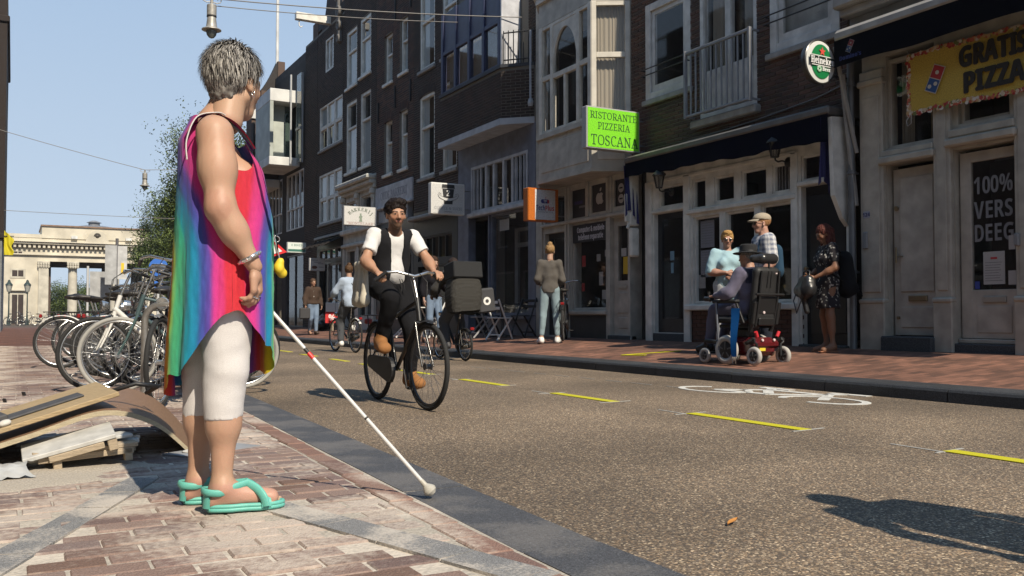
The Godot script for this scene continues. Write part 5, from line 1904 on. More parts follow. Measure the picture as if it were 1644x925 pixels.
		c.lathe([[0.30,3.45],[0.28,3.52],[0.12,3.72],[0.10,3.85],[0.0,3.95]],6)
		put("cap",c.done(),mat("post_green"),lp)
	# house at the left edge with a yellow banner
	var h:=thing("corner_house","dark brick house at the left edge of the street with a pale ground floor","building")
	var bm:=mat("brown_black_brick",lin(0.030,0.020,0.016),0.9,{"tex": "fine","scale": 1.0,"bump": 0.4})
	put("wall",boxm(V(-8,4.3,-58),V(-0.40,15.6,-46)),bm,h)
	put("base",boxm(V(-8,0.0,-58),V(-0.46,4.3,-46.1)),mat("base_grey",lin(0.20,0.21,0.22),0.8),h)
	put("cornice",boxm(V(-8.1,13.9,-58),V(-0.30,14.2,-45.9),0.04),bm,h)
	put("cornice",boxm(V(-8.1,4.2,-58),V(-0.36,4.42,-45.96),0.03),bm,h)
	for i in 3:
		for j in 3:
			put("window",boxm(V(-6.6+i*2.1,5.4+j*2.9,-46.0),V(-5.5+i*2.1,7.2+j*2.9,-45.97)),mat("gate_window"),h)
	put("roof",boxm(V(-8,15.6,-58),V(-0.40,15.8,-46)),mat("roofing"),h)
	var fl:=thing("yellow_flag","bright yellow banner sticking out from the dark corner house","flag",V(-0.38,0,-45.8))
	var fm:=mb()
	var ff:=func(u: float,v: float)->Vector3:
		return V(u*(0.34+0.05*sin(v*9.0)),lerpf(3.46,4.55-0.35*u,v),0.05*sin(u*7.0+v*5.0))
	fm.sheet(ff,16,24)
	put("cloth",fm.done(),mat("flag_yellow",lin(0.72,0.62,0.02),0.7,{"tex": "weave","scale": 4.0,"back": Color(0.4,0.35,0.02)}),fl)
	var fpm:=mb()
	fpm.rod(V(-0.02,4.3,0),V(0.38,4.3,0),0.02,6)
	put("pole",fpm.done(),mat("black_iron"),fl)
	# the row of houses on the near side,to the left of the frame
	var labs:=["dark brick row house on the near side beside the camera, outside the frame","brown brick row house next along on the near side, outside the frame","brick row house opposite the slate blue shop, outside the frame","last brick row house before the dark corner house, outside the frame"]
	for i in 4:
		var z1:=8.0-i*13.0
		var z0:=z1-12.98
		var ho:=[]
		for a in 4:
			for b in 3:
				ho.append([z0+1.0+a*3.0,z0+2.2+a*3.0,4.4+b*2.9,6.4+b*2.9])
			ho.append([z0+0.7+a*3.0,z0+2.9+a*3.0,0.6,3.1])
		var rh:=thing("row_house",labs[i],"building",V(-3.3-FX,0,0))
		put("wall",holed(z0,z1,-0.1,12.2+0.8*(i % 2),-0.3,0.0,ho),mat("row_brick%d" % i,[lin(0.11,0.075,0.06),lin(0.14,0.09,0.07),lin(0.09,0.065,0.055),lin(0.12,0.085,0.07)][i],0.9,{"tex": "fine","scale": 2.0}),rh)
		for q in ho:
			var wf:=put("window",holed(q[0],q[1],q[2],q[3],-0.16,-0.08,[[q[0]+0.09,q[1]-0.09,q[2]+0.09,q[3]-0.09]]),mats["white_paint"],rh)
			put("pane",fbox(q[0]+0.09,q[1]-0.09,q[2]+0.09,q[3]-0.09,-0.13,-0.12),glass_m,wf)
		put("interior",fbox(z0,z1,-0.1,12.0,-8.0,-1.5),mat("room_dark"),rh)
	# trees
	tree("street_tree","leafy tree standing behind the modern block before the gate",V(12.3,-0.1,-62),14.4,V(4.2,6.6,4.2),8.0,9000,1,0.17)
	tree("street_tree","smaller leafy tree seen beside the pale gate on its right",V(11.6,-0.1,-80),10.0,V(3.1,4.4,3.0),5.6,5000,2,0.17)
	var lab:=["round dark tree seen through the left opening of the gate","taller tree behind the first gate column","bushy tree seen through the middle opening of the gate","dense dark tree behind the second gate column","low tree seen through the right opening of the gate"]
	for i in 5:
		tree("park_tree",lab[i],V(4.0+i*3.4,-0.6,-128-3.0*(i % 2)),5.6+0.5*(i % 3),V(2.6,2.9,2.4),2.8,1500,10+i,0.2,"trees behind the gate")
func leaf_mesh(sz: float,n: int,seed_: int)->ArrayMesh:
	var r:=RandomNumberGenerator.new()
	r.seed=seed_
	var m:=mb()
	for i in n:
		var p:=V(r.randf_range(-1,1),r.randf_range(-1,1),r.randf_range(-1,1))*sz*2.2
		var b:=Basis.from_euler(V(r.randf_range(-0.9,0.9),r.randf()*TAU,r.randf_range(-0.6,0.6)))
		var l:=sz*r.randf_range(0.8,1.3)
		var w:=l*0.5
		var pts:=[p,p+b*V(w*0.5,0.02,l*0.45),p+b*V(0,-0.02,l),p+b*V(-w*0.5,0.02,l*0.45)]
		m.quad(pts[0],pts[1],pts[2],pts[3])
	return m.done()
func tree(called: String,label: String,at: Vector3,hgt: float,rad: Vector3,cy: float,n: int,seed_: int,sz: float,group:="")->void:
	var t:=thing(called,label,"tree",at,0.0,group)
	var r:=RandomNumberGenerator.new()
	r.seed=300+seed_
	var bark:=mat("bark",lin(0.07,0.055,0.04),0.95,{"tex": "grime","scale": 1.5,"bump": 0.6})
	var m:=mb()
	m.tube(PV([V(0,0,0),V(0.05,hgt*0.2,0),V(0.0,hgt*0.45,0.1),V(0.1,hgt*0.8,0)]),[hgt*0.022,hgt*0.017,hgt*0.012,hgt*0.004],10)
	var tips:=[]
	for i in 16:
		var a:=r.randf()*TAU
		var y0:=hgt*r.randf_range(0.22,0.65)
		var d:=V(cos(a)*rad.x,0,sin(a)*rad.z)*r.randf_range(0.5,0.85)
		var e:=V(0,y0,0)+d+V(0,hgt*r.randf_range(0.04,0.22),0)
		m.tube(PV([V(0,y0,0),V(0,y0,0).lerp(e,0.5)+V(0,0.3,0),e]),[hgt*0.008,hgt*0.005,hgt*0.002],6)
		tips.append(e)
	put("trunk",m.done(),bark,t)
	# clumps of small leaves round many uneven centres
	var centres:=[]
	for i in 46:
		var d:=V(r.randfn(),r.randfn(),r.randfn()).normalized()*pow(r.randf(),0.4)
		centres.append([V(0,cy,0)+d*rad*r.randf_range(0.75,1.0),r.randf_range(0.16,0.34),r.randf_range(0.55,1.35)])
	for tip in tips:
		centres.append([tip,r.randf_range(0.16,0.28),r.randf_range(0.6,1.3)])
	var mm:=MultiMesh.new()
	mm.transform_format=MultiMesh.TRANSFORM_3D
	mm.use_colors=true
	mm.mesh=kept_mesh("leaves%s" % sz,func(): return leaf_mesh(sz,9,7))
	mm.instance_count=n
	for i in n:
		var c: Array=centres[r.randi() % centres.size()]
		var p: Vector3=c[0]+V(r.randfn(),r.randfn()*0.8,r.randfn())*rad.x*c[1]*0.72
		mm.set_instance_transform(i,Transform3D(Basis.from_euler(V(r.randf_range(-0.5,0.5),r.randf()*TAU,r.randf_range(-0.5,0.5))).scaled(Vector3.ONE*r.randf_range(0.7,1.3)),p))
		var k: float=c[2]*r.randf_range(0.8,1.2)
		mm.set_instance_color(i,Color(0.085*k,0.115*k,0.026*k))
	var o:=MultiMeshInstance3D.new()
	o.name="crown"
	o.multimesh=mm
	o.material_override=mat("leaves",Color.WHITE,0.6,{"tex": "","vc": true,"back": Color(0.5,0.55,0.15)})
	o.set_meta("kind","stuff")
	t.add_child(o,true)
# ================================================================ signs,lamps,wires
func sign_box(called: String,label: String,x0: float,x1: float,y0: float,y1: float,z: float,dep: float,body: Material,face: Material,border:=0.02)->Node3D:
	var t:=thing(called,label,"sign",V((x0+x1)/2,(y0+y1)/2,z),0.0)
	var w:=(x1-x0)/2
	var h:=(y1-y0)/2
	put("casing",boxm(V(-w,-h,-dep),V(w,h,0),0.012),body,t)
	put("face",boxm(V(-w+border,-h+border,-0.001),V(w-border,h-border,0.006),0.002),face,t)
	var m:=mb()
	for y in [h*0.6,-h*0.6]:
		m.rod(V(w,y,-dep/2),V(FX-(x0+x1)/2+0.02,y,-dep/2),0.014,6)
	put("bracket",m.done(),mat("pipe_grey",lin(0.22,0.22,0.22),0.5,{"metal": 0.5,"tex": ""}),t)
	return t
func txt(p: Node,s: String,h: float,m: Material,x: float,y: float,wide:=0.0,face:="Droid Sans",weight:=400,z:=0.0075,rot:=0.0,fat:=0.0)->void:
	text("lettering",s,h,m,p,Transform3D(Basis(Vector3.BACK,rot),V(x,y,z)),face,weight,wide,1.0,fat)
func build_signs()->void:
	var dark:=mat("sign_dark",lin(0.02,0.02,0.022),0.5,{"tex": ""})
	var alu:=mat("sign_alu",lin(0.45,0.45,0.44),0.4,{"metal": 0.4,"tex": ""})
	# green pizzeria sign
	var gf:=mat("sign_green",lin(0.25,0.80,0.03),0.4,{"tex": "fine","scale": 1.0})
	var t:=sign_box("shop_sign","bright green square sign with dark serif lettering above the shop",8.53,9.66,3.62,4.35,-12.8,0.16,alu,gf,0.025)
	var gt:=mat("green_print",lin(0.012,0.06,0.012),0.6,{"tex": ""})
	txt(t,"RISTORANTE",0.115,gt,0.0,0.215,0.98,"Droid Serif",400)
	txt(t,"PIZZERIA",0.115,gt,0.0,0.035,0.68,"Droid Serif",400)
	txt(t,"TOSCANA",0.17,gt,0.02,-0.215,1.0,"Droid Serif",400)
	# coffee cup sign
	var wf:=mat("sign_face_white",lin(0.74,0.74,0.73),0.5,{"tex": "fine","scale": 1.0})
	t=sign_box("shop_sign","white box sign showing a black takeaway cup",8.73,9.62,3.20,3.96,-19.79,0.18,mat("sign_casing_white",lin(0.66,0.65,0.62),0.5,{"tex": ""}),wf,0.03)
	var cup:=PV2([W(-0.11,-0.17),W(0.11,-0.17),W(0.155,0.20),W(-0.155,0.20)])
	var m:=mb()
	m.prism(cup,0.006,0.010)
	m.prism(PV2([W(-0.175,0.205),W(0.175,0.205),W(0.16,0.305),W(-0.16,0.305)]),0.006,0.010)
	var cp:=put("cup",m.done(),dark,t,Transform3D(Basis(),V(0,0.04,0)))
	var lid:=mb()
	lid.box(V(-0.178,0.20,0.008),V(0.178,0.215,0.012))
	put("lid_line",lid.done(),mat("sign_grey",lin(0.35,0.35,0.35),0.6,{"tex": ""}),cp)
	text("lettering","2",0.14,wf,cp,Transform3D(Basis(),V(0,0.09,0.012)),"Droid Serif",700)
	# curled ribbon under the numeral
	var rb:=mb()
	for i in 18:
		var a0:=lerpf(-1.0,1.0,i/18.0)
		var a1:=lerpf(-1.0,1.0,(i+1)/18.0)
		var y0:=-0.06+0.075*a0*a0
		var y1:=-0.06+0.075*a1*a1
		rb.quad(V(a0*0.235,y0-0.032,0.0135),V(a1*0.235,y1-0.032,0.0135),V(a1*0.235,y1+0.032,0.0135),V(a0*0.235,y0+0.032,0.0135))
	put("ribbon",rb.done(),wf,cp)
	var ol:=mb()
	for s in [-0.034,0.034]:
		var pts:=PackedVector3Array()
		for i in 19:
			var a:=lerpf(-1.0,1.0,i/18.0)
			pts.append(V(a*0.24,-0.06+0.075*a*a+s,0.0145))
		ol.tube(pts,0.004,4)
	for s in [-1.0,1.0]:
		ol.tube(PV([V(s*0.24,-0.02,0.0145),V(s*0.275,0.045,0.0145),V(s*0.25,0.10,0.0145),V(s*0.18,0.06,0.0145)]),0.004,4)
	put("ribbon_outline",ol.done(),dark,cp)
	txt(t,"COFFEE & SUCH",0.065,mat("sign_ink_grey",lin(0.18,0.19,0.22),0.6,{"tex": ""}),0.0,-0.235,0.72,"Droid Serif",400)
	txt(t,"takeaway",0.03,mat("sign_ink_grey"),0.0,-0.31,0.2,"Droid Sans",400)
	# orange and grey repair sign
	t=sign_box("shop_sign","orange box sign with a pale panel and blue lettering",8.91,9.62,2.64,3.30,-15.46,0.20,mat("sign_orange",lin(0.60,0.16,0.015),0.45,{"tex": "fine"}),mat("sign_orange"),0.01)
	put("panel",boxm(V(-0.20,-0.30,0.006),V(0.27,0.30,0.012),0.002),mat("sign_pale",lin(0.74,0.74,0.77),0.5,{"tex": "fine"}),t)
	var navy:=mat("sign_navy",lin(0.03,0.035,0.16),0.6,{"tex": ""})
	var rd:=mat("red_print")
	m=mb()
	var pill:=PackedVector2Array()
	for i in 20:
		var a:=TAU*i/20
		pill.append(W(signf(cos(a))*0.055+cos(a)*0.04,0.07+sin(a)*0.042))
	m.prism(pill,0.012,0.015)
	put("badge",m.done(),navy,t,Transform3D(Basis(),V(0.03,0,0)))
	put("badge_side",boxm(V(0.085,0.035,0.0155),V(0.125,0.105,0.017),0.0),rd,t)
	txt(t,"TP",0.05,mat("sign_pale"),0.03,0.072,0.07,"Droid Sans",700,0.0175)
	m=mb()
	m.tube(PV([V(0.04,0.112,0.014),V(0.055,0.135,0.014),V(0.05,0.155,0.014),V(0.03,0.15,0.014)]),0.005,4)
	put("badge_hook",m.done(),rd,t)
	txt(t,"Tech",0.10,navy,-0.075,-0.065,0.20,"Droid Sans",700,0.0135)
	txt(t,"Plus",0.10,rd,0.135,-0.065,0.20,"Droid Sans",700,0.0135)
	txt(t,"SERVICES",0.028,mat("sign_ink_grey"),0.035,-0.145,0.36,"Droid Sans",400,0.0135)
	# bakery sign with arched lettering
	t=sign_box("shop_sign","white bakery sign with arched grey lettering beyond the cyclist",8.56,9.60,3.45,4.03,-25.8,0.12,alu,wf,0.015)
	var ink:=mat("bakery_ink",lin(0.10,0.13,0.10),0.6,{"tex": ""})
	var s:="BAKKERIJ"
	for i in s.length():
		var a:=lerpf(0.95,-0.95,float(i)/(s.length()-1))
		text("lettering",s[i],0.095,ink,t,Transform3D(Basis(Vector3.BACK,a*0.75),V(-sin(a)*0.42,cos(a)*0.30-0.10,0.0075)),"Droid Serif",700)
	m=mb()
	m.prism(PV2([W(-0.05,-0.14),W(0.05,-0.14),W(0.035,-0.04),W(0.06,0.02),W(0.02,0.06),W(0.03,0.11),W(-0.03,0.11),W(-0.02,0.06),W(-0.06,0.0),W(-0.03,-0.05)]),0.006,0.009)
	put("emblem",m.done(),mat("emblem_green",lin(0.20,0.25,0.20),0.6,{"tex": ""}),t,Transform3D(Basis(),V(0,-0.03,0)))
	txt(t,"\"MONTELAAR\"",0.075,mat("bakery_red",lin(0.30,0.18,0.17),0.6,{"tex": ""}),0.0,-0.225,0.86,"Droid Serif",400)
	# two small signs further on
	t=sign_box("shop_sign","small white and green sign on the dark pier far along",8.88,9.60,3.10,3.50,-33.3,0.14,alu,mat("sign_mint",lin(0.60,0.66,0.63),0.5,{"tex": ""}),0.02)
	put("green_band",boxm(V(-0.33,-0.15,0.006),V(0.33,-0.06,0.009)),mat("band_green",lin(0.03,0.14,0.11),0.5,{"tex": ""}),t)
	txt(t,"E BIKES",0.07,mat("band_green"),0.0,0.09,0.4,"Droid Sans",400)
	t=sign_box("shop_sign","small square white sign with dark lines and a brown oval",9.04,9.60,2.33,2.78,-30.96,0.12,alu,wf,0.01)
	for q in [[-0.22,0.02,0.15],[-0.12,0.14,0.08],[0.02,0.22,0.03],[0.05,0.22,-0.09]]:
		put("printed_line",boxm(V(q[0],q[2]-0.012,0.006),V(q[1],q[2]+0.012,0.009)),mat("sign_ink_grey"),t)
	m=mb()
	m.lathe([[0.07,0.0],[0.07,0.003],[0.0,0.003]],16,Transform3D(Basis.from_scale(V(1.4,0.8,1))*Basis(Vector3.RIGHT,PI/2),V(-0.10,-0.10,0.006)))
	put("emblem",m.done(),mat("brown_print",lin(0.12,0.05,0.03),0.6,{"tex": ""}),t)
	# round beer sign on its arm
	t=thing("beer_sign","round illuminated beer sign, green and white with a red star, on the brick wall","sign",V(9.15,4.05,-8.27),0.04)
	var rp:=Transform3D(Basis(Vector3.RIGHT,PI/2),Vector3.ZERO)
	m=mb()
	m.lathe([[0.0,-0.10],[0.25,-0.09],[0.29,-0.06],[0.298,-0.02],[0.294,0.015],[0.280,0.024],[0.272,0.018]],40,rp)
	put("rim",m.done(),mat("rim_grey",lin(0.06,0.06,0.06),0.35,{"metal": 0.5,"tex": ""}),t)
	m=mb()
	m.lathe([[0.274,0.016],[0.15,0.030],[0.0,0.034]],40,rp)
	var fc:=put("face",m.done(),mat("sign_silver",lin(0.55,0.56,0.54),0.35,{"tex": ""}),t)
	m=mb()
	for i in 32:
		var a0:=TAU*i/32
		var a1:=TAU*(i+1)/32
		m.tri(V(0,0,0.046),V(cos(a0)*0.195,sin(a0)*0.225,0.030),V(cos(a1)*0.195,sin(a1)*0.225,0.030))
	put("oval",m.done(),mat("beer_green",lin(0.01,0.16,0.05),0.3,{"tex": ""}),fc)
	put("name_band",boxm(V(-0.235,-0.05,0.042),V(0.235,0.058,0.050),0.004),mat("beer_black",lin(0.012,0.02,0.014),0.3,{"tex": ""}),fc)
	put("band_edge",boxm(V(-0.20,0.06,0.042),V(0.20,0.072,0.049)),mat("sign_silver"),fc)
	put("band_edge",boxm(V(-0.20,-0.066,0.042),V(0.20,-0.054,0.049)),mat("sign_silver"),fc)
	text("lettering","Heineken",0.085,mat("beer_white",lin(0.75,0.75,0.74),0.4,{"tex": ""}),fc,Transform3D(Basis(),V(0,0.0,0.053)),"Droid Serif",700,0.45)
	var star:=PackedVector2Array()
	for i in 10:
		var a:=PI/2+TAU*i/10
		var r:=0.062 if i % 2==0 else 0.026
		star.append(W(cos(a)*r,sin(a)*r+0.125))
	m=mb()
	m.prism(star,0.042,0.050)
	put("star",m.done(),mat("beer_red",lin(0.55,0.07,0.05),0.4,{"tex": ""}),fc)
	text("lettering","Beer",0.05,mat("beer_white"),fc,Transform3D(Basis(),V(0.075,-0.10,0.048)),"Droid Serif",700)
	m=mb()
	for i in 7:
		var a:=TAU*i/7
		m.lathe([[0.018,0.0],[0.012,0.004],[0.0,0.005]],8,Transform3D(Basis(Vector3.RIGHT,PI/2),V(-0.055+cos(a)*0.028,-0.105+sin(a)*0.026,0.046)))
	put("hop_mark",m.done(),mat("beer_pale_green",lin(0.30,0.45,0.32),0.4,{"tex": ""}),fc)
	m=mb()
	for y in [0.12,-0.12]:
		m.beam(V(0.26,y,-0.07),V(0.62,y,-0.07),0.03,0.03,0.004)
	m.beam(V(0.40,-0.16,-0.07),V(0.40,0.16,-0.07),0.03,0.03,0.004)
	put("bracket",m.done(),mat("sign_dark"),t)
func hanging_lamp(label: String,at: Vector3,wa: Vector3,wb: Vector3)->void:
	var t:=thing("street_lamp",label,"street lamp",at,0.0,"lamps hung over the street on wires")
	var gal:=mat("galvanised",lin(0.42,0.40,0.36),0.45,{"metal": 0.35,"tex": "grime","scale": 3.0})
	var m:=mb()
	m.lathe([[0.0,0.62],[0.085,0.62],[0.095,0.60],[0.095,0.40],[0.085,0.38]],18)
	m.lathe([[0.085,0.36],[0.10,0.22],[0.11,0.16],[0.19,0.115],[0.192,0.10],[0.15,0.09],[0.0,0.09]],24)
	put("housing",m.done(),gal,t)
	m=mb()
	m.lathe([[0.09,0.36],[0.098,0.37],[0.098,0.385],[0.088,0.39]],18)
	put("collar",m.done(),mat("black_iron"),t)
	m=mb()
	m.lathe([[0.0,-0.07],[0.05,-0.05],[0.09,0.0],[0.105,0.06],[0.105,0.10]],18)
	put("bulb_glass",m.done(),mat("lamp_glass",lin(0.16,0.18,0.17),0.15,{"tex": ""}),t)
	m=mb()
	m.rod(V(0,0.62,0),V(0,0.74,0),0.03,8)
	for s in [-1.0,1.0]:
		m.tube(PV([V(0,0.68,0),V(s*0.10,0.66,0),V(s*0.17,0.69,0),V(s*0.19,0.74,0),V(s*0.14,0.76,0),V(s*0.11,0.73,0)]),0.010,6)
	put("hanger",m.done(),gal,t)
	wire("steel wire carrying the "+("nearer" if at.z>-30 else "farther")+" hanging lamp across the street",[wa,at+V(0,0.75,0),wb],0.012)
func wire(label: String,pts: Array,r: float)->void:
	var m:=mb()
	var p:=PackedVector3Array()
	for i in pts.size()-1:
		for j in 8:
			var t:=j/8.0
			var q: Vector3=(pts[i] as Vector3).lerp(pts[i+1],t)
			q.y-=0.25*t*(1-t)
			p.append(q)
	p.append(pts[-1])
	m.tube(p,r,5)
	tag(put("wire",m.done(),mat("wire_grey",lin(0.20,0.19,0.18),0.6,{"tex": ""})),label,"wire","wires over the street")
func build_lamps()->void:
	hanging_lamp("grey bell shaped street lamp hanging near the top above the woman",V(3.42,6.40,-18.7),V(-3.0,8.6,-19.6),V(9.75,7.35,-17.2))
	hanging_lamp("smaller grey street lamp hanging far along over the street",V(4.55,5.85,-38.6),V(-3.0,8.4,-39.0),V(9.75,7.2,-38.2))
	wire("thin wire under the farther lamp wire, strung low over the street",[V(-3.0,5.6,-47.0),V(9.75,5.4,-45.0)],0.012)
	wire("second thin wire above the dark houses, parallel to the lamp wire",[V(3.4,7.02,-18.75),V(9.75,7.95,-19.7)],0.010)
	# traffic signs behind the bicycles
	var grey:=mat("sign_back",lin(0.44,0.45,0.46),0.5,{"metal": 0.2,"tex": "grime","scale": 1.5})
	var t:=thing("traffic_sign","pole with two grey sign backs beside the parked bicycles","traffic sign",V(1.66,0,-18.0))
	var m:=mb()
	m.rod(V(0,0,0),V(0,2.17,0),0.027,10)
	put("pole",m.done(),mat("pole_dark",lin(0.10,0.10,0.11),0.5,{"tex": ""}),t)
	put("plate",boxm(V(-0.20,1.32,0.03),V(-0.005,2.04,0.034),0.0),grey,t)
	put("plate",boxm(V(0.01,1.42,0.031),V(0.17,2.03,0.035),0.0),mat("sign_back_pale",lin(0.55,0.56,0.57),0.5,{"tex": "grime","scale": 1.5}),t)
	put("sticker",boxm(V(0.07,1.52,0.036),V(0.12,1.72,0.038)),mat("sticker_yellow",lin(0.70,0.45,0.02),0.6,{"tex": ""}),t)
	t=thing("traffic_sign","lower broad grey sign back on a thin pole behind the bicycles","traffic sign",V(1.22,0,-18.6))
	m=mb()
	m.rod(V(0,0,0),V(0,1.68,0),0.022,8)
	put("pole",m.done(),mat("pole_pale",lin(0.45,0.46,0.47),0.5,{"tex": ""}),t)
	put("plate",boxm(V(0.03,1.10,0.03),V(0.40,1.58,0.034)),grey,t)
	t=thing("traffic_sign","round blue sign with a white bicycle symbol above the parked bicycles","traffic sign",V(2.38,0,-18.0))
	m=mb()
	m.rod(V(0,0,-0.02),V(0,1.85,-0.02),0.025,8)
	put("pole",m.done(),mat("pole_pale"),t)
	m=mb()
	m.lathe([[0.17,0.0],[0.17,0.006],[0.0,0.006]],28,Transform3D(Basis(Vector3.RIGHT,PI/2),V(0,1.66,0)))
	var d:=put("disc",m.done(),mat("sign_blue",lin(0.03,0.13,0.48),0.4,{"tex": ""}),t)
	m=mb()
	for s in [-1.0,1.0]:
		m.ring(V(s*0.062,1.635,0.009),Vector3.BACK,0.042,0.007,16,4)
	for q in [[-0.062,1.635,-0.03,1.695],[-0.03,1.695,0.045,1.695],[-0.03,1.68,0.0,1.635],[0.0,1.635,0.045,1.695],[0.062,1.635,0.035,1.72],[0.035,1.72,0.065,1.725],[-0.05,1.71,-0.02,1.71],[-0.062,1.635,0.0,1.635]]:
		m.rod(V(q[0],q[1],0.009),V(q[2],q[3],0.009),0.007,4)
	put("bicycle_symbol",m.done(),mat("sign_white_print",lin(0.7,0.7,0.7),0.5,{"tex": ""}),d)
	put("plate",boxm(V(-0.07,1.24,0.0),V(0.07,1.40,0.004)),mat("sign_blue"),t)
# ================================================================ bicycles
var bike_no:=0
func bicycle(label: String,at: Vector3,turn: float,o:={})->Node3D:
	# local: +z forward,origin on the ground between the wheels
	var t:=thing("bicycle",label,"bicycle",at,turn,o.get("group",""))
	var R: float=o.get("R",0.345)
	var wb: float=o.get("wb",1.10)
	var fc: Color=o.get("col",lin(0.02,0.02,0.022))
	bike_no+=1
	var fm:=mat("frame_paint_%d" % bike_no,fc,0.4,{"tex": "","coat": 0.25})
	var rub:=mat(o.get("tyre","rubber"),lin(0.022,0.022,0.022),0.85,{"tex": "fine","scale": 8.0})
	var chrome:=mat("chrome",lin(0.55,0.55,0.54),0.25,{"metal": 0.9,"tex": ""})
	var blk:=mat("bike_black",lin(0.014,0.014,0.015),0.5,{"tex": ""})
	var simple: bool=o.get("simple",false)
	var zf:=wb/2
	var zr:=-wb/2
	var steer: float=o.get("steer",0.0)
	# steering assembly turns about the head axis; here about the vertical through the front hub
	var sb:=Basis(Vector3.UP,steer)
	var piv:=V(0,0,zf-0.09)
	var st:=func(p: Vector3)->Vector3:
		return piv+sb*(p-piv)
	var wheel_m:=kept_mesh("tyre%s" % R,func():
		var m:=mb()
		m.ring(Vector3.ZERO,Vector3.RIGHT,R-0.019,0.019,40,8)
		return m.done())
	var rim_m:=kept_mesh("rim%s" % R,func():
		var m:=mb()
		m.ring(Vector3.ZERO,Vector3.RIGHT,R-0.043,0.011,40,6)
		m.lathe([[0.0,-0.03],[0.03,-0.03],[0.02,-0.02],[0.02,0.02],[0.03,0.03],[0.0,0.03]],10,Transform3D(Basis(Vector3.BACK,PI/2),Vector3.ZERO))
		return m.done())
	var spoke_m:=kept_mesh("spokes%s" % R,func():
		var m:=mb()
		var n:=28
		for i in n:
			var a:=TAU*i/n
			var b:=a+(0.45 if i % 4<2 else -0.45)
			var s:=0.024 if i % 2 else -0.024
			m.rod(V(s,cos(b)*0.026,sin(b)*0.026),V(0,cos(a)*(R-0.045),sin(a)*(R-0.045)),0.0014,3)
		return m.done())
	for q in [zf,zr]:
		var x:=Transform3D(Basis(),V(0,R,q))
		if q==zf:
			x=Transform3D(sb,st.call(V(0,R,q)))
		x=x*Transform3D(Basis(Vector3.RIGHT,rng.randf()*3.0),Vector3.ZERO)
		var w:=put("wheel",wheel_m,rub,t,x)
		put("rim",rim_m,mat(o.get("rim","chrome")),w)
		put("spokes",spoke_m,chrome,w)
	var bb:=V(0,0.29*R/0.345+(0.0 if R>0.3 else 0.05),-0.10)
	var seat_low:=V(0,0.70,-0.30)
	var seat_top: Vector3=o.get("saddle",V(0,0.92,-0.36))
	var head_lo:=V(0,R*2+0.03 if R>0.3 else 0.72,zf-0.155)
	var head_hi:=head_lo+V(0,0.17,-0.055)
	var hub_r:=V(0,R,zr)
	var hub_f:=V(0,R,zf)
	var m:=mb()
	m.rod(bb,seat_low+V(0,0.06,-0.01),0.017,10)
	m.rod(head_lo-V(0,0.02,0),head_hi,0.021,10)
	var style: String=o.get("style","diamond")
	if style=="diamond":
		m.rod(bb,head_lo+V(0,0.02,0),0.017,10)
		m.rod(seat_low,head_hi-V(0,0.03,0),0.015,10)
	elif style=="swan":
		m.tube(PV([bb,bb+V(0,0.10,0.14),head_lo.lerp(bb,0.35)+V(0,-0.02,0.04),head_lo+V(0,0.02,0)]),0.018,10)
		m.tube(PV([seat_low.lerp(bb,0.5),bb+V(0,0.24,0.10),head_lo.lerp(bb,0.4)+V(0,0.12,0.03),head_hi-V(0,0.04,0)]),0.015,10)
	else:
		m.rod(bb,head_lo+V(0,0.05,0),0.026,10)
	for s in [-1.0,1.0]:
		m.rod(bb+V(s*0.03,0,0),hub_r+V(s*0.06,0,0),0.010,8)
		m.rod(seat_low+V(s*0.02,-0.02,0),hub_r+V(s*0.06,0,0),0.008,8)
	put("frame",m.done(),fm,t)
	m=mb()
	for s in [-1.0,1.0]:
		m.tube(PV([st.call(head_lo+V(s*0.035,-0.03,0)),st.call(head_lo.lerp(hub_f,0.6)+V(s*0.045,0,-0.012)),st.call(hub_f+V(s*0.05,0,0))]),[0.013,0.011,0.008],8)
	m.rod(st.call(head_lo+V(-0.035,-0.03,0)),st.call(head_lo+V(0.035,-0.03,0)),0.013,6)
	put("fork",m.done(),mat(o["fork"]) if o.has("fork") else fm,t)
	# handlebar: stem and swept bar with grips
	var bar_y: float=o.get("bar",1.08)
	var stem:=head_hi+V(0,bar_y-head_hi.y,-0.055-(bar_y-head_hi.y)*0.15)
	m=mb()
	m.rod(head_hi,stem,0.013,8)
	var sw: float=o.get("sweep",0.16)
	var bw: float=o.get("bar_w",0.29)
	var bpts:=PV([V(-bw,0.0,-sw),V(-bw*0.86,0.03,-sw*0.55),V(-bw*0.55,0.035,0.01),V(0,0,0.05),V(bw*0.55,0.035,0.01),V(bw*0.86,0.03,-sw*0.55),V(bw,0.0,-sw)])
	for i in bpts.size():
		bpts[i]=st.call(stem+bpts[i])
	m.tube(bpts,0.0115,8)
	var hb:=put("handlebar",m.done(),chrome,t)
	for s in [0,6]:
		var e:=bpts[s]
		var d:=(bpts[s]-bpts[1 if s==0 else 5]).normalized()
		m=mb()
		m.rod(e-d*0.06,e+d*0.06,0.016,8)
		put("grip",m.done(),blk,hb)
	# saddle and post
	m=mb()
	m.rod(seat_low,seat_top,0.013,8)
	put("seat_post",m.done(),chrome,t)
	m=mb()
	field_mesh([["e",V(0,0,-0.07),V(0.095,0.035,0.10)],["c",V(0,0.005,-0.02),V(0,0.0,0.15),0.045,0.022]],0.014,0.03,m,Transform3D(Basis(),seat_top+V(0,0.03,0)))
	put("saddle",m.done(),mat("saddle_leather",lin(0.02,0.017,0.015),0.5,{"tex": ""}),t)
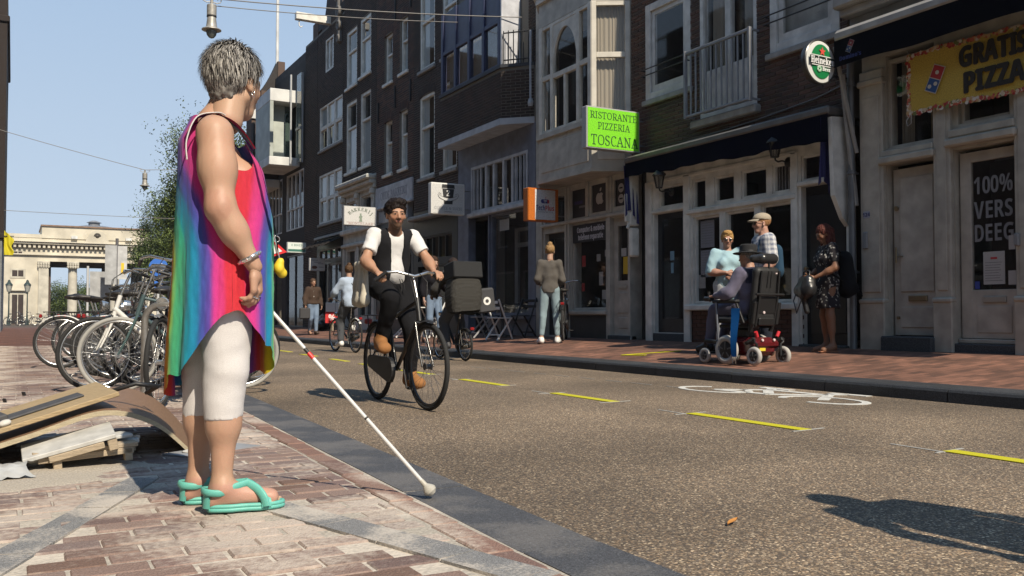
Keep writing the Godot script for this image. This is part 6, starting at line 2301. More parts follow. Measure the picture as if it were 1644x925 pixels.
	# mudguards
	if o.get("guards",true):
		for q in [zr,zf]:
			m=mb()
			var g0:=-0.5 if q==zr else -0.35
			var g1:=2.4 if q==zr else 1.9
			var gf:=func(u: float,v: float)->Vector3:
				var a:=lerpf(g0,g1,v)
				var rr:=R+0.022-0.014*pow(absf(u*2-1),2.0)
				var p:=V((u-0.5)*0.052,R+sin(a)*rr,q+(cos(a) if q==zf else -cos(a))*rr*(-1.0))
				return st.call(p) if q==zf else p
			m.sheet(gf,6,22)
			put("mudguard",m.done(),mat(o["guard"]) if o.has("guard") else fm,t)
	# crank,chain case,pedals
	var pa: float=o.get("pedal",0.6)
	m=mb()
	for s in [-1.0,1.0]:
		var e:=bb+V(s*0.075,sin(pa)*0.165*s,cos(pa)*0.165*s)
		m.rod(bb+V(s*0.065,0,0),e,0.009,6)
		m.box(V(-0.045,-0.012,-0.035),V(0.045,0.012,0.035),0.005,Transform3D(Basis(),e+V(s*0.055,0,0)))
	put("crank",m.done(),blk,t)
	m=mb()
	var cc:=PackedVector2Array()
	for i in 13:
		var a:=-PI/2+PI*i/12
		cc.append(W(bb.z+cos(a)*0.105,bb.y+sin(a)*0.105))
	for i in 9:
		var a:=PI/2+PI*i/8
		cc.append(W(zr+0.02+cos(a)*0.055,R+sin(a)*0.055))
	m.prism(cc,0.05,0.085,Transform3D(Basis(Vector3.BACK,Vector3.UP,Vector3.LEFT),Vector3.ZERO))
	put("chain_case",m.done(),mat(o["case"]) if o.has("case") else blk,t)
	# carrier over the rear wheel
	if o.get("carrier",true):
		m=mb()
		var cy:=R*2+0.06
		for s in [-0.055,0.0,0.055]:
			m.rod(V(s,cy,zr+0.20),V(s,cy,zr-0.22),0.006,5)
		for z in [0.18,0.0,-0.2]:
			m.rod(V(-0.06,cy,zr+z),V(0.06,cy,zr+z),0.006,5)
		for s in [-1.0,1.0]:
			m.rod(V(s*0.06,cy,zr-0.1),V(s*0.065,R,zr),0.006,5)
		put("carrier",m.done(),blk,t)
	m=mb()
	m.lathe([[0.0,-0.05],[0.035,-0.04],[0.048,0.0],[0.05,0.02],[0.045,0.025],[0.0,0.02]],14,Transform3D(sb*Basis(Vector3.RIGHT,PI/2),st.call(head_lo+V(0,0.07,0.09))))
	put("headlight",m.done(),chrome,t) if o.get("lamp",true) else null
	put("rear_light",boxm(V(-0.035,R*2-0.02,zr-0.27),V(0.035,R*2+0.03,zr-0.235),0.01),mat("tail_red",lin(0.22,0.012,0.012),0.3,{"tex": ""}),t)
	m=mb()
	m.tube(PV([st.call(stem+V(0.05,0.03,0.03)),st.call(stem+V(0.06,-0.05,0.16)),head_lo+V(0.03,0.05,0.06),head_lo+V(0.02,-0.1,-0.02)]),0.0035,5)
	m.tube(PV([st.call(stem+V(-0.05,0.03,0.03)),st.call(stem+V(-0.07,-0.06,0.14)),head_lo+V(-0.03,0.05,0.05)]),0.0035,5)
	put("cable",m.done(),blk,t)
	if o.get("stand",false):
		m=mb()
		m.rod(hub_r+V(0.07,0,0.05),V(0.17,0.01,zr+0.12),0.008,6)
		put("kickstand",m.done(),chrome,t)
	if o.has("crate"):
		m=mb()
		var c0:=V(-0.2,head_hi.y+0.06,zf-0.05)
		for y in 4:
			for s in [[V(-0.2,0,0),V(0.2,0,0)],[V(-0.2,0,0.3),V(0.2,0,0.3)],[V(-0.2,0,0),V(-0.2,0,0.3)],[V(0.2,0,0),V(0.2,0,0.3)]]:
				var oo:=V(0,head_hi.y+0.02+y*0.075,zf-0.12)
				m.beam(oo+s[0],oo+s[1],0.012,0.05,0.0)
		m.box(V(-0.2,head_hi.y-0.01,zf-0.12),V(0.2,head_hi.y,zf+0.18))
		put("front_crate",m.done(),mat(o["crate"]),t)
	return t
func build_bikes()->void:
	mat("rubber_white",lin(0.42,0.41,0.38),0.8,{"tex": "fine","scale": 8.0})
	mat("guard_white",lin(0.60,0.59,0.56),0.4,{"tex": ""})
	mat("guard_chrome",lin(0.5,0.5,0.5),0.25,{"metal": 0.9,"tex": ""})
	mat("crate_black",lin(0.02,0.02,0.02),0.6,{"tex": ""})
	mat("crate_red",lin(0.10,0.03,0.02),0.6,{"tex": ""})
	mat("fork_teal",lin(0.06,0.10,0.10),0.3,{"tex": "","coat": 0.4})
	mat("rim_black",lin(0.05,0.05,0.05),0.4,{"tex": ""})
	mat("red_guard",lin(0.30,0.03,0.02),0.35,{"tex": ""})
	var G:="bicycles parked on the left pavement"
	var W:=-PI/2   # facing -X
	var L:=0.048
	bicycle("white parked bicycle with a black front tyre and swept bars, leftmost of the rack",V(1.23,L,-9.28),W+0.05,{"col": lin(0.62,0.61,0.58),"style": "step","group": G,"bar": 1.10,"sweep": 0.22,"guards": false,"steer": 0.12})
	bicycle("dark green parked bicycle with a pale front tyre and chrome rims",V(1.39,L,-8.86),W-0.02,{"col": lin(0.05,0.08,0.085),"tyre": "rubber_white","group": G,"style": "diamond","bar": 1.12,"guards": false,"steer": -0.15,"fork": "fork_teal"})
	bicycle("black parked bicycle facing the camera beside the steel hoop, nearest of the rack",V(1.24,L,-7.72),-0.52,{"col": lin(0.018,0.018,0.02),"group": G,"style": "swan","bar": 1.13,"sweep": 0.20,"bar_w": 0.31,"guard": "guard_chrome","steer": 0.1})
	bicycle("black parked city bicycle behind the white one, its bars turned",V(1.62,L,-10.05),W+0.12,{"col": lin(0.016,0.016,0.018),"group": G,"style": "swan","steer": 0.3})
	bicycle("black parked bicycle with high bars among the rack",V(1.55,L,-10.75),W-0.1,{"col": lin(0.02,0.02,0.022),"group": G,"style": "swan","bar": 1.18,"sweep": 0.22})
	bicycle("dark blue parked bicycle in the middle of the rack",V(1.46,L,-11.5),W+PI+0.08,{"col": lin(0.02,0.03,0.06),"group": G,"guard": "guard_chrome"})
	bicycle("grey parked bicycle with red mudguards deeper in the rack",V(1.62,L,-12.3),W+0.1,{"col": lin(0.12,0.12,0.12),"group": G,"guard": "red_guard","style": "swan"})
	bicycle("black parked bicycle with a white rear mudguard sticking out to the left",V(1.12,L,-13.4),PI/2-0.15,{"col": lin(0.015,0.015,0.017),"group": G,"guard": "guard_white","style": "swan"})
	bicycle("black parked bicycle turned obliquely near the sign poles",V(1.35,L,-14.6),PI/2+0.25,{"col": lin(0.02,0.02,0.02),"group": G,"style": "diamond"})
	bicycle("brown-red parked bicycle farthest in the rack",V(1.5,L,-15.9),PI/2-0.3,{"col": lin(0.10,0.02,0.015),"group": G,"style": "swan"})
	bicycle("chrome-barred black bicycle standing close behind the nearest rack bicycle",V(1.62,L,-8.30),-0.55,{"col": lin(0.02,0.02,0.02),"group": G,"style": "swan","bar": 1.15,"sweep": 0.24,"bar_w": 0.32,"guard": "guard_white"})
	var more:=["black parked bicycle with its bars turned, third behind the white one","silver-grey parked bicycle squeezed in the middle of the rack","black parked bicycle with pale mudguards in the middle of the rack","dark red parked bicycle near the sign poles","black parked bicycle leaning towards the road at the back of the rack","beige parked bicycle behind the steel hoop"]
	var mc:=[lin(0.015,0.015,0.016),lin(0.30,0.30,0.30),lin(0.018,0.018,0.02),lin(0.14,0.015,0.015),lin(0.02,0.02,0.02),lin(0.34,0.30,0.22)]
	for i in 5:
		bicycle(more[i],V([1.72,1.66,1.5,1.7,1.62,1.55][i],L,[-9.62,-10.42,-11.15,-12.75,-13.9,-8.62][i]),[PI/2+0.1,W+0.2,PI/2-0.1,W-0.15,PI/2+0.3,PI/2+0.05][i],{"col": mc[i],"group": G,"style": ["swan","diamond","swan","swan","diamond","step"][i],"steer": [0.4,-0.3,0.2,0.5,-0.2,0.3][i],"bar": 1.08+0.03*(i % 3),"guard": "guard_white" if i % 3==2 else "guard_chrome"})
	# steel hoop of the rack
	var t:=thing("bike_rack_hoop","bent steel rack hoop standing at the near end of the parked bicycles","bike rack",V(0.88,0.04,-7.36),-0.5)
	var m:=mb()
	var pts:=PV([V(0,0,0),V(0,0.64,0)])
	for i in 9:
		var a:=PI-PI/2*i/8
		pts.append(V(0.13+cos(a)*0.13,0.66+sin(a)*0.13,0))
	for i in 9:
		var a:=PI/2-PI/2*i/8
		pts.append(V(0.42+cos(a)*0.13,0.66+sin(a)*0.13,0))
	pts.append(V(0.55,0,0))
	m.tube(pts,0.026,12)
	put("hoop",m.done(),mat("steel",lin(0.42,0.40,0.37),0.35,{"metal": 0.7,"tex": "grime","scale": 3.0}),t)
	m=mb()
	for x in [0.0,0.55]:
		m.lathe([[0.0,0.012],[0.055,0.012],[0.055,0.0]],14,Transform3D(Basis(),V(x,0.004,0)))
	put("foot_plate",m.done(),mat("steel"),t)
	# bicycles parked far off before the gate
	var proto:=bicycle("black bicycle parked far off before the gate, first of the row",V(2.2,-0.02,-84),PI/2,{"col": lin(0.02,0.02,0.02),"group": "bicycles far off before the gate"})
	var far:=["far bicycle parked at the foot of the left gate pilaster","far bicycle parked left of the first gate column","far bicycle parked before the first gate column","far bicycle parked in the left gate opening","far bicycle parked beside the taller lantern","far bicycle parked nearest the left corner house"]
	for i in 6:
		dup(proto,V(2.9+0.75*i if i<4 else 0.2+0.8*(i-4),-0.02,-84-0.4*(i % 3)),PI/2+rnd(-0.4,0.4),far[i],"bicycles far off before the gate")
# ================================================================ boards and pallets on the pavement
func build_boards()->void:
	var ply:=mat("plywood",lin(0.46,0.34,0.19),0.75,{"tex": "wood","scale": V(0.8,2.5,2.5),"bump": 0.05})
	var plyb:=mat("plywood_brown",lin(0.27,0.155,0.085),0.6,{"tex": "wood","scale": V(0.7,2.0,2.0)})
	var edge:=mat("ply_edge",lin(0.50,0.42,0.28),0.8,{"tex": "wood","scale": 4.0})
	var pine:=mat("pine",lin(0.50,0.40,0.28),0.8,{"tex": "wood","scale": V(1.2,4.0,4.0),"bump": 0.1})
	var white:=mat("white_board",lin(0.56,0.55,0.52),0.7,{"tex": "grime","scale": 3.0})
	# bent brown sheet
	var bd:=[V(-0.80,0.02,-4.60),V(-0.30,0.105,-4.62),V(0.06,0.205,-4.64),V(0.38,0.295,-4.68),V(0.62,0.225,-4.75),V(0.81,0.055,-4.86)]
	var at:=func(u: float)->Vector3:
		var f:=clampf(u,0,0.9999)*5.0
		var i:=int(f)
		var a: Vector3=bd[maxi(i-1,0)]
		var b: Vector3=bd[i]
		var c: Vector3=bd[mini(i+1,5)]
		var d: Vector3=bd[mini(i+2,5)]
		return b.cubic_interpolate(c,a,d,f-i)
	var t:=thing("plywood_sheet","bent brown plywood sheet arching over pallets on the pavement","board")
	var dz:=V(0.14,0.0,-1.15)
	var m:=mb()
	m.sheet(func(u: float,v: float)->Vector3: return at.call(u)+dz*v+V(0,0.03*v*sin(u*PI),0),40,8)
	put("panel",m.done(),plyb,t)
	m=mb()
	m.sheet(func(u: float,v: float)->Vector3: return at.call(u)+V(0,-0.024*(1-v),0.001),40,1)
	put("edge",m.done(),edge,t)
	m=mb()
	m.sheet(func(u: float,v: float)->Vector3: return at.call(1.0-u)+dz*v+V(0,-0.018+0.03*v*sin(u*PI),0),40,8)
	put("underside",m.done(),edge,t)
	# tilted pale sheet on top with black strips
	t=thing("plywood_sheet","tilted pale plywood sheet with dark strips lying on the pile","board")
	var p0:=V(-0.64,0.045,-4.58)
	var p1:=V(0.46,0.365,-4.72)
	var p2:=V(0.54,0.435,-5.06)
	var p3:=V(-0.60,0.095,-5.02)
	var bas:=Basis((p1-p0).normalized(),((p3-p0).cross(p1-p0)).normalized()*-1.0,Vector3.ZERO)
	var u:=(p1-p0).normalized()
	var w:=(p3-p0)
	w=(w-u*w.dot(u)).normalized()
	var nn:=w.cross(u) if w.cross(u).y>0 else u.cross(w)
	var xf:=Transform3D(Basis(u,nn,u.cross(nn)),p0)
	if xf.basis.z.dot(w)<0:
		pass
	m=mb()
	m.box(V(0,-0.006,-0.46),V(1.15,0.016,0.0),0.003,xf)
	put("panel",m.done(),ply,t)
	var tar:=mat("tar_strip",lin(0.075,0.075,0.08),0.7,{"tex": "grime","scale": 4.0})
	m=mb()
	m.box(V(0.65,0.017,-0.20),V(1.03,0.028,-0.09),0.004,xf*Transform3D(Basis(Vector3.UP,0.05),Vector3.ZERO))
	put("strip",m.done(),tar,t)
	m=mb()
	m.box(V(0.51,0.017,-0.17),V(0.70,0.05,-0.06),0.006,xf*Transform3D(Basis(Vector3.UP,0.10),Vector3.ZERO))
	put("strip",m.done(),tar,t)
	m=mb()
	m.box(V(0.28,0.017,-0.27),V(0.53,0.045,-0.15),0.006,xf)
	put("strip",m.done(),mat("strip_slate",lin(0.05,0.05,0.06),0.7),t)
	m=mb()
	m.box(V(0.35,0.017,-0.13),V(0.51,0.024,-0.03),0.004,xf*Transform3D(Basis(Vector3.UP,-0.1),Vector3.ZERO))
	put("scrap",m.done(),mat("scrap_pink",lin(0.48,0.40,0.34),0.8),t)
	m=mb()
	for x in [0.53,0.71,0.91,1.01]:
		m.box(V(x,0.014,-0.44),V(x+0.006,0.034,-0.41),0.0,xf*Transform3D(Basis(Vector3.UP,0.3),Vector3.ZERO))
	put("nail",m.done(),mat("black_iron"),t)
	# stones holding it down
	for q in [[0.66,-0.03,"small pale stone lying on the tilted plywood beside the strips"]]:
		var s:=mb()
		field_mesh([["e",Vector3.ZERO,V(0.028,0.016,0.02)]],0.006,0.01,s)
		var o:=put("stone",s.done(),mat("pale_stone",lin(0.58,0.56,0.52),0.9),null,Transform3D(xf.basis,xf*V(q[0],0.03,q[1])))
		tag(o,q[2],"stone")
	# pallets of pale boards
	t=thing("pallet","pale board frame tilted up under the bent plywood","pallet",V(0.05,0.095,-4.50))
	t.rotation=V(0.14,0.02,0.24)
	put("top_board",boxm(V(0,0.0,-0.24),V(0.385,0.02,0.0),0.003),white,t)
	put("batten",boxm(V(0.10,-0.030,-0.035),V(0.33,-0.001,0.004),0.003),pine,t)
	put("block",boxm(V(0.345,-0.055,-0.05),V(0.385,-0.001,-0.005),0.003),pine,t)
	put("block",boxm(V(0.345,-0.055,-0.22),V(0.385,-0.001,-0.17),0.003),pine,t)
	t=thing("pallet","low wooden pallet on short feet lying flat on the sand","pallet",V(0.09,0.052,-4.52))
	t.rotation=V(0,0.10,0.045)
	put("top_board",boxm(V(0.0,0.062,-0.10),V(0.44,0.082,0.0),0.003),pine,t)
	put("top_board",boxm(V(0.05,0.062,-0.22),V(0.47,0.082,-0.115),0.003),white,t)
	put("top_board",boxm(V(0.10,0.062,-0.34),V(0.50,0.082,-0.235),0.003),white,t)
	put("rail",boxm(V(0.02,0.032,-0.02),V(0.42,0.0615,0.0),0.003),pine,t)
	for q in [[0.08,-0.03],[0.38,-0.04],[0.45,-0.31],[0.12,-0.30]]:
		put("foot",boxm(V(q[0],0.0,q[1]),V(q[0]+0.035,0.06,q[1]+0.04),0.003),pine,t)
	t=thing("offcut","white painted offcut board lying on the flat pallet","board",V(0.40,0.165,-4.66))
	t.rotation=V(0.05,0.35,0.05)
	put("board",boxm(V(-0.10,0,-0.05),V(0.10,0.016,0.05),0.003),white,t)
	# crumpled plastic sheet at the frame's edge
	var nz:=FastNoiseLite.new()
	nz.seed=3
	nz.frequency=5.0
	m=mb()
	var ps:=func(a: float,b: float)->Vector3:
		var p:=V(lerpf(-0.55,0.10-0.04*sin(b*5),a),0,lerpf(-4.32,-4.62,b))
		p.y=0.06+0.03*absf(nz.get_noise_2d(p.x*2,p.z*3))+0.045*sin(b*PI)*a
		return p
	m.sheet(ps,30,14)
	tag(put("plastic_sheet",m.done(),mat("plastic_sheet",lin(0.50,0.50,0.48),0.35,{"tex": "grime","scale": 3.0})),"crumpled pale plastic sheet on the sand before the pallets","plastic sheet")
	# dark shoe-like scrap of hose on the ground behind
	m=mb()
	m.tube(PV([V(0.44,0.36,-5.0),V(0.55,0.40,-4.92),V(0.66,0.38,-4.96),V(0.62,0.34,-5.08)]),0.012,6)
	tag(put("cable_scrap",m.done(),mat("bike_black")),"short dark scrap of cable lying between the two plywood sheets","cable")
# ================================================================ cafe furniture and small street things
func folding_chair(label: String,at: Vector3,turn: float,m1: Material)->void:
	var t:=thing("folding_chair",label,"chair",at,turn,"folding chairs outside the cafe")
	for s in [-1.0,1.0]:
		var m:=mb()
		m.beam(V(s*0.19,0.0,0.20),V(s*0.19,0.84,-0.22),0.022,0.034,0.003)
		put("leg",m.done(),m1,t)
		m=mb()
		m.beam(V(s*0.165,0.0,-0.24),V(s*0.165,0.455,0.18),0.022,0.034,0.003)
		put("leg",m.done(),m1,t)
	for i in 6:
		put("slat",kept_mesh("seat_slat",func(): return boxm(V(-0.20,0.45,0),V(0.20,0.468,0.048),0.004)),m1,t,Transform3D(Basis(),V(0,0,-0.16+i*0.06)))
	for y in [0.66,0.78]:
		put("back_slat",boxm(V(-0.19,y-0.03,-0.205-(y-0.66)*0.5),V(0.19,y+0.03,-0.19-(y-0.66)*0.5),0.004),m1,t)
	put("stretcher",boxm(V(-0.17,0.10,-0.15),V(0.17,0.125,-0.13),0.002),m1,t)
func cafe_table(label: String,at: Vector3,top: Material,leg_m: Material,folding: bool)->void:
	var t:=thing("cafe_table",label,"table",at,0.2,"cafe tables on the pavement")
	put("tabletop",boxm(V(-0.33,0.71,-0.30),V(0.33,0.735,0.30),0.006),top,t)
	if folding:
		for s in [-1.0,1.0]:
			for q in [1.0,-1.0]:
				var m:=mb()
				m.beam(V(s*0.24-q*0.012,0,-0.26*q),V(s*0.24-q*0.012,0.71,0.26*q),0.02,0.034,0.003)
				put("leg",m.done(),leg_m,t)
	else:
		var m:=mb()
		m.rod(V(0,0.02,0),V(0,0.71,0),0.03,10)
		put("column",m.done(),leg_m,t)
		m=mb()
		for i in 4:
			var a:=TAU*i/4+0.4
			m.beam(V(0,0.05,0),V(cos(a)*0.3,0.015,sin(a)*0.3),0.05,0.025,0.004)
		put("foot",m.done(),leg_m,t)
func build_cafe()->void:
	var w:=mat("white_slats",lin(0.66,0.66,0.64),0.5,{"tex": ""})
	var b:=mat("black_slats",lin(0.02,0.02,0.021),0.5,{"tex": ""})
	var g:=func(x: float)->float: return ground_y(x)
	folding_chair("white folding chair out in the sun by the kerb, before the slate blue shop",V(8.85,g.call(8.85),-16.55),1.9,w)
	folding_chair("white folding chair beyond the courier, half hidden by his bicycle",V(8.7,g.call(8.7),-19.2),-1.6,w)
	folding_chair("white folding chair left of the white cafe table",V(8.5,g.call(8.5),-20.9),1.4,w)
	folding_chair("black folding chair nearest the shop window of the slate blue front",V(9.45,g.call(9.45),-16.6),-1.2,b)
	folding_chair("black folding chair behind the dark pedestal table",V(9.5,g.call(9.5),-18.3),1.7,b)
	folding_chair("grey folding chair behind the courier's dark bag",V(9.1,g.call(9.1),-17.9),1.5,mat("grey_slats",lin(0.28,0.28,0.28),0.5,{"tex": ""}))
	cafe_table("dark pedestal table before the slate blue shop window",V(9.35,g.call(9.35),-17.35),b,b,false)
	cafe_table("white folding table beside the woman in the black cardigan",V(8.6,g.call(8.6),-20.2),w,w,true)
	# red and white pavement board,far black bags
	var t:=thing("pavement_board","small red and white pavement board behind the walking man","sign",V(9.1,ground_y(9.1),-28.6))
	put("panel",boxm(V(-0.22,0.25,-0.02),V(0.22,0.62,0.02),0.01),mat("board_red",lin(0.50,0.03,0.03),0.5,{"tex": ""}),t)
	put("panel",boxm(V(-0.20,0.62,-0.02),V(0.22,0.92,0.02),0.01),w,t)
	put("foot",boxm(V(-0.05,0.0,-0.05),V(0.05,0.25,0.05),0.005),mat("pine"),t)
	text("lettering","%",0.2,mat("sign_white_print"),t,Transform3D(Basis(),V(0,0.43,0.022)),"Droid Sans",700)
	for q in [[9.1,-29.6,0.42,"low black rubbish bag slumped by the dark shopfront"],[9.35,-30.4,0.55,"taller black rubbish bag against the dark shopfront"]]:
		var m:=mb()
		field_mesh([["e",V(0,q[2]*0.42,0),V(0.30,q[2]*0.45,0.28)],["c",V(0,q[2]*0.7,0),V(0.02,q[2]*1.05,0),0.12,0.03],["p",V(0,0.0,0),Vector3.DOWN]],0.05,0.05,m,Transform3D(),null,folds(0.03,V(6,4,6),5))
		tag(put("rubbish_bag",m.done(),mat("bag_black",lin(0.012,0.012,0.013),0.3,{"tex": ""}),null,Transform3D(Basis(),V(q[0],ground_y(q[0]),q[1]))),q[3],"rubbish bag")
# ================================================================ bodies: distance fields meshed as surface nets
func field_mesh(prims: Array,cell: float,k: float,into: MB,xf:=Transform3D(),colf : Variant=null,disp : Variant=null)->void:
	var lo:=V(1e9,1e9,1e9)
	var hi:=-lo
	for p in prims:
		var b:=prim_box(p)
		if String(p[0]).begins_with("-") or p[0]=="p":
			continue
		lo=lo.min(b[0])
		hi=hi.max(b[1])
	lo-=Vector3.ONE*cell*2.5
	hi+=Vector3.ONE*cell*2.5
	var nx:=int((hi.x-lo.x)/cell)+2
	var ny:=int((hi.y-lo.y)/cell)+2
	var nz:=int((hi.z-lo.z)/cell)+2
	var sxy:=nx*ny
	var f:=PackedFloat32Array()
	f.resize(sxy*nz)
	f.fill(0.3)
	for p in prims:
		var kind: String=p[0]
		if kind=="p":
			continue
		var neg:=kind.begins_with("-")
		var b:=prim_box(p)
		var g:=k+cell*2.0
		var i0:=maxi(0,int((b[0].x-g-lo.x)/cell))
		var i1:=mini(nx-1,int((b[1].x+g-lo.x)/cell)+1)
		var j0:=maxi(0,int((b[0].y-g-lo.y)/cell))
		var j1:=mini(ny-1,int((b[1].y+g-lo.y)/cell)+1)
		var k0:=maxi(0,int((b[0].z-g-lo.z)/cell))
		var k1:=mini(nz-1,int((b[1].z+g-lo.z)/cell)+1)
		var ell:=kind.ends_with("e")
		var a: Vector3=p[1]
		var ba:=Vector3.ZERO
		var bb:=1.0
		var ra:=0.0
		var rb:=0.0
		var fl:=false
		var fn:=Vector3.ZERO
		var fs:=0.0
		var rad:=Vector3.ONE
		var inv:=Basis()
		if ell:
			rad=p[2]
			inv=(p[3] as Basis).transposed() if p.size()>3 else Basis()
		else:
			ba=p[2]-a
			ra=p[3]
			rb=p[4]
			if p.size()>6:
				fl=true
				fn=(p[5] as Vector3).normalized()
				fs=1.0-1.0/float(p[6])
				ba-=fn*(ba.dot(fn)*fs)
			bb=maxf(ba.length_squared(),1e-9)
		var rad2:=rad*rad
		for z in range(k0,k1+1):
			for y in range(j0,j1+1):
				var at:=z*sxy+y*nx+i0
				var q:=V(lo.x+i0*cell,lo.y+y*cell,lo.z+z*cell)-a
				for x in range(i0,i1+1):
					var d:=0.0
					if ell:
						var e:=inv*q
						var m0:=(e/rad).length()
						var m1:=(e/rad2).length()
						d=m0*(m0-1.0)/maxf(m1,1e-6)
					else:
						var e:=q
						if fl:
							e-=fn*(e.dot(fn)*fs)
						var h:=clampf(e.dot(ba)/bb,0.0,1.0)
						d=(e-ba*h).length()-(ra+(rb-ra)*h)
					var o:=f[at]
					if neg:
						d=-d
						var hh:=maxf(k*0.5-absf(o-d),0.0)/(k*0.5)
						f[at]=maxf(o,d)+hh*hh*k*0.125
					else:
						var hh:=maxf(k-absf(o-d),0.0)/k
						f[at]=minf(o,d)-hh*hh*k*0.25
					at+=1
					q.x+=cell
	for p in prims:
		if p[0]!="p":
			continue
		var pt: Vector3=p[1]
		var nn: Vector3=(p[2] as Vector3).normalized()
		var reach: float=p[3] if p.size()>3 else 9.0
		var ce: Vector3=p[4] if p.size()>4 else pt
		var at:=0
		for z in nz:
			for y in ny:
				var q:=V(lo.x,lo.y+y*cell,lo.z+z*cell)
				for x in nx:
					if f[at]<0.29:
						var d:=(q-pt).dot(nn)
						if d>f[at] and (reach>8.0 or q.distance_to(ce)<reach):
							f[at]=d
					at+=1
					q.x+=cell
	# surface nets
	var ids:=PackedInt32Array()
	ids.resize(f.size())
	ids.fill(-1)
	var vs:=PackedVector3Array()
	var off:=[0,1,nx,nx+1,sxy,sxy+1,sxy+nx,sxy+nx+1]
	var co:=[V(0,0,0),V(1,0,0),V(0,1,0),V(1,1,0),V(0,0,1),V(1,0,1),V(0,1,1),V(1,1,1)]
	var ed:=[[0,1],[2,3],[4,5],[6,7],[0,2],[1,3],[4,6],[5,7],[0,4],[1,5],[2,6],[3,7]]
	var cells:=PackedInt32Array()
	for z in nz-1:
		for y in ny-1:
			var at:=z*sxy+y*nx
			for x in nx-1:
				var v0:=f[at]
				if v0<0.1 and v0>-0.1:
					var s0:=v0<0.0
					if s0!=(f[at+1]<0.0) or s0!=(f[at+nx]<0.0) or s0!=(f[at+nx+1]<0.0) or s0!=(f[at+sxy]<0.0) or s0!=(f[at+sxy+1]<0.0) or s0!=(f[at+sxy+nx]<0.0) or s0!=(f[at+sxy+nx+1]<0.0):
						var sum:=Vector3.ZERO
						var n:=0
						for e in ed:
							var va:=f[at+off[e[0]]]
							var vb:=f[at+off[e[1]]]
							if (va<0.0)!=(vb<0.0):
								sum+=(co[e[0]] as Vector3).lerp(co[e[1]],va/(va-vb))
								n+=1
						ids[at]=vs.size()
						vs.append(lo+(V(x,y,z)+sum/n)*cell)
						cells.append(at)
				at+=1
	var ns:=PackedVector3Array()
	ns.resize(vs.size())
	var tri:=PackedInt32Array()
	for at in cells:
		var s0:=f[at]<0.0
		for ax in 3:
			var d1: int=[1,nx,sxy][ax]
			if s0==(f[at+d1]<0.0):
				continue
			var u: int=[nx,sxy,1][ax]
			var w: int=[sxy,1,nx][ax]
			if at-u-w<0:
				continue
			var a:=ids[at-u-w]
			var b:=ids[at-w]
			var c:=ids[at]
			var d:=ids[at-u]
			if a<0 or b<0 or c<0 or d<0:
				continue
			if not s0:
				var t:=b
				b=d
				d=t
			# a,b,c,d counter-clockwise from outside
			var nn:=(vs[c]-vs[a]).cross(vs[d]-vs[b])
			ns[a]+=nn; ns[b]+=nn; ns[c]+=nn; ns[d]+=nn
			tri.append_array(PackedInt32Array([a,c,b,a,d,c]))
	var st:=into.v.size()
	for i in vs.size():
		var p:=vs[i]
		var nn:=ns[i].normalized()
		into.c.append(colf.call(p,nn) if colf!=null else into.col)
		if disp!=null:
			p+=nn*float(disp.call(p,nn))
		into.v.append(xf*p)
		into.n.append((xf.basis*nn).normalized())
		into.uv.append(W(p.x,p.y))
	for i in tri:
		into.ix.append(st+i)
	if disp!=null:  # normals again,from the displaced surface
		var acc:=PackedVector3Array()
		acc.resize(vs.size())
		for i in range(0,tri.size(),3):
			var a:=into.v[st+tri[i]]
			var nn:=(into.v[st+tri[i+2]]-a).cross(into.v[st+tri[i+1]]-a)
			acc[tri[i]]+=nn; acc[tri[i+1]]+=nn; acc[tri[i+2]]+=nn
		for i in vs.size():
			if acc[i].length_squared()>1e-20:
				into.n[st+i]=acc[i].normalized()
func prim_box(p: Array)->Array:
	if String(p[0]).ends_with("e"):
		var r: Vector3=p[2]
		var m:=maxf(r.x,maxf(r.y,r.z))
		if p.size()>3:
			var b: Basis=p[3]
			var e:=V(absf(b.x.x)*r.x+absf(b.y.x)*r.y+absf(b.z.x)*r.z,absf(b.x.y)*r.x+absf(b.y.y)*r.y+absf(b.z.y)*r.z,absf(b.x.z)*r.x+absf(b.y.z)*r.y+absf(b.z.z)*r.z)
			return [p[1]-e,p[1]+e]
		return [p[1]-r,p[1]+r]
	if p[0]=="p":
		return [p[1],p[1]]
	var s:=maxf(p[3],p[4])
	if p.size()>6:
		s*=maxf(1.0,float(p[6]))
	var e:=Vector3.ONE*s
	return [(p[1] as Vector3).min(p[2])-e,(p[1] as Vector3).max(p[2])+e]
# ---------------------------------------------------------------- skeleton and body
# local axes: +z forward,+x to the person's left,y up,ground at 0; lengths for a body 1.70 m tall,times s
func skel(s:=1.0)->Dictionary:
	var d:={
		"pelvis": V(0,0.93,0),"chest": V(0,1.26,0),"neck": V(0,1.435,-0.015),"head": V(0,1.585,0.015),
		"hipL": V(0.085,0.90,0),"kneeL": V(0.095,0.49,0.015),"ankL": V(0.10,0.085,-0.02),"toeL": V(0.125,0.025,0.13),
		"hipR": V(-0.085,0.90,0),"kneeR": V(-0.095,0.49,0.015),"ankR": V(-0.10,0.085,-0.02),"toeR": V(-0.125,0.025,0.13),
		"shL": V(0.165,1.385,-0.01),"elL": V(0.215,1.11,-0.03),"wrL": V(0.225,0.87,0.03),
		"shR": V(-0.165,1.385,-0.01),"elR": V(-0.215,1.11,-0.03),"wrR": V(-0.225,0.87,0.03),
	}
	for q in d:
		d[q]*=s
	d["s"]=s
	return d
func torso_axes(k: Dictionary)->Array:
	var r: Vector3=(k["shL"]-k["shR"]).normalized()
	var u: Vector3=(k["neck"]-k["pelvis"]).normalized()
	var f:=r.cross(u).normalized()
	return [r,u,f]
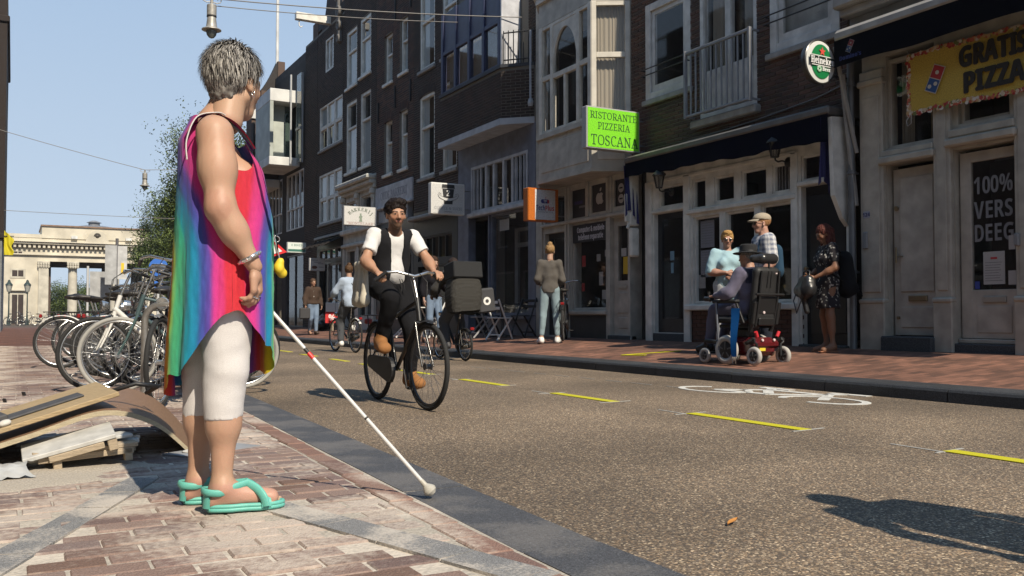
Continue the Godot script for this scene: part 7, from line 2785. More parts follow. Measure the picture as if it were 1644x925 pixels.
func torso(k: Dictionary,w: float,g: float,bust:=0.0,belly:=0.0)->Array:  # w: girth,g: garment thickness
	var s: float=k["s"]
	var ax:=torso_axes(k)
	var r: Vector3=ax[0]
	var u: Vector3=ax[1]
	var f: Vector3=ax[2]
	var hr: Vector3=(k["hipL"]-k["hipR"]).normalized()
	var pe: Vector3=k["pelvis"]
	var ch: Vector3=k["chest"]
	var out:=[
		["c",pe-hr*0.055*s,pe+hr*0.055*s,0.112*s*w+g,0.112*s*w+g,f,0.95],
		["c",pe+u*0.03*s,ch-u*0.12*s,0.105*s*w+g,0.100*s*w+g,r,1.25],
		["c",ch-u*0.10*s,ch+u*0.05*s,0.108*s*w+g,0.098*s*w+g,r,1.38],
		["c",(k["shL"] as Vector3).lerp(k["shR"],0.08)-u*0.012*s,(k["shR"] as Vector3).lerp(k["shL"],0.08)-u*0.012*s,0.052*s*w+g,0.052*s*w+g],
		["c",k["neck"]-u*0.05*s,(k["shL"]+k["shR"])/2.0-u*0.06*s,0.055*s*w+g,0.075*s*w+g,r,1.3],
	]
	if bust>0.0:
		for q in [-1.0,1.0]:
			out.append(["e",ch+r*0.072*q*s+f*(0.062+bust*0.45)*s-u*0.02*s,Vector3.ONE*(0.066+bust*0.5)*s+Vector3.ONE*g])
	if belly>0.0:
		out.append(["e",pe+u*0.11*s+f*(0.03+belly*0.5)*s,V(0.125,0.13,0.10+belly*0.5)*s*w+Vector3.ONE*g])
	return out
func arm(k: Dictionary,q: String,w: float,g: float,to:=2.0)->Array:  # to: 1=elbow,2=wrist
	var s: float=k["s"]
	var a: Vector3=k["sh"+q]
	var b: Vector3=k["el"+q]
	var c: Vector3=k["wr"+q]
	var r:=[0.052*s*w+g,0.040*s*w+g,0.027*s*minf(w,1.1)+g]
	if to<=1.0:
		return [["c",a,a.lerp(b,to),r[0],lerpf(r[0],r[1],to)]]
	var t:=to-1.0
	return [["c",a,b,r[0],r[1]],["c",b,b.lerp(c,0.35),r[1]*0.98,r[1]*1.0],["c",b.lerp(c,0.3),b.lerp(c,t),r[1]*1.0,lerpf(r[1],r[2],t)]]
func leg(k: Dictionary,q: String,w: float,g: float,to:=2.0)->Array:
	var s: float=k["s"]
	var a: Vector3=k["hip"+q]
	var b: Vector3=k["knee"+q]
	var c: Vector3=k["ank"+q]
	var r:=[0.088*s*w+g,0.058*s*w+g,0.036*s+g]
	if to<=1.0:
		return [["c",a,a.lerp(b,to),r[0],lerpf(r[0],r[1],to)]]
	var t:=to-1.0
	var back:=V(0,0,0)
	var th:=(b-a).normalized()
	var sh:=(c-b).normalized()
	back=(th-sh)
	if back.length()<0.15:
		back=V(0,0,-1)
	back=(back-sh*back.dot(sh)).normalized()
	return [["c",a,b,r[0],r[1]],["c",b,b.lerp(c,t),r[1]*0.96,lerpf(r[1]*0.96,r[2],t)],["c",b.lerp(c,0.12)+back*0.016*s,b.lerp(c,minf(0.5,t))+back*0.012*s,r[1]*0.86,r[1]*0.72]]
func foot(k: Dictionary,q: String,g: float)->Array:
	var s: float=k["s"]
	var a: Vector3=k["ank"+q]
	var t: Vector3=k["toe"+q]
	var fw:=(t-a)
	fw.y=0
	if fw.length()<0.02:
		fw=V(0,0,1)
	fw=fw.normalized()
	var dn:=(t-a).normalized()
	var up:=fw.cross((t-a).cross(fw).normalized()).normalized()
	if up.y<0:
		up=-up
	var heel:=a+V(0,-0.045,0)*s-fw*0.03*s
	heel=a-up*0.05*s-fw*0.035*s if absf(dn.y)>0.85 else heel
	return [["c",heel,t,0.036*s+g,0.026*s+g],["c",a,t.lerp(a,0.25),0.036*s+g,0.028*s+g],["c",t-fw.cross(Vector3.UP)*0.018*s,t+fw.cross(Vector3.UP)*0.018*s,0.024*s+g,0.022*s+g]]
# a hand: wrist,direction of the fingers,palm normal (towards what is held),which side the thumb leaves on,curl 0..1
func hand(w: Vector3,dir: Vector3,palm: Vector3,thumb: Vector3,curl: float,s:=1.0,spread:=0.0)->Array:
	dir=dir.normalized()
	palm=(palm-dir*palm.dot(dir)).normalized()
	var sd:=dir.cross(palm).normalized()
	if sd.dot(thumb)<0:
		sd=-sd
	var out:=[["c",w,w+dir*0.035*s,0.024*s,0.026*s,palm,0.75],["c",w+dir*0.04*s+sd*0.018*s,w+dir*0.082*s+sd*0.022*s,0.021*s,0.017*s,palm,0.75],["c",w+dir*0.04*s-sd*0.014*s,w+dir*0.078*s-sd*0.024*s,0.021*s,0.016*s,palm,0.75]]
	var lens:=[0.074,0.083,0.077,0.060]
	for i in 4:
		var o:=(1.5-i)*0.0175
		var base:=w+dir*(0.088-0.004*absf(i-1.0))*s+sd*o*s
		var d:=(dir+sd*(1.5-i)*spread).normalized()
		var r:=[0.0088,0.0092,0.0088,0.0076][i] as float
		var p:=base
		var c:=curl*(0.85+0.1*i)
		for j in 3:
			var an: float=c*[0.75,1.15,0.75][j]
			d=d.rotated(dir.cross(palm).normalized(),an).normalized()
			var l: float=lens[i]*[0.48,0.30,0.22][j]*s
			out.append(["c",p,p+d*l,r*s*(1.0-0.06*j),r*s*(0.94-0.08*j)])
			p+=d*l
	var tb:=w+dir*0.028*s+sd*0.022*s+palm*0.006*s
	var td:=(dir*0.72+sd*0.62+palm*0.35*(0.4+curl)).normalized()
	var t1:=tb+td*0.040*s
	var td2:=(td+dir*0.35+palm*0.7*curl-sd*0.5*curl).normalized()
	out.append(["c",tb,t1,0.0135*s,0.0105*s])
	out.append(["c",t1,t1+td2*0.032*s,0.0105*s,0.0085*s])
	return out
# a head in its own frame: origin at the middle of the skull,+z the face
func head_prims(s:=1.0,nose:=1.0,jaw:=1.0)->Array:
	var P:=[
		["e",V(0,0.035,-0.018),V(0.073,0.086,0.094)],
		["e",V(0,0.0,0.02),V(0.066,0.075,0.072)],
		["c",V(0,-0.025,0.03),V(0,-0.078,0.048),0.056*jaw,0.034*jaw],
		["c",V(-0.035*jaw,-0.05,0.0),V(0,-0.088,0.055),0.026,0.022],
		["c",V(0.035*jaw,-0.05,0.0),V(0,-0.088,0.055),0.026,0.022],
		["e",V(-0.036,-0.022,0.058),V(0.024,0.022,0.022)],
		["e",V(0.036,-0.022,0.058),V(0.024,0.022,0.022)],
		["c",V(-0.034,0.024,0.074),V(0.034,0.024,0.074),0.014,0.014],
		["-e",V(-0.031,0.004,0.095),V(0.018,0.011,0.014)],
		["-e",V(0.031,0.004,0.095),V(0.018,0.011,0.014)],
		["e",V(-0.031,0.004,0.076),V(0.012,0.010,0.011)],
		["e",V(0.031,0.004,0.076),V(0.012,0.010,0.011)],
		["c",V(0,0.012,0.088),V(0,-0.027,0.106*lerpf(1.0,nose,0.4)),0.0075,0.0115*nose],
		["c",V(-0.011,-0.031,0.092),V(0.011,-0.031,0.092),0.0085,0.0085],
		["c",V(-0.017,-0.053,0.080),V(0.017,-0.053,0.080),0.0085,0.0085],
		["c",V(-0.014,-0.063,0.078),V(0.014,-0.063,0.078),0.0085,0.0085],
		["e",V(-0.076,-0.006,-0.004),V(0.010,0.032,0.018),Basis(Vector3.UP,-0.45)],
		["e",V(0.076,-0.006,-0.004),V(0.010,0.032,0.018),Basis(Vector3.UP,0.45)],
		["-e",V(-0.086,-0.004,0.002),V(0.006,0.017,0.009)],
		["-e",V(0.086,-0.004,0.002),V(0.006,0.017,0.009)],
		["c",V(0,-0.06,-0.02),V(0,-0.14,-0.035),0.054,0.056],
	]
	for p in P:
		for i in range(1,p.size()):
			if typeof(p[i])==TYPE_VECTOR3 or (typeof(p[i])==TYPE_FLOAT):
				p[i]=p[i]*s
	return P
func face_col(skin: Color,brow: Color,beard:=0.0,lip:=Color(0.42,0.17,0.14),s:=1.0)->Callable:
	return func(p: Vector3,n: Vector3)->Color:
		p/=s
		var c:=skin
		var ax:=absf(p.x)
		c=c.lerp(Color(skin.r*1.05,skin.g*0.80,skin.b*0.76),0.5*exp(-(pow((ax-0.036)/0.022,2)+pow((p.y+0.025)/0.022,2)))*float(p.z>0.03))
		if p.z>0.05:
			if ax<0.026 and absf(p.y+0.058)<0.0085:
				c=c.lerp(lip,0.75)
				if absf(p.y+0.058)<0.0016:
					c=lip*0.35
			var bx:=(ax-0.031)/0.021
			if absf(bx)<1.0 and absf(p.y-0.024+0.006*bx*bx)<0.0052:
				c=c.lerp(brow,0.85)
			var ex:=(ax-0.031)/0.0135
			var ey:=(p.y-0.003)/(0.0062*sqrt(maxf(0.0,1.0-ex*ex))+0.0001)
			if absf(ex)<1.0 and absf(ey)<1.0:
				c=skin.lerp(Color(0.22,0.19,0.17),0.5)
				if absf(ex)<0.55:
					c=Color(0.03,0.02,0.015)
				if ey>0.6:
					c=Color(0.02,0.015,0.012)
			if absf(ax-0.008)<0.004 and absf(p.y+0.037)<0.003:
				c=c*0.35
		if beard>0.0:
			var jawline:=smoothstep(-0.045,-0.072,p.y-ax*0.35+0.02*float(p.z<0.04))*smoothstep(-0.03,0.02,p.z)
			var must:=float(absf(p.y+0.043)<0.007 and ax<0.03 and p.z>0.05)
			var b:=clampf(maxf(jawline,must),0.0,1.0)*beard
			if ax<0.024 and absf(p.y+0.058)<0.007:
				b*=0.15
			c=c.lerp(brow*1.3,b)
		return c
func skin_mat()->StandardMaterial3D:
	return mat("skin",Color.WHITE,0.5,{"tex": "fine","scale": 9.0,"vc": true,"sss": 0.06,"spec": 0.4})
func cloth(key: String,col: Color,o:={})->StandardMaterial3D:
	var d:={"tex": "weave","scale": 9.0,"sheen": 0.12,"bump": 0.06,"world": false,"spec": 0.25}
	d.merge(o,true)
	return mat(key,col,o.get("rough",0.9),d)
func folds(amp: float,freq: Vector3,seed_:=1)->Callable:
	var f:=FastNoiseLite.new()
	f.seed=seed_
	f.frequency=1.0
	f.fractal_octaves=2
	return func(p: Vector3,n: Vector3)->float:
		var q:=p*freq*0.62
		var a:=f.get_noise_3d(q.x,q.y*0.6,q.z)
		return amp*1.3*(a-0.6*absf(f.get_noise_3d(q.x*0.8+9.0,q.y*1.5+q.x,q.z*0.8)))
func head_xf(k: Dictionary,yaw:=0.0,pitch:=0.0,roll:=0.0)->Transform3D:
	return Transform3D(Basis.from_euler(V(pitch,yaw,roll)),k["head"])
# the body: one continuous skin from the neck down,with the head and hands on finer grids
func make_body(t: Node3D,k: Dictionary,w: float,skin: Color,hx_: Transform3D,hp: Array,hcol: Callable,hands: Array,cell:=0.02,o:={})->void:
	var m:=mb(skin)
	var P:=torso(k,w*0.97,-0.008,o.get("bust",0.0),o.get("belly",0.0))
	P.append(["c",k["neck"]-V(0,0.03,0),(k["neck"] as Vector3).lerp(k["head"],0.62),0.053*k["s"],0.050*k["s"]])
	for q in ["L","R"]:
		P.append_array(arm(k,q,w,-0.002))
		P.append_array(leg(k,q,w,-0.006))
		P.append_array(foot(k,q,-0.004))
	field_mesh(P,cell,0.05,m)
	field_mesh(hp,minf(cell,o.get("head_cell",0.006)),0.014,m,hx_,hcol)
	for h in hands:
		field_mesh(h,minf(cell*0.5,o.get("hand_cell",0.006)),0.009,m)
	put("body",m.done(),skin_mat(),t)
func garment(t: Node3D,called: String,prims: Array,m: Material,cell:=0.02,k:=0.045,disp : Variant=null,colf : Variant=null)->MeshInstance3D:
	var b:=mb()
	field_mesh(prims,cell,k,b,Transform3D(),colf,disp)
	return put(called,b.done(),m,t)
# hair: a cap over the skull,cut away from the face,ruffled into locks
func hair(t: Node3D,hx_: Transform3D,m: Material,cell: float,o:={})->MeshInstance3D:
	var thick: float=o.get("thick",0.014)
	var P:=[["e",V(0,0.042,-0.022),V(0.074,0.084,0.094)+Vector3.ONE*thick]]
	for e in o.get("more",[]):
		P.append(e)
	var line: float=o.get("line",0.062)   # height of the hairline over the eyes
	P.append(["-e",V(0,line-0.125,0.10),V(0.070,0.125,0.085)])
	P.append(["-c",V(-0.085,-0.03,0.03),V(-0.085,-0.01,0.01),0.028,0.022])
	P.append(["-c",V(0.085,-0.03,0.03),V(0.085,-0.01,0.01),0.028,0.022])
	var nape: float=o.get("nape",-0.07)
	if not o.get("long",false):
		P.append(["p",V(0,nape,0),V(0,-1,0.25)])
	var b:=mb()
	var f:=FastNoiseLite.new()
	f.seed=o.get("seed",4)
	f.frequency=1.0
	f.fractal_octaves=2
	var amp: float=o.get("amp",0.006)
	var fr: Vector3=o.get("freq",V(70,22,50))
	var c0: Color=o.get("c0",Color(0.03,0.02,0.015))
	var c1: Color=o.get("c1",Color(0.09,0.06,0.04))
	var disp:=func(p: Vector3,n: Vector3)->float:
		return amp*f.get_noise_3d(p.x*fr.x,p.y*fr.y,p.z*fr.z)
	var colf:=func(p: Vector3,n: Vector3)->Color:
		return c0.lerp(c1,clampf(0.5+0.9*f.get_noise_3d(p.x*fr.x*1.6+7.0,p.y*fr.y,p.z*fr.z*1.6),0,1))
	field_mesh(P,cell,0.012,b,hx_,colf,disp)
	return put("hair",b.done(),m,t)
func hair_mat()->StandardMaterial3D:
	return mat("hair",Color.WHITE,0.6,{"tex": "","vc": true,"spec": 0.25})
func shoe(t: Node3D,k: Dictionary,q: String,m: Material,g:=0.010,cell:=0.012,sole: Material=null)->void:
	var b:=mb()
	var P:=foot(k,q,g)
	var a: Vector3=k["ank"+q]
	P.append(["p",a+V(0,0.02,0)*k["s"],(k["knee"+q]-a)])
	field_mesh(P,cell,0.03,b)
	var o:=put("shoe",b.done(),m,t)
	if sole:
		var b2:=mb()
		var to: Vector3=k["toe"+q]
		var fw:=to-a
		fw.y=0
		fw=fw.normalized()
		var d: Vector3=V(0,-0.02,0)*k["s"]
		var heel: Vector3=a+V(0,-0.06,0)*k["s"]-fw*0.035*k["s"]
		b2.tube(PV([heel+d*0.3,heel.lerp(to,0.5)+d*0.5,to+d*0.5,to+d*0.4+fw*0.025]),[0.038,0.040,0.040,0.02],10,false,0.4)
		put("sole",b2.done(),sole,o)
# ================================================================ the people
func smooth_path(p: Array,n: int)->PackedVector3Array:
	var out:=PackedVector3Array()
	for i in p.size()-1:
		for j in n:
			out.append((p[i] as Vector3).cubic_interpolate(p[i+1],p[maxi(i-1,0)],p[mini(i+2,p.size()-1)],float(j)/n))
	out.append(p[-1])
	return out
func person(label: String,at: Vector3,turn: float,group:="")->Node3D:
	return thing("person",label,"person",at,turn,group)
const SKIN:=Color(0.46,0.27,0.185)
func rainbow(t: float)->Color:
	var st:=[[0.0,Color(0.62,0.02,0.035)],[0.05,Color(0.64,0.02,0.05)],[0.085,Color(0.66,0.035,0.20)],[0.125,Color(0.60,0.03,0.25)],[0.165,Color(0.10,0.055,0.36)],[0.20,Color(0.05,0.08,0.38)],[0.25,Color(0.0,0.22,0.40)],[0.31,Color(0.0,0.30,0.40)],[0.355,Color(0.03,0.45,0.28)],[0.43,Color(0.07,0.48,0.22)],[0.475,Color(0.40,0.55,0.02)],[0.52,Color(0.72,0.55,0.01)],[0.57,Color(0.68,0.16,0.01)],[0.63,Color(0.60,0.03,0.02)],[0.70,Color(0.20,0.05,0.33)],[0.78,Color(0.03,0.12,0.42)],[0.88,Color(0.02,0.32,0.22)],[1.0,Color(0.12,0.45,0.15)]]
	for i in st.size()-1:
		if t<=st[i+1][0]:
			return (st[i][1] as Color).lerp(st[i+1][1],smoothstep(0.0,1.0,(t-st[i][0])/(st[i+1][0]-st[i][0])))
	return st[-1][1]
func woman_in_rainbow()->void:
	var t:=person("woman in a rainbow striped dress with short grey hair, seen from behind",V(0.66,0.052,-3.36),PI/2)
	var k:=skel(1.0)
	# a broad,mature figure; her left side is away from the camera
	k["pelvis"]=V(0.03,0.93,0.0)
	k["chest"]=V(0.03,1.20,-0.01)
	k["neck"]=V(0.03,1.395,-0.035)
	k["head"]=V(0.03,1.542,0.045)
	k["shR"]=V(-0.135,1.322,-0.055)
	k["elR"]=V(-0.195,1.055,-0.045)
	k["wrR"]=V(-0.20,0.86,0.07)
	k["shL"]=V(0.195,1.322,-0.03)
	k["elL"]=V(0.24,1.05,0.02)
	k["wrL"]=V(0.19,0.86,0.125)
	k["hipR"]=V(-0.055,0.90,0.0)
	k["kneeR"]=V(-0.06,0.50,0.005)
	k["ankR"]=V(-0.055,0.085,-0.005)
	k["toeR"]=V(-0.075,0.040,0.165)
	k["hipL"]=V(0.115,0.90,-0.01)
	k["kneeL"]=V(0.12,0.50,-0.035)
	k["ankL"]=V(0.125,0.085,-0.055)
	k["toeL"]=V(0.145,0.040,0.115)
	var skin:=Color(0.58,0.365,0.25)
	var hd:=head_xf(k,0.66,0.10,-0.04)
	var hp:=head_prims(1.04,1.0,1.12)
	var right_hand:=hand(k["wrR"],V(0.06,-1.0,0.10),V(0.55,-0.05,-0.8),V(0.5,0,0.9),0.62,1.0,0.06)
	var left_hand:=hand(k["wrL"],V(0.0,-0.75,0.65),V(-0.6,-0.5,-0.5),V(-0.7,0.3,0.5),1.05,1.0)
	var bm:=mb(skin)
	var P:=torso(k,0.98,-0.012,0.02,0.05)
	P.append(["c",k["neck"]-V(0,0.03,0),(k["neck"] as Vector3).lerp(k["head"],0.62),0.054,0.051])
	P.append(["c",k["neck"]+V(0,-0.01,0.0),(k["neck"] as Vector3).lerp(k["shR"],0.6),0.042,0.05])
	P.append(["c",k["neck"]+V(0,-0.01,0.0),(k["neck"] as Vector3).lerp(k["shL"],0.6),0.042,0.05])
	for q in ["L","R"]:
		P.append_array([["c",k["sh"+q],(k["sh"+q] as Vector3).lerp(k["el"+q],0.5),0.063,0.059],["c",(k["sh"+q] as Vector3).lerp(k["el"+q],0.45),k["el"+q],0.058,0.046],["c",k["el"+q],(k["el"+q] as Vector3).lerp(k["wr"+q],0.4),0.045,0.043],["c",(k["el"+q] as Vector3).lerp(k["wr"+q],0.35),k["wr"+q],0.043,0.027]])
		var kn: Vector3=k["knee"+q]
		var ak: Vector3=k["ank"+q]
		P.append_array([["c",k["hip"+q],kn,0.092,0.066],["c",kn,kn.lerp(ak,0.45),0.060,0.050],["c",kn.lerp(ak,0.2)+V(0,0,-0.010),kn.lerp(ak,0.48)+V(0,0,-0.006),0.055,0.049],["c",kn.lerp(ak,0.45),ak,0.049,0.033]])
		P.append_array(foot(k,q,-0.007))
		var an: Vector3=k["ank"+q]
		P.append(["e",an+V(0.028,0.004,0.0),Vector3.ONE*0.016])
		P.append(["e",an+V(-0.028,0.004,0.0),Vector3.ONE*0.016])
	var blot:=FastNoiseLite.new()
	blot.seed=6
	blot.frequency=9.0
	var sc:=func(p: Vector3,n: Vector3)->Color:
		var c:=skin
		if p.y<0.10:
			c=Color(0.60,0.35,0.27)
		c=c.lerp(Color(0.60,0.32,0.22),clampf(0.25+0.5*blot.get_noise_3dv(p),0,0.4))
		var e: Vector3=k["elR"]
		if p.distance_to(e+V(-0.03,0,-0.03))<0.06:
			c=c.lerp(Color(0.50,0.23,0.17),0.35)
		return c
	field_mesh(P,0.011,0.04,bm,Transform3D(),sc)
	field_mesh(hp,0.005,0.014,bm,hd,face_col(skin,Color(0.10,0.08,0.07),0.0,Color(0.42,0.17,0.14),1.04))
	for h in [right_hand,left_hand]:
		field_mesh(h,0.0045,0.009,bm,Transform3D(),func(p: Vector3,n: Vector3)->Color: return skin.lerp(Color(0.52,0.25,0.18),0.25))
	# toes
	for q in ["L","R"]:
		for i in 5:
			var to: Vector3=k["toe"+q]
			var sg:=1.0 if q=="L" else -1.0
			var b:=to+V(sg*(-0.030+i*0.015),-0.012,0.012-0.006*i)
			field_mesh([["c",b,b+V(0,-0.004,0.026-i*0.002),0.0115-i*0.0012,0.0095-i*0.001]],0.005,0.006,bm)
	put("body",bm.done(),skin_mat(),t)
	# hair: silvery cap with many separate locks
	var hm:=hair_mat()
	var cap:=hair(t,hd*Transform3D(Basis.from_scale(Vector3.ONE*1.04),Vector3.ZERO),hm,0.006,{"thick": 0.010,"amp": 0.008,"freq": V(60,30,60),"nape": -0.082,"line": 0.052,"c0": Color(0.07,0.062,0.057),"c1": Color(0.24,0.225,0.205),"more": [["e",V(0,0.07,0.03),V(0.070,0.056,0.068)],["e",V(0,-0.03,-0.06),V(0.056,0.06,0.040)]]})
	var sr:=RandomNumberGenerator.new()
	sr.seed=64
	var sm:=mb()
	var n:=0
	while n<2600:
		var d:=V(sr.randfn(),sr.randfn()+0.35,sr.randfn()).normalized()
		var p:=V(0,0.042,-0.020)+d*V(0.083,0.093,0.102)
		if p.y<-0.075 or (p.z>0.045 and p.y<0.075) or (absf(p.x)>0.06 and p.y<0.03 and p.z>-0.045):
			continue
		n+=1
		var up:=maxf(0.0,d.y)
		var flow:=V(d.x*0.25+sr.randf_range(-0.16,0.16),-0.9+up*0.55,-0.30*up+0.75*smoothstep(-0.1,0.4,d.z)*up+sr.randf_range(-0.18,0.18))
		flow=(flow-d*flow.dot(d)).normalized()
		var l:=sr.randf_range(0.03,0.065)
		var side:=d.cross(flow)*sr.randf_range(0.0011,0.0030)
		var g:=pow(sr.randf(),1.4)
		sm.col=Color(0.065,0.058,0.052).lerp(Color(0.46,0.435,0.40),g)
		var lift:=sr.randf_range(0.3,1.0)
		var prev:=[]
		for j in 4:
			var u:=j/3.0
			var c:=p+flow*l*u+d*(0.004+0.012*sin(u*2.4)*lift)+side*1.6*sin(u*2.0+n)
			var w:=side*(1.0-u*0.8)
			if j>0:
				sm.quad(hd*(prev[0]*1.04),hd*(prev[1]*1.04),hd*((c+w)*1.04),hd*((c-w)*1.04))
			prev=[c-w,c+w]
	stuff(put("hair_lock",sm.done(),hm,cap))
	# earring
	var em:=mb()
	var er:=hd*V(-0.088,-0.046,-0.002)
	em.ring(er,V(0.3,0,1).normalized(),0.009,0.0022,14,6)
	em.lathe([[0.0,-0.006],[0.006,0.0],[0.0,0.006]],8,Transform3D(Basis(),er+V(0,-0.012,0)))
	put("earring",em.done(),mat("silver",lin(0.75,0.73,0.70),0.2,{"metal": 0.9,"tex": ""}),t)
	# leggings to below the knee
	var white:=cloth("white_jersey",lin(0.72,0.69,0.68),{"scale": 14.0})
	var L:=[]
	for q in ["L","R"]:
		L.append_array([["c",k["hip"+q],k["knee"+q],0.106,0.079],["c",k["knee"+q],(k["knee"+q] as Vector3).lerp(k["ank"+q],0.42),0.074,0.065],["c",(k["knee"+q] as Vector3)+V(0,-0.05,-0.016),(k["knee"+q] as Vector3)+V(0,-0.18,-0.014),0.064,0.058]])
	L.append(["p",V(0,0.325,0),V(0,-1,0.06)])
	L.append(["p",V(0,0.79,0),V(0,1,0)])
	garment(t,"leggings",L,white,0.008,0.016,folds(0.0035,V(9,16,9),3))
	# the dress
	var ctr:=V(0.03,0,0.0)
	var fn:=FastNoiseLite.new()
	fn.seed=12
	fn.frequency=1.0
	fn.fractal_octaves=3
	# angle a: 0=her right side (towards the camera),rising towards her front
	var hem:=func(a: float)->float:
		var f:=sin(a)
		var near:=lerpf(0.49,0.705,smoothstep(-0.97,-0.12,f)) if f<0 else lerpf(0.705,0.565,smoothstep(0.0,1.0,f))
		var away:=lerpf(0.41,0.47,smoothstep(-1.0,0.6,f))
		return lerpf(away,near,smoothstep(-0.25,0.30,cos(a)))+0.012*sin(a*7.0)
	var topy:=func(a: float)->float:
		var s:=absf(cos(a))
		var f:=sin(a)
		return lerpf(1.405 if f<0 else 1.32,1.20,smoothstep(0.50,0.97,s))
	var shape:=func(a: float,y: float)->Vector3:
		var q:=clampf((1.31-y)/0.9,-0.1,1.0)
		var hw:=lerpf(0.172,0.225,smoothstep(0.0,1.0,q))-0.055*smoothstep(1.20,1.38,y)
		var fr:=lerpf(0.128,0.185,smoothstep(-0.05,0.35,q))-0.055*smoothstep(1.21,1.35,y)
		var bk:=lerpf(0.150,0.178,smoothstep(0.0,1.0,q))-0.040*smoothstep(1.30,1.42,y)
		var dpt:=fr if sin(a)>0 else bk
		var fl:=0.075*pow(clampf(q,0,1),1.3)
		var ripple:=1.0+fl*(0.6*sin(a*8.0+1.2+0.8*q)+0.5*sin(a*13.0+0.4)+0.9*fn.get_noise_2d(a*2.6,y*1.2))+0.016*fn.get_noise_2d(a*6.0,y*7.0)+0.006*fn.get_noise_2d(a*15.0+y*9.0,y*22.0)
		return V(ctr.x-cos(a)*hw*ripple,y,ctr.z+sin(a)*dpt*ripple)
	var dm:=mb()
	dm.sheet(func(u: float,v: float)->Vector3:
		var a:=u*TAU
		var y:=lerpf(hem.call(a),topy.call(a),v)
		return shape.call(a,y),220,90,
		func(u: float,v: float)->Color:
			var a:=u*TAU
			var y:=lerpf(hem.call(a),topy.call(a),v)
			var ph:=wrapf(a-0.06,-PI,PI)
			var q:=absf(ph)/PI+0.010*fn.get_noise_2d(a*3.0,y*3.0)+0.004*fn.get_noise_2d(a*14.0,y*9.0)
			# the stripes draw together towards the shoulders
			q*=lerpf(1.0,0.34,smoothstep(0.84,1.28,y))
			return rainbow(clampf(q,0,1))*(1.0+0.10*fn.get_noise_2d(a*22.0,y*30.0)))
	var dress:=put("dress",dm.done(),mat("dress_cloth",Color.WHITE,0.85,{"tex": "weave","scale": 14.0,"vc": true,"sheen": 0.15,"back": Color(0.28,0.28,0.28),"world": false}),t)
	# shoulder straps of the dress and the white strap under it
	for q in ["R","L"]:
		var sg:=-1.0 if q=="R" else 1.0
		var bx:=0.03+sg*0.098
		var pts:=[shape.call(PI*0.5-sg*-0.62 if q=="L" else PI*0.5-0.62,1.33),V(bx,1.372,0.030),V(bx-sg*0.004,1.402,-0.045),V(bx-sg*0.01,1.385,-0.105),V(bx-sg*0.012,1.33,-0.138)]
		pts[0]=V(bx,1.29,0.095)
		var stm:=mb()
		stm.sheet(func(u: float,v: float)->Vector3:
			var f:=u*3.999
			var i:=int(f)
			var c: Vector3=(pts[i] as Vector3).cubic_interpolate(pts[mini(i+1,4)],pts[maxi(i-1,0)],pts[mini(i+2,4)],f-i)
			return c+V((v-0.5)*0.062,0.004-0.010*absf(v-0.5),0),24,6,
			func(u: float,v: float)->Color: return Color(0.62,0.02,0.10).lerp(Color(0.10,0.05,0.33),smoothstep(0.35,0.9,v if q=="R" else 1.0-v)))
		put("strap",stm.done(),mats["dress_cloth"],dress)
	var um:=mb()
	um.tube(smooth_path([V(-0.105,1.396,-0.015),V(-0.118,1.400,-0.045),V(-0.132,1.375,-0.115),V(-0.145,1.29,-0.150),V(-0.155,1.22,-0.15)],6),0.0045,6,false,0.5)
	put("under_strap",um.done(),white,t)
	# bracelet and rings
	var wr: Vector3=k["wrR"]
	var ax:=(wr-(k["elR"] as Vector3)).normalized()
	var br:=mb()
	var bc:=wr-ax*0.035
	br.ring(bc,ax,0.0365,0.0055,30,6,1.6)
	for i in 14:
		var a:=TAU*i/14
		var x:=ax.cross(Vector3.UP).normalized()
		var y:=ax.cross(x)
		br.lathe([[0.0,-0.006],[0.006,0.0],[0.0,0.006]],6,Transform3D(Basis(),bc+(x*cos(a)+y*sin(a))*0.041))
	put("bracelet",br.done(),mats["silver"],t)
	for i in 3:
		var seg: Array=right_hand[3+i*3]
		var rg:=mb()
		rg.ring((seg[1] as Vector3).lerp(seg[2],0.55),((seg[2] as Vector3)-(seg[1] as Vector3)).normalized(),0.0095,0.0026,14,6)
		put("ring",rg.done(),mats["silver"],t)
	# turquoise sandals
	var teal:=mat("turquoise_rubber",lin(0.16,0.56,0.47),0.5,{"tex": "fine","scale": 8.0,"sss": 0.05})
	for q in ["R","L"]:
		var sg:=-1.0 if q=="R" else 1.0
		var an: Vector3=k["ank"+q]
		var to: Vector3=k["toe"+q]
		var out:=PackedVector2Array()
		var hc:=W(an.x,an.z-0.03)
		for i in 28:
			var a:=TAU*i/28
			var fz:=sin(a)
			var wz:=0.036 if fz<0 else lerpf(0.036,0.047,fz)
			var along:=lerpf(-0.042,0.200+0.012,(fz+1)/2)
			var cx:=lerpf(an.x,to.x,clampf((along+0.02)/0.19,0,1))
			out.append(W(cx+cos(a)*wz*(0.85 if absf(along-0.07)<0.03 else 1.0),-(an.z+along)))
		var sm2:=mb()
		sm2.prism(out,0.0,0.022,Transform3D(Basis(Vector3.RIGHT,Vector3.FORWARD,Vector3.UP),Vector3.ZERO))
		var rimp:=PackedVector3Array()
		for p in out:
			rimp.append(V(p.x,0.021,-p.y))
		sm2.tube(rimp,0.0085,6,true)
		var rimb:=PackedVector3Array()
		for p in out:
			rimb.append(V(p.x,0.009,-p.y))
		sm2.tube(rimb,0.009,6,true)
		var sd:=put("sandal",sm2.done(),teal,t)
		var s2:=mb()
		# heel cup,the strap over the instep,the band over the toes
		var heel:=func(u: float,v: float)->Vector3:
			var a:=lerpf(-1.75,1.75,u)
			var r:=0.044-0.004*v
			return V(an.x+sin(a)*r,lerpf(0.018,0.072+0.014*cos(a),v),an.z-0.014-cos(a)*(r+0.006))
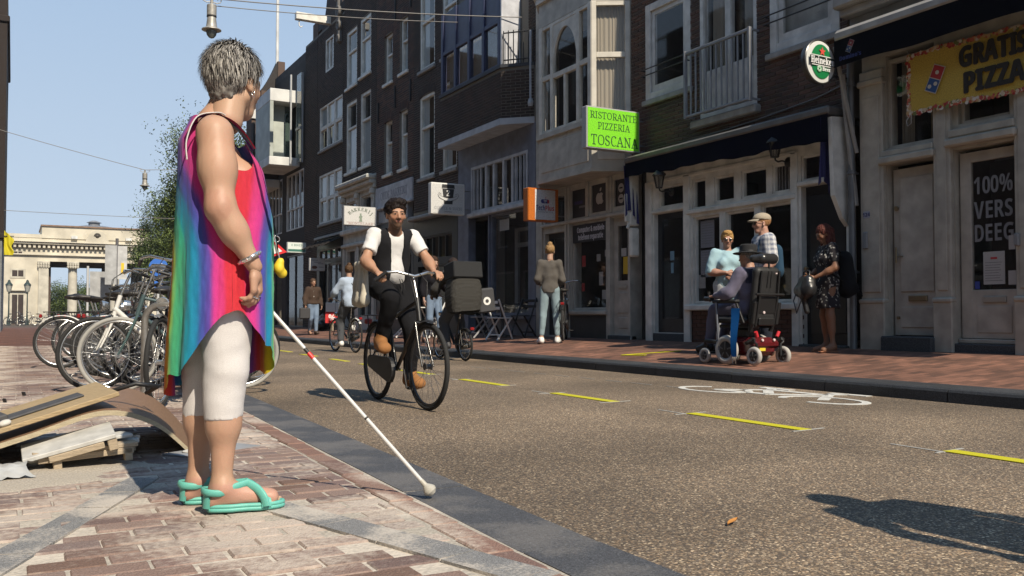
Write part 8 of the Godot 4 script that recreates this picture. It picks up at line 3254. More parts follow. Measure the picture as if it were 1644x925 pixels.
		for lay in [0.0,-0.006]:
			s2.sheet(func(u: float,v: float)->Vector3:
				var p: Vector3=heel.call(lerpf(0.5-0.22,0.5+0.22,u),v)
				return p+(p-V(an.x,p.y,an.z)).normalized()*lay,26,5)
		var ix: float=lerpf(an.x,to.x,0.5)
		s2.tube(smooth_path([V(ix+0.012,0.097,an.z+0.085),V(an.x+0.033,0.088,an.z+0.040),V(an.x+0.044,0.072,an.z-0.010),V(an.x+0.030,0.075,an.z-0.052),V(an.x,0.078,an.z-0.064),V(an.x-0.030,0.075,an.z-0.052),V(an.x-0.044,0.072,an.z-0.010),V(an.x-0.033,0.088,an.z+0.040),V(ix-0.012,0.097,an.z+0.085)],6),0.0065,8,false,2.0)
		for s in [-1.0,1.0]:
			s2.tube(smooth_path([V(ix+s*0.004,0.097,an.z+0.080),V(lerpf(an.x,to.x,0.7)+s*0.026,0.078,an.z+0.112),V(to.x+s*0.044,0.050,an.z+0.132),V(to.x+s*0.049,0.018,an.z+0.140)],6),0.0085,8,false,1.9)
		var band:=func(u: float,v: float)->Vector3:
			var a:=lerpf(-1.75,1.75,u)
			return V(to.x+sin(a)*0.047,0.020+cos(a)*0.046*(1.0-0.25*v),an.z+0.126+v*0.034)
		for lay in [1.0,0.9]:
			s2.sheet(func(u: float,v: float)->Vector3:
				var p: Vector3=band.call(u,v)
				return V(to.x+(p.x-to.x)*lay,p.y*lay,p.z),20,4)
		put("strap",s2.done(),teal,sd)
	# shoulder bag with its strap and the tags that hang from it
	var bg:=thing("shoulder_bag","small dark red shoulder bag on a black strap with tags hanging from it","bag",V(0.66,0.052,-3.36),PI/2)
	var blk:=cloth("bag_strap",lin(0.014,0.014,0.015),{"scale": 20.0})
	var sm3:=mb()
	var path:=[V(-0.075,1.405,-0.03),V(-0.108,1.31,0.062),V(-0.130,1.20,0.100),V(-0.124,1.11,0.126),V(-0.085,1.02,0.158),V(-0.015,0.93,0.190)]
	sm3.sheet(func(u: float,v: float)->Vector3:
		var f:=u*4.999
		var i:=int(f)
		var c: Vector3=(path[i] as Vector3).cubic_interpolate(path[mini(i+1,5)],path[maxi(i-1,0)],path[mini(i+2,5)],f-i)
		return c+V(0.026,0.020,0.0)*(v-0.5)*1.1+V(-0.006,0,0.006)*minf(1.0,u*4.0),50,3)
	sm3.tube(PV([V(-0.075,1.408,-0.03),V(-0.03,1.37,-0.10),V(0.08,1.25,-0.12),V(0.20,1.1,-0.09),V(0.26,0.95,0.02),V(0.24,0.82,0.10)]),0.012,6,false,0.3)
	put("strap",sm3.done(),blk,bg)
	var bb:=mb()
	field_mesh([["c",V(0.15,0.70,0.185),V(0.22,0.70,0.12),0.035,0.035],["c",V(0.15,0.82,0.185),V(0.22,0.82,0.12),0.028,0.028],["c",V(0.15,0.70,0.185),V(0.15,0.82,0.185),0.034,0.028],["c",V(0.22,0.70,0.12),V(0.22,0.82,0.12),0.034,0.028]],0.012,0.03,bb,Transform3D(),null,folds(0.004,V(20,20,20),2))
	put("pouch",bb.done(),cloth("bag_red",lin(0.16,0.02,0.025),{"scale": 20.0}),bg)
	put("pouch_flap",boxm(V(0.12,0.80,0.165),V(0.18,0.86,0.225),0.012),mat("bag_black2",lin(0.03,0.03,0.03),0.5,{"tex": ""}),bg)
	# warning-triangle tag,hook and a little yellow toy
	var tg:=mb()
	tg.prism(PV2([W(-0.045,-0.035),W(0.045,-0.035),W(0.0,0.045)]),-0.002,0.002)
	var at:=Transform3D(Basis(Vector3.UP,-PI/2)*Basis(Vector3.BACK,0.35),V(0.13,0.955,0.215))
	var tp:=put("triangle_tag",tg.done(),mat("tag_red",lin(0.55,0.02,0.02),0.4,{"tex": ""}),bg,at)
	tg=mb()
	tg.prism(PV2([W(-0.028,-0.026),W(0.028,-0.026),W(0.0,0.024)]),-0.004,0.004)
	put("tag_centre",tg.done(),mat("tag_white",lin(0.7,0.7,0.68),0.4,{"tex": ""}),tp)
	tg=mb()
	field_mesh([["e",V(0.115,0.875,0.235),V(0.022,0.026,0.02)],["e",V(0.125,0.855,0.25),V(0.018,0.02,0.02)],["e",V(0.11,0.90,0.24),V(0.014,0.014,0.014)]],0.006,0.01,tg)
	put("yellow_toy",tg.done(),mat("toy_yellow",lin(0.68,0.50,0.03),0.6,{"tex": ""}),bg)
	tg=mb()
	tg.rod(V(0.115,1.0,0.215),V(0.115,0.90,0.24),0.003,5)
	tg.ring(V(0.115,0.985,0.225),Vector3.RIGHT,0.012,0.002,12,5)
	put("tag_cord",tg.done(),mats["silver"],bg)
	# the long white cane: grip,folding joints,red band,roller tip
	var tip:=V(1.402,0.078,-3.185)
	var top:=V(0.845,0.80,-3.525)
	var c:=thing("white_cane","long white cane with a red band held down to the kerb","cane",tip)
	var d:=top-tip
	var cw:=mat("cane_white",lin(0.74,0.73,0.71),0.35,{"tex": "fine","scale": 6.0,"coat": 0.3})
	var joints:=[0.0,0.375,0.70,0.715,1.0]
	var segs:=[[0.02,0.372],[0.38,0.692],[0.745,0.985]]
	for s in segs:
		var m:=mb()
		m.rod(d*s[0],d*s[1],0.0078,12)
		put("cane_segment",m.done(),cw,c)
	var m2:=mb()
	m2.rod(d*0.692,d*0.722,0.0085,12)
	put("red_band",m2.done(),mat("cane_red",lin(0.60,0.03,0.03),0.4,{"tex": ""}),c)
	m2=mb()
	m2.rod(d*0.370,d*0.382,0.0068,10)
	m2.rod(d*0.722,d*0.747,0.0068,10)
	put("joint",m2.done(),mat("bike_black"),c)
	m2=mb()
	m2.rod(d*0.985,d*1.16,0.011,12)
	put("grip",m2.done(),mat("bike_black"),c)
	m2=mb()
	var u:=d.normalized()
	m2.lathe([[0.0,-0.022],[0.012,-0.020],[0.024,-0.008],[0.026,0.002],[0.020,0.012],[0.010,0.026],[0.009,0.05]],20,Transform3D(Basis(u.cross(Vector3.BACK).normalized(),u,u.cross(Vector3.BACK).normalized().cross(u)),Vector3.ZERO))
	put("roller_tip",m2.done(),mat("tip_ivory",lin(0.55,0.52,0.45),0.5,{"tex": "fine","scale": 9.0}),c)
func cyclist()->void:
	var at:=V(2.86,0.0,-7.1)
	var bike:=bicycle("black city bicycle ridden towards the camera by the man in a waistcoat",at,0.0,{"col": lin(0.012,0.012,0.013),"bar": 1.065,"bar_w": 0.25,"sweep": 0.05,"lamp": false,"pedal": -1.3,"saddle": V(0,0.93,-0.34),"style": "diamond","steer": 0.06,"guard": "bike_black","rim": "rim_black"})
	var t:=person("man with dark hair and beard in a black waistcoat cycling towards the camera",at,0.0)
	var k:=skel(1.0)
	k["pelvis"]=V(0,1.045,-0.30)
	k["chest"]=V(0,1.32,-0.215)
	k["neck"]=V(0,1.475,-0.165)
	k["head"]=V(-0.012,1.605,-0.10)
	k["hipL"]=V(0.085,1.0,-0.29)
	k["hipR"]=V(-0.085,1.0,-0.29)
	k["kneeR"]=V(-0.125,0.89,0.085)
	k["ankR"]=V(-0.135,0.54,-0.13)
	k["toeR"]=V(-0.155,0.475,0.02)
	k["kneeL"]=V(0.12,0.63,-0.05)
	k["ankL"]=V(0.13,0.235,-0.12)
	k["toeL"]=V(0.15,0.175,0.04)
	k["shL"]=V(0.178,1.435,-0.185)
	k["shR"]=V(-0.178,1.435,-0.185)
	k["elR"]=V(-0.285,1.20,-0.09)
	k["wrR"]=V(-0.25,1.10,0.10)
	k["elL"]=V(0.275,1.215,-0.07)
	k["wrL"]=V(0.25,1.115,0.11)
	var skin:=Color(0.50,0.275,0.175)
	var hd:=head_xf(k,-0.10,0.05,0.03)
	make_body(t,k,1.0,skin,hd,head_prims(1.03,1.1,1.05),face_col(skin,Color(0.022,0.015,0.012),0.72,Color(0.36,0.13,0.10),1.03),[hand(k["wrR"],V(0.0,-0.25,1),V(0,-1,-0.2),V(1,0,0),1.0),hand(k["wrL"],V(0.05,-0.15,1),V(0,-1,-0.1),V(-1,0,0),0.6,1.0,0.07)],0.013,{"head_cell": 0.005,"hand_cell": 0.005})
	hair(t,hd*Transform3D(Basis.from_scale(Vector3.ONE*1.03),Vector3.ZERO),hair_mat(),0.006,{"thick": 0.017,"amp": 0.008,"freq": V(50,30,40),"line": 0.060,"nape": -0.07,"c0": Color(0.008,0.006,0.006),"c1": Color(0.022,0.016,0.014),"more": [["e",V(0.02,0.10,0.03),V(0.065,0.04,0.06)]]})
	var white:=cloth("white_shirt",lin(0.74,0.73,0.72))
	var P:=torso(k,1.0,0.004,0.0,0.02)
	for q in ["L","R"]:
		var s: Vector3=k["sh"+q]
		var e: Vector3=k["el"+q]
		P.append(["c",s,s.lerp(e,0.66),0.066,0.066])
		P.append(["p",s.lerp(e,0.66),e-s,0.15,s.lerp(e,0.66)])
	P.append(["-e",(k["neck"] as Vector3)+V(0,0.035,0.02),V(0.068,0.055,0.068)])
	P.append(["p",V(0,0.93,-0.2),V(0,-1,0.2)])
	garment(t,"shirt",P,white,0.012,0.035,folds(0.007,V(9,12,9),5))
	var V:=torso(k,1.0,0.018,0.0,0.02)
	for q in ["L","R"]:
		var s: Vector3=k["sh"+q]
		var e: Vector3=k["el"+q]
		V.append(["-c",s+(e-s)*0.05+V(0.03*signf(s.x),0.0,0),s.lerp(e,0.7),0.074,0.09])
	V.append(["-c",(k["neck"] as Vector3)+V(0,0.02,0.03),V(0.015,1.24,-0.105),0.070,0.050])
	V.append(["-c",V(0.015,1.26,-0.10),V(0.035,0.98,-0.15),0.050,0.085])
	V.append(["p",V(0,1.02,-0.2),V(0,-1,0.15)])
	garment(t,"waistcoat",V,cloth("black_waistcoat",lin(0.017,0.017,0.02)),0.012,0.03,folds(0.005,V(8,10,8),6))
	var T:=[]
	for q in ["L","R"]:
		T.append_array(leg(k,q,1.0,0.020,1.93))
	T.append(["c",k["hipL"],k["hipR"],0.118,0.118])
	T.append(["e",(k["pelvis"] as Vector3)+V(0,0.03,0.0),V(0.15,0.10,0.12)])
	garment(t,"trousers",T,cloth("black_trousers",lin(0.012,0.012,0.014)),0.013,0.03,folds(0.008,V(9,9,9),7))
	var tan:=mat("tan_suede",lin(0.36,0.155,0.045),0.85,{"tex": "fine","scale": 6.0,"sheen": 0.2})
	for q in ["L","R"]:
		var B:=foot(k,q,0.014)
		B.append(["c",k["ank"+q],(k["ank"+q] as Vector3).lerp(k["knee"+q],0.16),0.052,0.054])
		var o:=garment(t,"boot",B,tan,0.010,0.03)
	# drawstring at the shirt,cream tote at his side
	var m:=mb()
	m.tube(PV([V(0.03,1.06,-0.115),V(0.045,0.99,-0.10),V(0.04,0.95,-0.10)]),0.004,5)
	m.tube(PV([V(0.05,1.06,-0.115),V(0.07,1.0,-0.10),V(0.072,0.96,-0.10)]),0.004,5)
	put("drawstring",m.done(),mat("bike_black"),t)
	var b:=thing("tote_bag","cream cloth tote bag hanging at the cyclist's side","bag",at)
	var cream:=cloth("cream_canvas",lin(0.62,0.57,0.46),{"scale": 12.0})
	m=mb()
	field_mesh([["c",V(-0.285,0.87,-0.34),V(-0.285,0.87,-0.10),0.045,0.045,Vector3.RIGHT,0.6],["c",V(-0.275,1.18,-0.33),V(-0.275,1.18,-0.12),0.028,0.028,Vector3.RIGHT,0.6],["c",V(-0.285,0.87,-0.34),V(-0.275,1.18,-0.33),0.035,0.02],["c",V(-0.285,0.87,-0.10),V(-0.275,1.18,-0.12),0.035,0.02],["c",V(-0.285,0.87,-0.22),V(-0.275,1.18,-0.22),0.05,0.03]],0.014,0.05,m,Transform3D(),null,folds(0.008,V(8,8,8),9))
	put("sack",m.done(),cream,b)
	m=mb()
	m.tube(PV([V(-0.275,1.19,-0.30),V(-0.255,1.32,-0.25),V(-0.215,1.455,-0.20),V(-0.245,1.32,-0.15),V(-0.27,1.19,-0.14)]),0.012,6,false,0.35)
	put("handle",m.done(),cream,b)
	# a second rider passing just outside the frame on the right throws the large shadow
	var b2:=dup(bike,V(3.0,0,-0.70),0.0,"black bicycle ridden past just beside the camera, outside the frame")
	var p2:=dup(t,V(3.0,0,-0.70),0.0,"man on a bicycle passing just beside the camera, outside the frame")
func rider_in_blue()->void:
	var at:=V(6.05,0.0,-18.1)
	bicycle("black bicycle ridden away by the woman in a light blue shirt",at,PI+0.06,{"col": lin(0.02,0.02,0.022),"bar": 1.06,"pedal": 1.45,"style": "swan","guard": "guard_white","saddle": V(0,0.95,-0.34)})
	var t:=person("woman with a hair bun in a light blue shirt cycling away",at,PI+0.06)
	var k:=skel(1.0)
	k["pelvis"]=V(0,1.07,-0.30)
	k["chest"]=V(0,1.36,-0.25)
	k["neck"]=V(0,1.53,-0.22)
	k["head"]=V(0,1.68,-0.17)
	k["hipL"]=V(0.085,1.03,-0.29)
	k["hipR"]=V(-0.085,1.03,-0.29)
	k["kneeR"]=V(-0.12,0.90,0.09)
	k["ankR"]=V(-0.13,0.53,-0.10)
	k["toeR"]=V(-0.14,0.46,0.05)
	k["kneeL"]=V(0.12,0.62,-0.02)
	k["ankL"]=V(0.13,0.22,-0.10)
	k["toeL"]=V(0.14,0.16,0.06)
	k["shL"]=V(0.165,1.47,-0.23)
	k["shR"]=V(-0.165,1.47,-0.23)
	k["elL"]=V(0.27,1.24,-0.12)
	k["wrL"]=V(0.27,1.12,0.10)
	k["elR"]=V(-0.27,1.24,-0.12)
	k["wrR"]=V(-0.27,1.12,0.10)
	var skin:=Color(0.46,0.28,0.20)
	var hd:=head_xf(k,-0.25)
	make_body(t,k,0.95,skin,hd,head_prims(),face_col(skin,Color(0.05,0.03,0.02)),[hand(k["wrL"],V(0,-0.2,1),Vector3.DOWN,Vector3.LEFT,1.0),hand(k["wrR"],V(0,-0.2,1),Vector3.DOWN,Vector3.RIGHT,1.0)],0.022,{"head_cell": 0.010,"hand_cell": 0.009})
	hair(t,hd,hair_mat(),0.010,{"c0": Color(0.04,0.022,0.012),"c1": Color(0.12,0.07,0.04),"more": [["e",V(0,0.13,-0.06),V(0.042,0.04,0.042)]],"thick": 0.012})
	var P:=torso(k,0.95,0.022,0.02)
	for q in ["L","R"]:
		P.append_array(arm(k,q,1.0,0.022,1.55))
	P.append(["c",V(0,1.1,-0.33),V(0,0.98,-0.36),0.15,0.17,V(0,0,1),0.75])
	P.append(["p",V(0,0.93,0),Vector3.DOWN])
	P.append(["-e",(k["neck"] as Vector3)+V(0,0.05,0.03),V(0.06,0.05,0.06)])
	garment(t,"shirt",P,cloth("light_blue_shirt",lin(0.42,0.50,0.62)),0.02,0.05,folds(0.012,V(8,8,8),11))
	var T:=[]
	for q in ["L","R"]:
		T.append_array(leg(k,q,1.0,0.028,1.9))
	T.append(["c",k["hipL"],k["hipR"],0.12,0.12])
	garment(t,"trousers",T,cloth("grey_trousers",lin(0.085,0.09,0.10)),0.02,0.04,folds(0.010,V(8,8,8),12))
	for q in ["L","R"]:
		shoe(t,k,q,mat("sneaker_white",lin(0.66,0.65,0.63),0.6,{"tex": ""}),0.014,0.014)
	var m:=mb()
	m.tube(PV([V(0.11,1.54,-0.26),V(0.0,1.40,-0.365),V(-0.12,1.2,-0.38),V(-0.2,1.06,-0.30)]),0.010,6,false,0.4)
	put("bag_strap",m.done(),blk_cloth(),t)
func blk_cloth()->Material:
	return cloth("bag_strap",lin(0.014,0.014,0.015),{"scale": 20.0})
func courier()->void:
	var at:=V(6.55,0.0,-13.95)
	bicycle("small wheeled folding bicycle ridden away by the courier",at,PI,{"R": 0.265,"wb": 1.02,"col": lin(0.02,0.02,0.022),"bar": 1.06,"style": "step","pedal": 1.2,"saddle": V(0,0.92,-0.34),"bar_w": 0.26,"carrier": false})
	var t:=person("courier in dark clothes bending over his small bicycle, seen from behind",at,PI)
	var k:=skel(1.02)
	k["pelvis"]=V(0,1.02,-0.34)
	k["chest"]=V(0,1.30,-0.20)
	k["neck"]=V(0,1.46,-0.08)
	k["head"]=V(0,1.60,0.0)
	k["hipL"]=V(0.09,0.98,-0.32)
	k["hipR"]=V(-0.09,0.98,-0.32)
	k["kneeL"]=V(0.16,0.66,0.0)
	k["ankL"]=V(0.15,0.29,-0.14)
	k["toeL"]=V(0.17,0.22,0.02)
	k["kneeR"]=V(-0.16,0.82,0.08)
	k["ankR"]=V(-0.14,0.48,-0.12)
	k["toeR"]=V(-0.16,0.42,0.04)
	k["shL"]=V(0.185,1.42,-0.10)
	k["shR"]=V(-0.185,1.42,-0.10)
	k["elL"]=V(0.32,1.20,0.0)
	k["wrL"]=V(0.26,1.10,0.18)
	k["elR"]=V(-0.32,1.20,0.0)
	k["wrR"]=V(-0.26,1.10,0.18)
	var skin:=Color(0.36,0.20,0.13)
	var hd:=head_xf(k,0.15,0.1)
	make_body(t,k,1.0,skin,hd,head_prims(),face_col(skin,Color(0.02,0.015,0.012)),[hand(k["wrL"],V(0,-0.2,1),Vector3.DOWN,Vector3.LEFT,1.0),hand(k["wrR"],V(0,-0.2,1),Vector3.DOWN,Vector3.RIGHT,1.0)],0.022,{"head_cell": 0.010,"hand_cell": 0.009})
	hair(t,hd,hair_mat(),0.010,{"c0": Color(0.012,0.009,0.008),"c1": Color(0.05,0.035,0.03)})
	var P:=torso(k,1.05,0.03)
	for q in ["L","R"]:
		P.append_array(arm(k,q,1.1,0.026,1.9))
	P.append(["p",V(0,0.92,0),Vector3.DOWN])
	garment(t,"jacket",P,cloth("charcoal_jacket",lin(0.055,0.052,0.05)),0.02,0.05,folds(0.012,V(7,7,7),14))
	var T:=[]
	for q in ["L","R"]:
		T.append_array(leg(k,q,1.0,0.026,1.85))
	T.append(["c",k["hipL"],k["hipR"],0.12,0.12])
	garment(t,"trousers",T,cloth("slate_trousers",lin(0.075,0.08,0.09)),0.02,0.04,folds(0.010,V(8,8,8),15))
	for q in ["L","R"]:
		shoe(t,k,q,mat("shoe_dark",lin(0.03,0.03,0.035),0.6,{"tex": ""}),0.012,0.014,mat("sneaker_white"))
	# the big black delivery box on his back with its loose cover
	var b:=thing("delivery_backpack","big black boxy backpack with a crumpled cover on the courier's back","backpack",at,PI)
	var bx:=Transform3D(Basis(Vector3.RIGHT,0.16),V(0.02,1.20,-0.50))
	var bm:=mb()
	bm.box(V(-0.265,0.15,-0.205),V(0.265,0.42,0.18),0.015,bx)
	put("lid",bm.done(),cloth("box_black",lin(0.030,0.031,0.033),{"rough": 0.6}),b)
	bm=mb()
	var cn:=FastNoiseLite.new()
	cn.seed=23
	cn.frequency=1.0
	bm.sheet(func(u: float,v: float)->Vector3:
		var a:=u*TAU
		var sx:=signf(cos(a))*pow(absf(cos(a)),0.45)
		var sz:=signf(sin(a))*pow(absf(sin(a)),0.45)
		var g:=1.0+0.16*sin(v*PI)*(1.0-0.3*v)+0.05*cn.get_noise_2d(cos(a)*3.0+5.0,v*9.0+sin(a)*1.5)+0.04*absf(cn.get_noise_2d(v*16.0+sx,sz*3.0))
		if v>0.985:
			g*=0.4
		return bx*V(sx*0.25*g+0.03*(1.0-v),lerpf(-0.40,0.165,v)+0.02*sin(a*2.0)*(1.0-v),0.01+sz*0.175*g),90,44)
	put("cover",bm.done(),cloth("cover_dark",lin(0.050,0.048,0.044)),b)
	# grey bag with a white round badge hanging at his right
	var g:=thing("bike_bag","grey bag with a white round badge hanging beside the courier","bag",at,PI)
	var gm:=mb()
	gm.box(V(-0.16,-0.22,-0.06),V(0.16,0.20,0.06),0.03,Transform3D(Basis(Vector3.FORWARD,0.12),V(-0.50,1.02,-0.26)))
	put("sack",gm.done(),cloth("bag_grey",lin(0.075,0.075,0.08)),g)
	gm=mb()
	gm.lathe([[0.07,0.0],[0.07,0.004],[0.0,0.004]],20,Transform3D(Basis(Vector3.RIGHT,-PI/2),V(-0.50,1.0,-0.321)))
	put("badge",gm.done(),mat("sneaker_white"),g)
	gm=mb()
	gm.lathe([[0.032,0.0],[0.032,0.003],[0.0,0.003]],14,Transform3D(Basis(Vector3.RIGHT,-PI/2),V(-0.50,1.0,-0.3255)))
	put("badge_mark",gm.done(),mats["bag_grey"],g)
	gm=mb()
	gm.tube(PV([V(-0.46,1.22,-0.26),V(-0.36,1.30,-0.20),V(-0.20,1.40,-0.12)]),0.012,6,false,0.4)
	put("handle",gm.done(),blk_cloth(),g)
func standing(label: String,at: Vector3,turn: float,s: float,o: Dictionary)->Dictionary:
	# a standing figure with shirt and trousers; joints may be overridden before building
	var t:=person(label,at,turn)
	var k:=skel(s)
	for q in o.get("pose",{}):
		k[q]=o["pose"][q]
	var skin: Color=o.get("skin",SKIN)
	var hd:=head_xf(k,o.get("yaw",0.0),o.get("pitch",0.0))
	var c: float=o.get("cell",0.02)
	var hands:=[]
	for q in ["L","R"]:
		var d: Array=o.get("hand"+q,[V(0,-1,0.15),V(-1 if q=="L" else 1,0,0),V(0,0,1),0.5])
		hands.append(hand(k["wr"+q],d[0],d[1],d[2],d[3],s))
	make_body(t,k,o.get("w",1.0),skin,hd,head_prims(s,1.0,o.get("jaw",1.0)),face_col(skin,o.get("brow",Color(0.04,0.03,0.02)),o.get("beard",0.0),Color(0.40,0.16,0.13),s),hands,c,{"head_cell": o.get("head_cell",0.008),"hand_cell": 0.008,"bust": o.get("bust",0.0),"belly": o.get("belly",0.0)})
	return {"t": t,"k": k,"hd": hd*Transform3D(Basis.from_scale(Vector3.ONE*s),Vector3.ZERO),"c": c,"w": o.get("w",1.0),"bust": o.get("bust",0.0),"belly": o.get("belly",0.0)}
func legs_cloth(f: Dictionary,called: String,m: Material,g: float,to: float,seed_: int,amp:=0.008)->void:
	var T:=[]
	for q in ["L","R"]:
		T.append_array(leg(f["k"],q,f["w"],g,to))
	var tp:=torso(f["k"],f["w"],g*0.7,0.0,f["belly"])
	T.append(tp[0])
	T.append(["p",(f["k"]["pelvis"] as Vector3)+V(0,0.13,0),Vector3.UP])
	garment(f["t"],called,T,m,f["c"],0.03,folds(amp,V(9,9,9),seed_))
func top_cloth(f: Dictionary,called: String,m: Material,g: float,sleeve: float,hem: float,seed_: int,o:={})->MeshInstance3D:
	var k: Dictionary=f["k"]
	var P:=torso(k,f["w"],g,f["bust"],f["belly"])
	for q in ["L","R"]:
		var A:=arm(k,q,f["w"],g+o.get("loose",0.008),sleeve)
		P.append_array(A)
	if o.has("flare"):
		var pe: Vector3=k["pelvis"]
		P.append(["c",pe+V(0,0.12,0),V(pe.x,hem,pe.z),0.13*f["w"],o["flare"],V(0,0,1),0.8])
	P.append(["-e",(k["neck"] as Vector3)+V(0,0.05,0.03),V(0.062,o.get("neck",0.05),0.065)])
	P.append(["p",V(0,hem,0),Vector3.DOWN,0.34,V(0,hem,0)])
	return garment(f["t"],called,P,m,f["c"],0.045,folds(o.get("amp",0.009),o.get("freq",V(8,8,8)),seed_),o.get("colf",null))
func build_people()->void:
	woman_in_rainbow()
	cyclist()
	rider_in_blue()
	courier()
	var hm:=hair_mat()
	var wsneak:=mat("sneaker_white")
	# ---- woman in the grey blouse looking at the shop
	var f:=standing("woman with a blond bun in a dark grey blouse and pale jeans, back turned",V(8.75,ground_y(8.75),-14.37),2.62,1.08,{"cell": 0.018,"skin": Color(0.50,0.31,0.23),"w": 0.90,"pose": {"wrL": V(0.17,1.08,0.17),"elL": V(0.235,1.19,-0.04),"wrR": V(-0.17,1.05,0.17),"elR": V(-0.235,1.18,-0.04),"kneeL": V(0.13,0.53,0.01),"ankL": V(0.16,0.095,-0.02),"toeL": V(0.19,0.03,0.13),"kneeR": V(-0.12,0.53,0.01),"ankR": V(-0.14,0.095,-0.02),"toeR": V(-0.17,0.03,0.13)}})
	hair(f["t"],f["hd"],hm,0.008,{"c0": Color(0.16,0.09,0.04),"c1": Color(0.36,0.23,0.11),"thick": 0.010,"more": [["e",V(0,0.125,-0.065),V(0.044,0.042,0.042)]],"nape": -0.06,"amp": 0.007})
	var jeans:=cloth("pale_denim",lin(0.27,0.36,0.40),{"scale": 12.0})
	legs_cloth(f,"jeans",jeans,0.012,1.82,31)
	top_cloth(f,"blouse",cloth("grey_blouse",lin(0.115,0.105,0.095)),0.014,1.25,0.94,32,{"amp": 0.012,"loose": 0.006,"flare": 0.15})
	for q in ["L","R"]:
		shoe(f["t"],f["k"],q,wsneak,0.012,0.014)
	bicycle("dark bicycle with a red rear lamp parked by the phone repair shop",V(9.25,ground_y(9.25),-14.65),PI-0.62,{"col": lin(0.02,0.02,0.021),"style": "swan","bar": 1.12,"rim": "rim_black","stand": true})
	# ---- woman in the black cardigan coming along the pavement
	f=standing("woman with long dark hair in a black cardigan and blue jeans walking closer",V(7.75,ground_y(7.75),-17.45),0.08,1.07,{"cell": 0.022,"skin": Color(0.50,0.32,0.25),"w": 0.95,"bust": 0.02,"yaw": 0.1,"pose": {"wrL": V(0.10,1.28,0.20),"elL": V(0.27,1.16,0.06),"kneeL": V(0.10,0.54,0.10),"ankL": V(0.10,0.10,0.10),"toeL": V(0.12,0.05,0.26),"kneeR": V(-0.10,0.53,0.03),"ankR": V(-0.10,0.12,-0.20),"toeR": V(-0.11,0.04,-0.05)},"handL": [V(-0.6,0.8,0.1),V(0,0,-1),V(-0.5,0.5,0),0.5]})
	hair(f["t"],f["hd"],hm,0.010,{"c0": Color(0.02,0.012,0.008),"c1": Color(0.07,0.04,0.028),"thick": 0.022,"long": true,"amp": 0.016,"freq": V(40,30,40),"more": [["c",V(-0.085,0.0,-0.04),V(-0.10,-0.16,-0.02),0.045,0.03],["c",V(0.085,0.0,-0.04),V(0.10,-0.16,-0.02),0.045,0.03],["c",V(0,-0.02,-0.08),V(0,-0.16,-0.08),0.07,0.05]]})
	legs_cloth(f,"jeans",cloth("blue_denim",lin(0.20,0.27,0.38),{"scale": 12.0}),0.014,1.9,33)
	var cd:=top_cloth(f,"cardigan",cloth("black_knit",lin(0.014,0.013,0.017)),0.016,1.9,0.99,34,{"neck": 0.11})
	for q in ["L","R"]:
		shoe(f["t"],f["k"],q,mat("shoe_brown",lin(0.05,0.03,0.02),0.6,{"tex": ""}),0.010,0.016)
	# ---- man in the brown jacket
	f=standing("man in a brown jacket and blue jeans walking along the far pavement",V(8.0,ground_y(8.0),-27.0),0.0,1.0,{"cell": 0.026,"head_cell": 0.012,"yaw": 0.1,"pose": {"kneeL": V(0.07,0.50,0.12),"ankL": V(0.05,0.09,0.14),"toeL": V(0.06,0.06,0.30),"kneeR": V(-0.07,0.49,0.02),"ankR": V(-0.04,0.12,-0.22),"toeR": V(-0.04,0.04,-0.08),"elL": V(0.25,1.12,-0.10),"wrL": V(0.27,0.90,0.0),"elR": V(-0.25,1.12,0.0),"wrR": V(-0.27,0.90,0.10)}})
	hair(f["t"],f["hd"],hm,0.014,{"c0": Color(0.05,0.03,0.02),"c1": Color(0.10,0.06,0.04)})
	legs_cloth(f,"jeans",mats["blue_denim"],0.018,1.9,35)
	top_cloth(f,"shirt",mats["white_shirt"],0.006,0.5,0.95,36)
	var jk:=torso(f["k"],1.05,0.026)
	for q in ["L","R"]:
		jk.append_array(arm(f["k"],q,1.1,0.028,1.95))
	jk.append(["-c",V(0,1.46,0.12),V(0,1.05,0.17),0.05,0.028])
	jk.append(["p",V(0,0.93,0),Vector3.DOWN,0.22,V(0,0.93,0)])
	garment(f["t"],"jacket",jk,cloth("brown_jacket",lin(0.075,0.05,0.038)),0.024,0.04,folds(0.010,V(8,8,8),37))
	for q in ["L","R"]:
		shoe(f["t"],f["k"],q,mat("shoe_brown"),0.012,0.02)
	var bm:=mb()
	bm.box(V(-0.16,0.0,-0.06),V(0.16,0.34,0.06),0.03,Transform3D(Basis(),V(-0.28,0.48,0.10)))
	var sb:=thing("shopping_bag","dark bag carried low by the man in the brown jacket","bag",V(8.0,ground_y(8.0),-27.0))
	put("sack",bm.done(),cloth("bag_grey",lin(0.075,0.075,0.08)),sb)
	bm=mb()
	bm.tube(PV([V(-0.36,0.81,0.10),V(-0.28,0.87,0.10),V(-0.20,0.81,0.10)]),0.012,6)
	put("handle",bm.done(),blk_cloth(),sb)
	lady_in_blue(hm)
	man_in_cap(hm)
	girl(hm,wsneak)
	wheelchair_user()
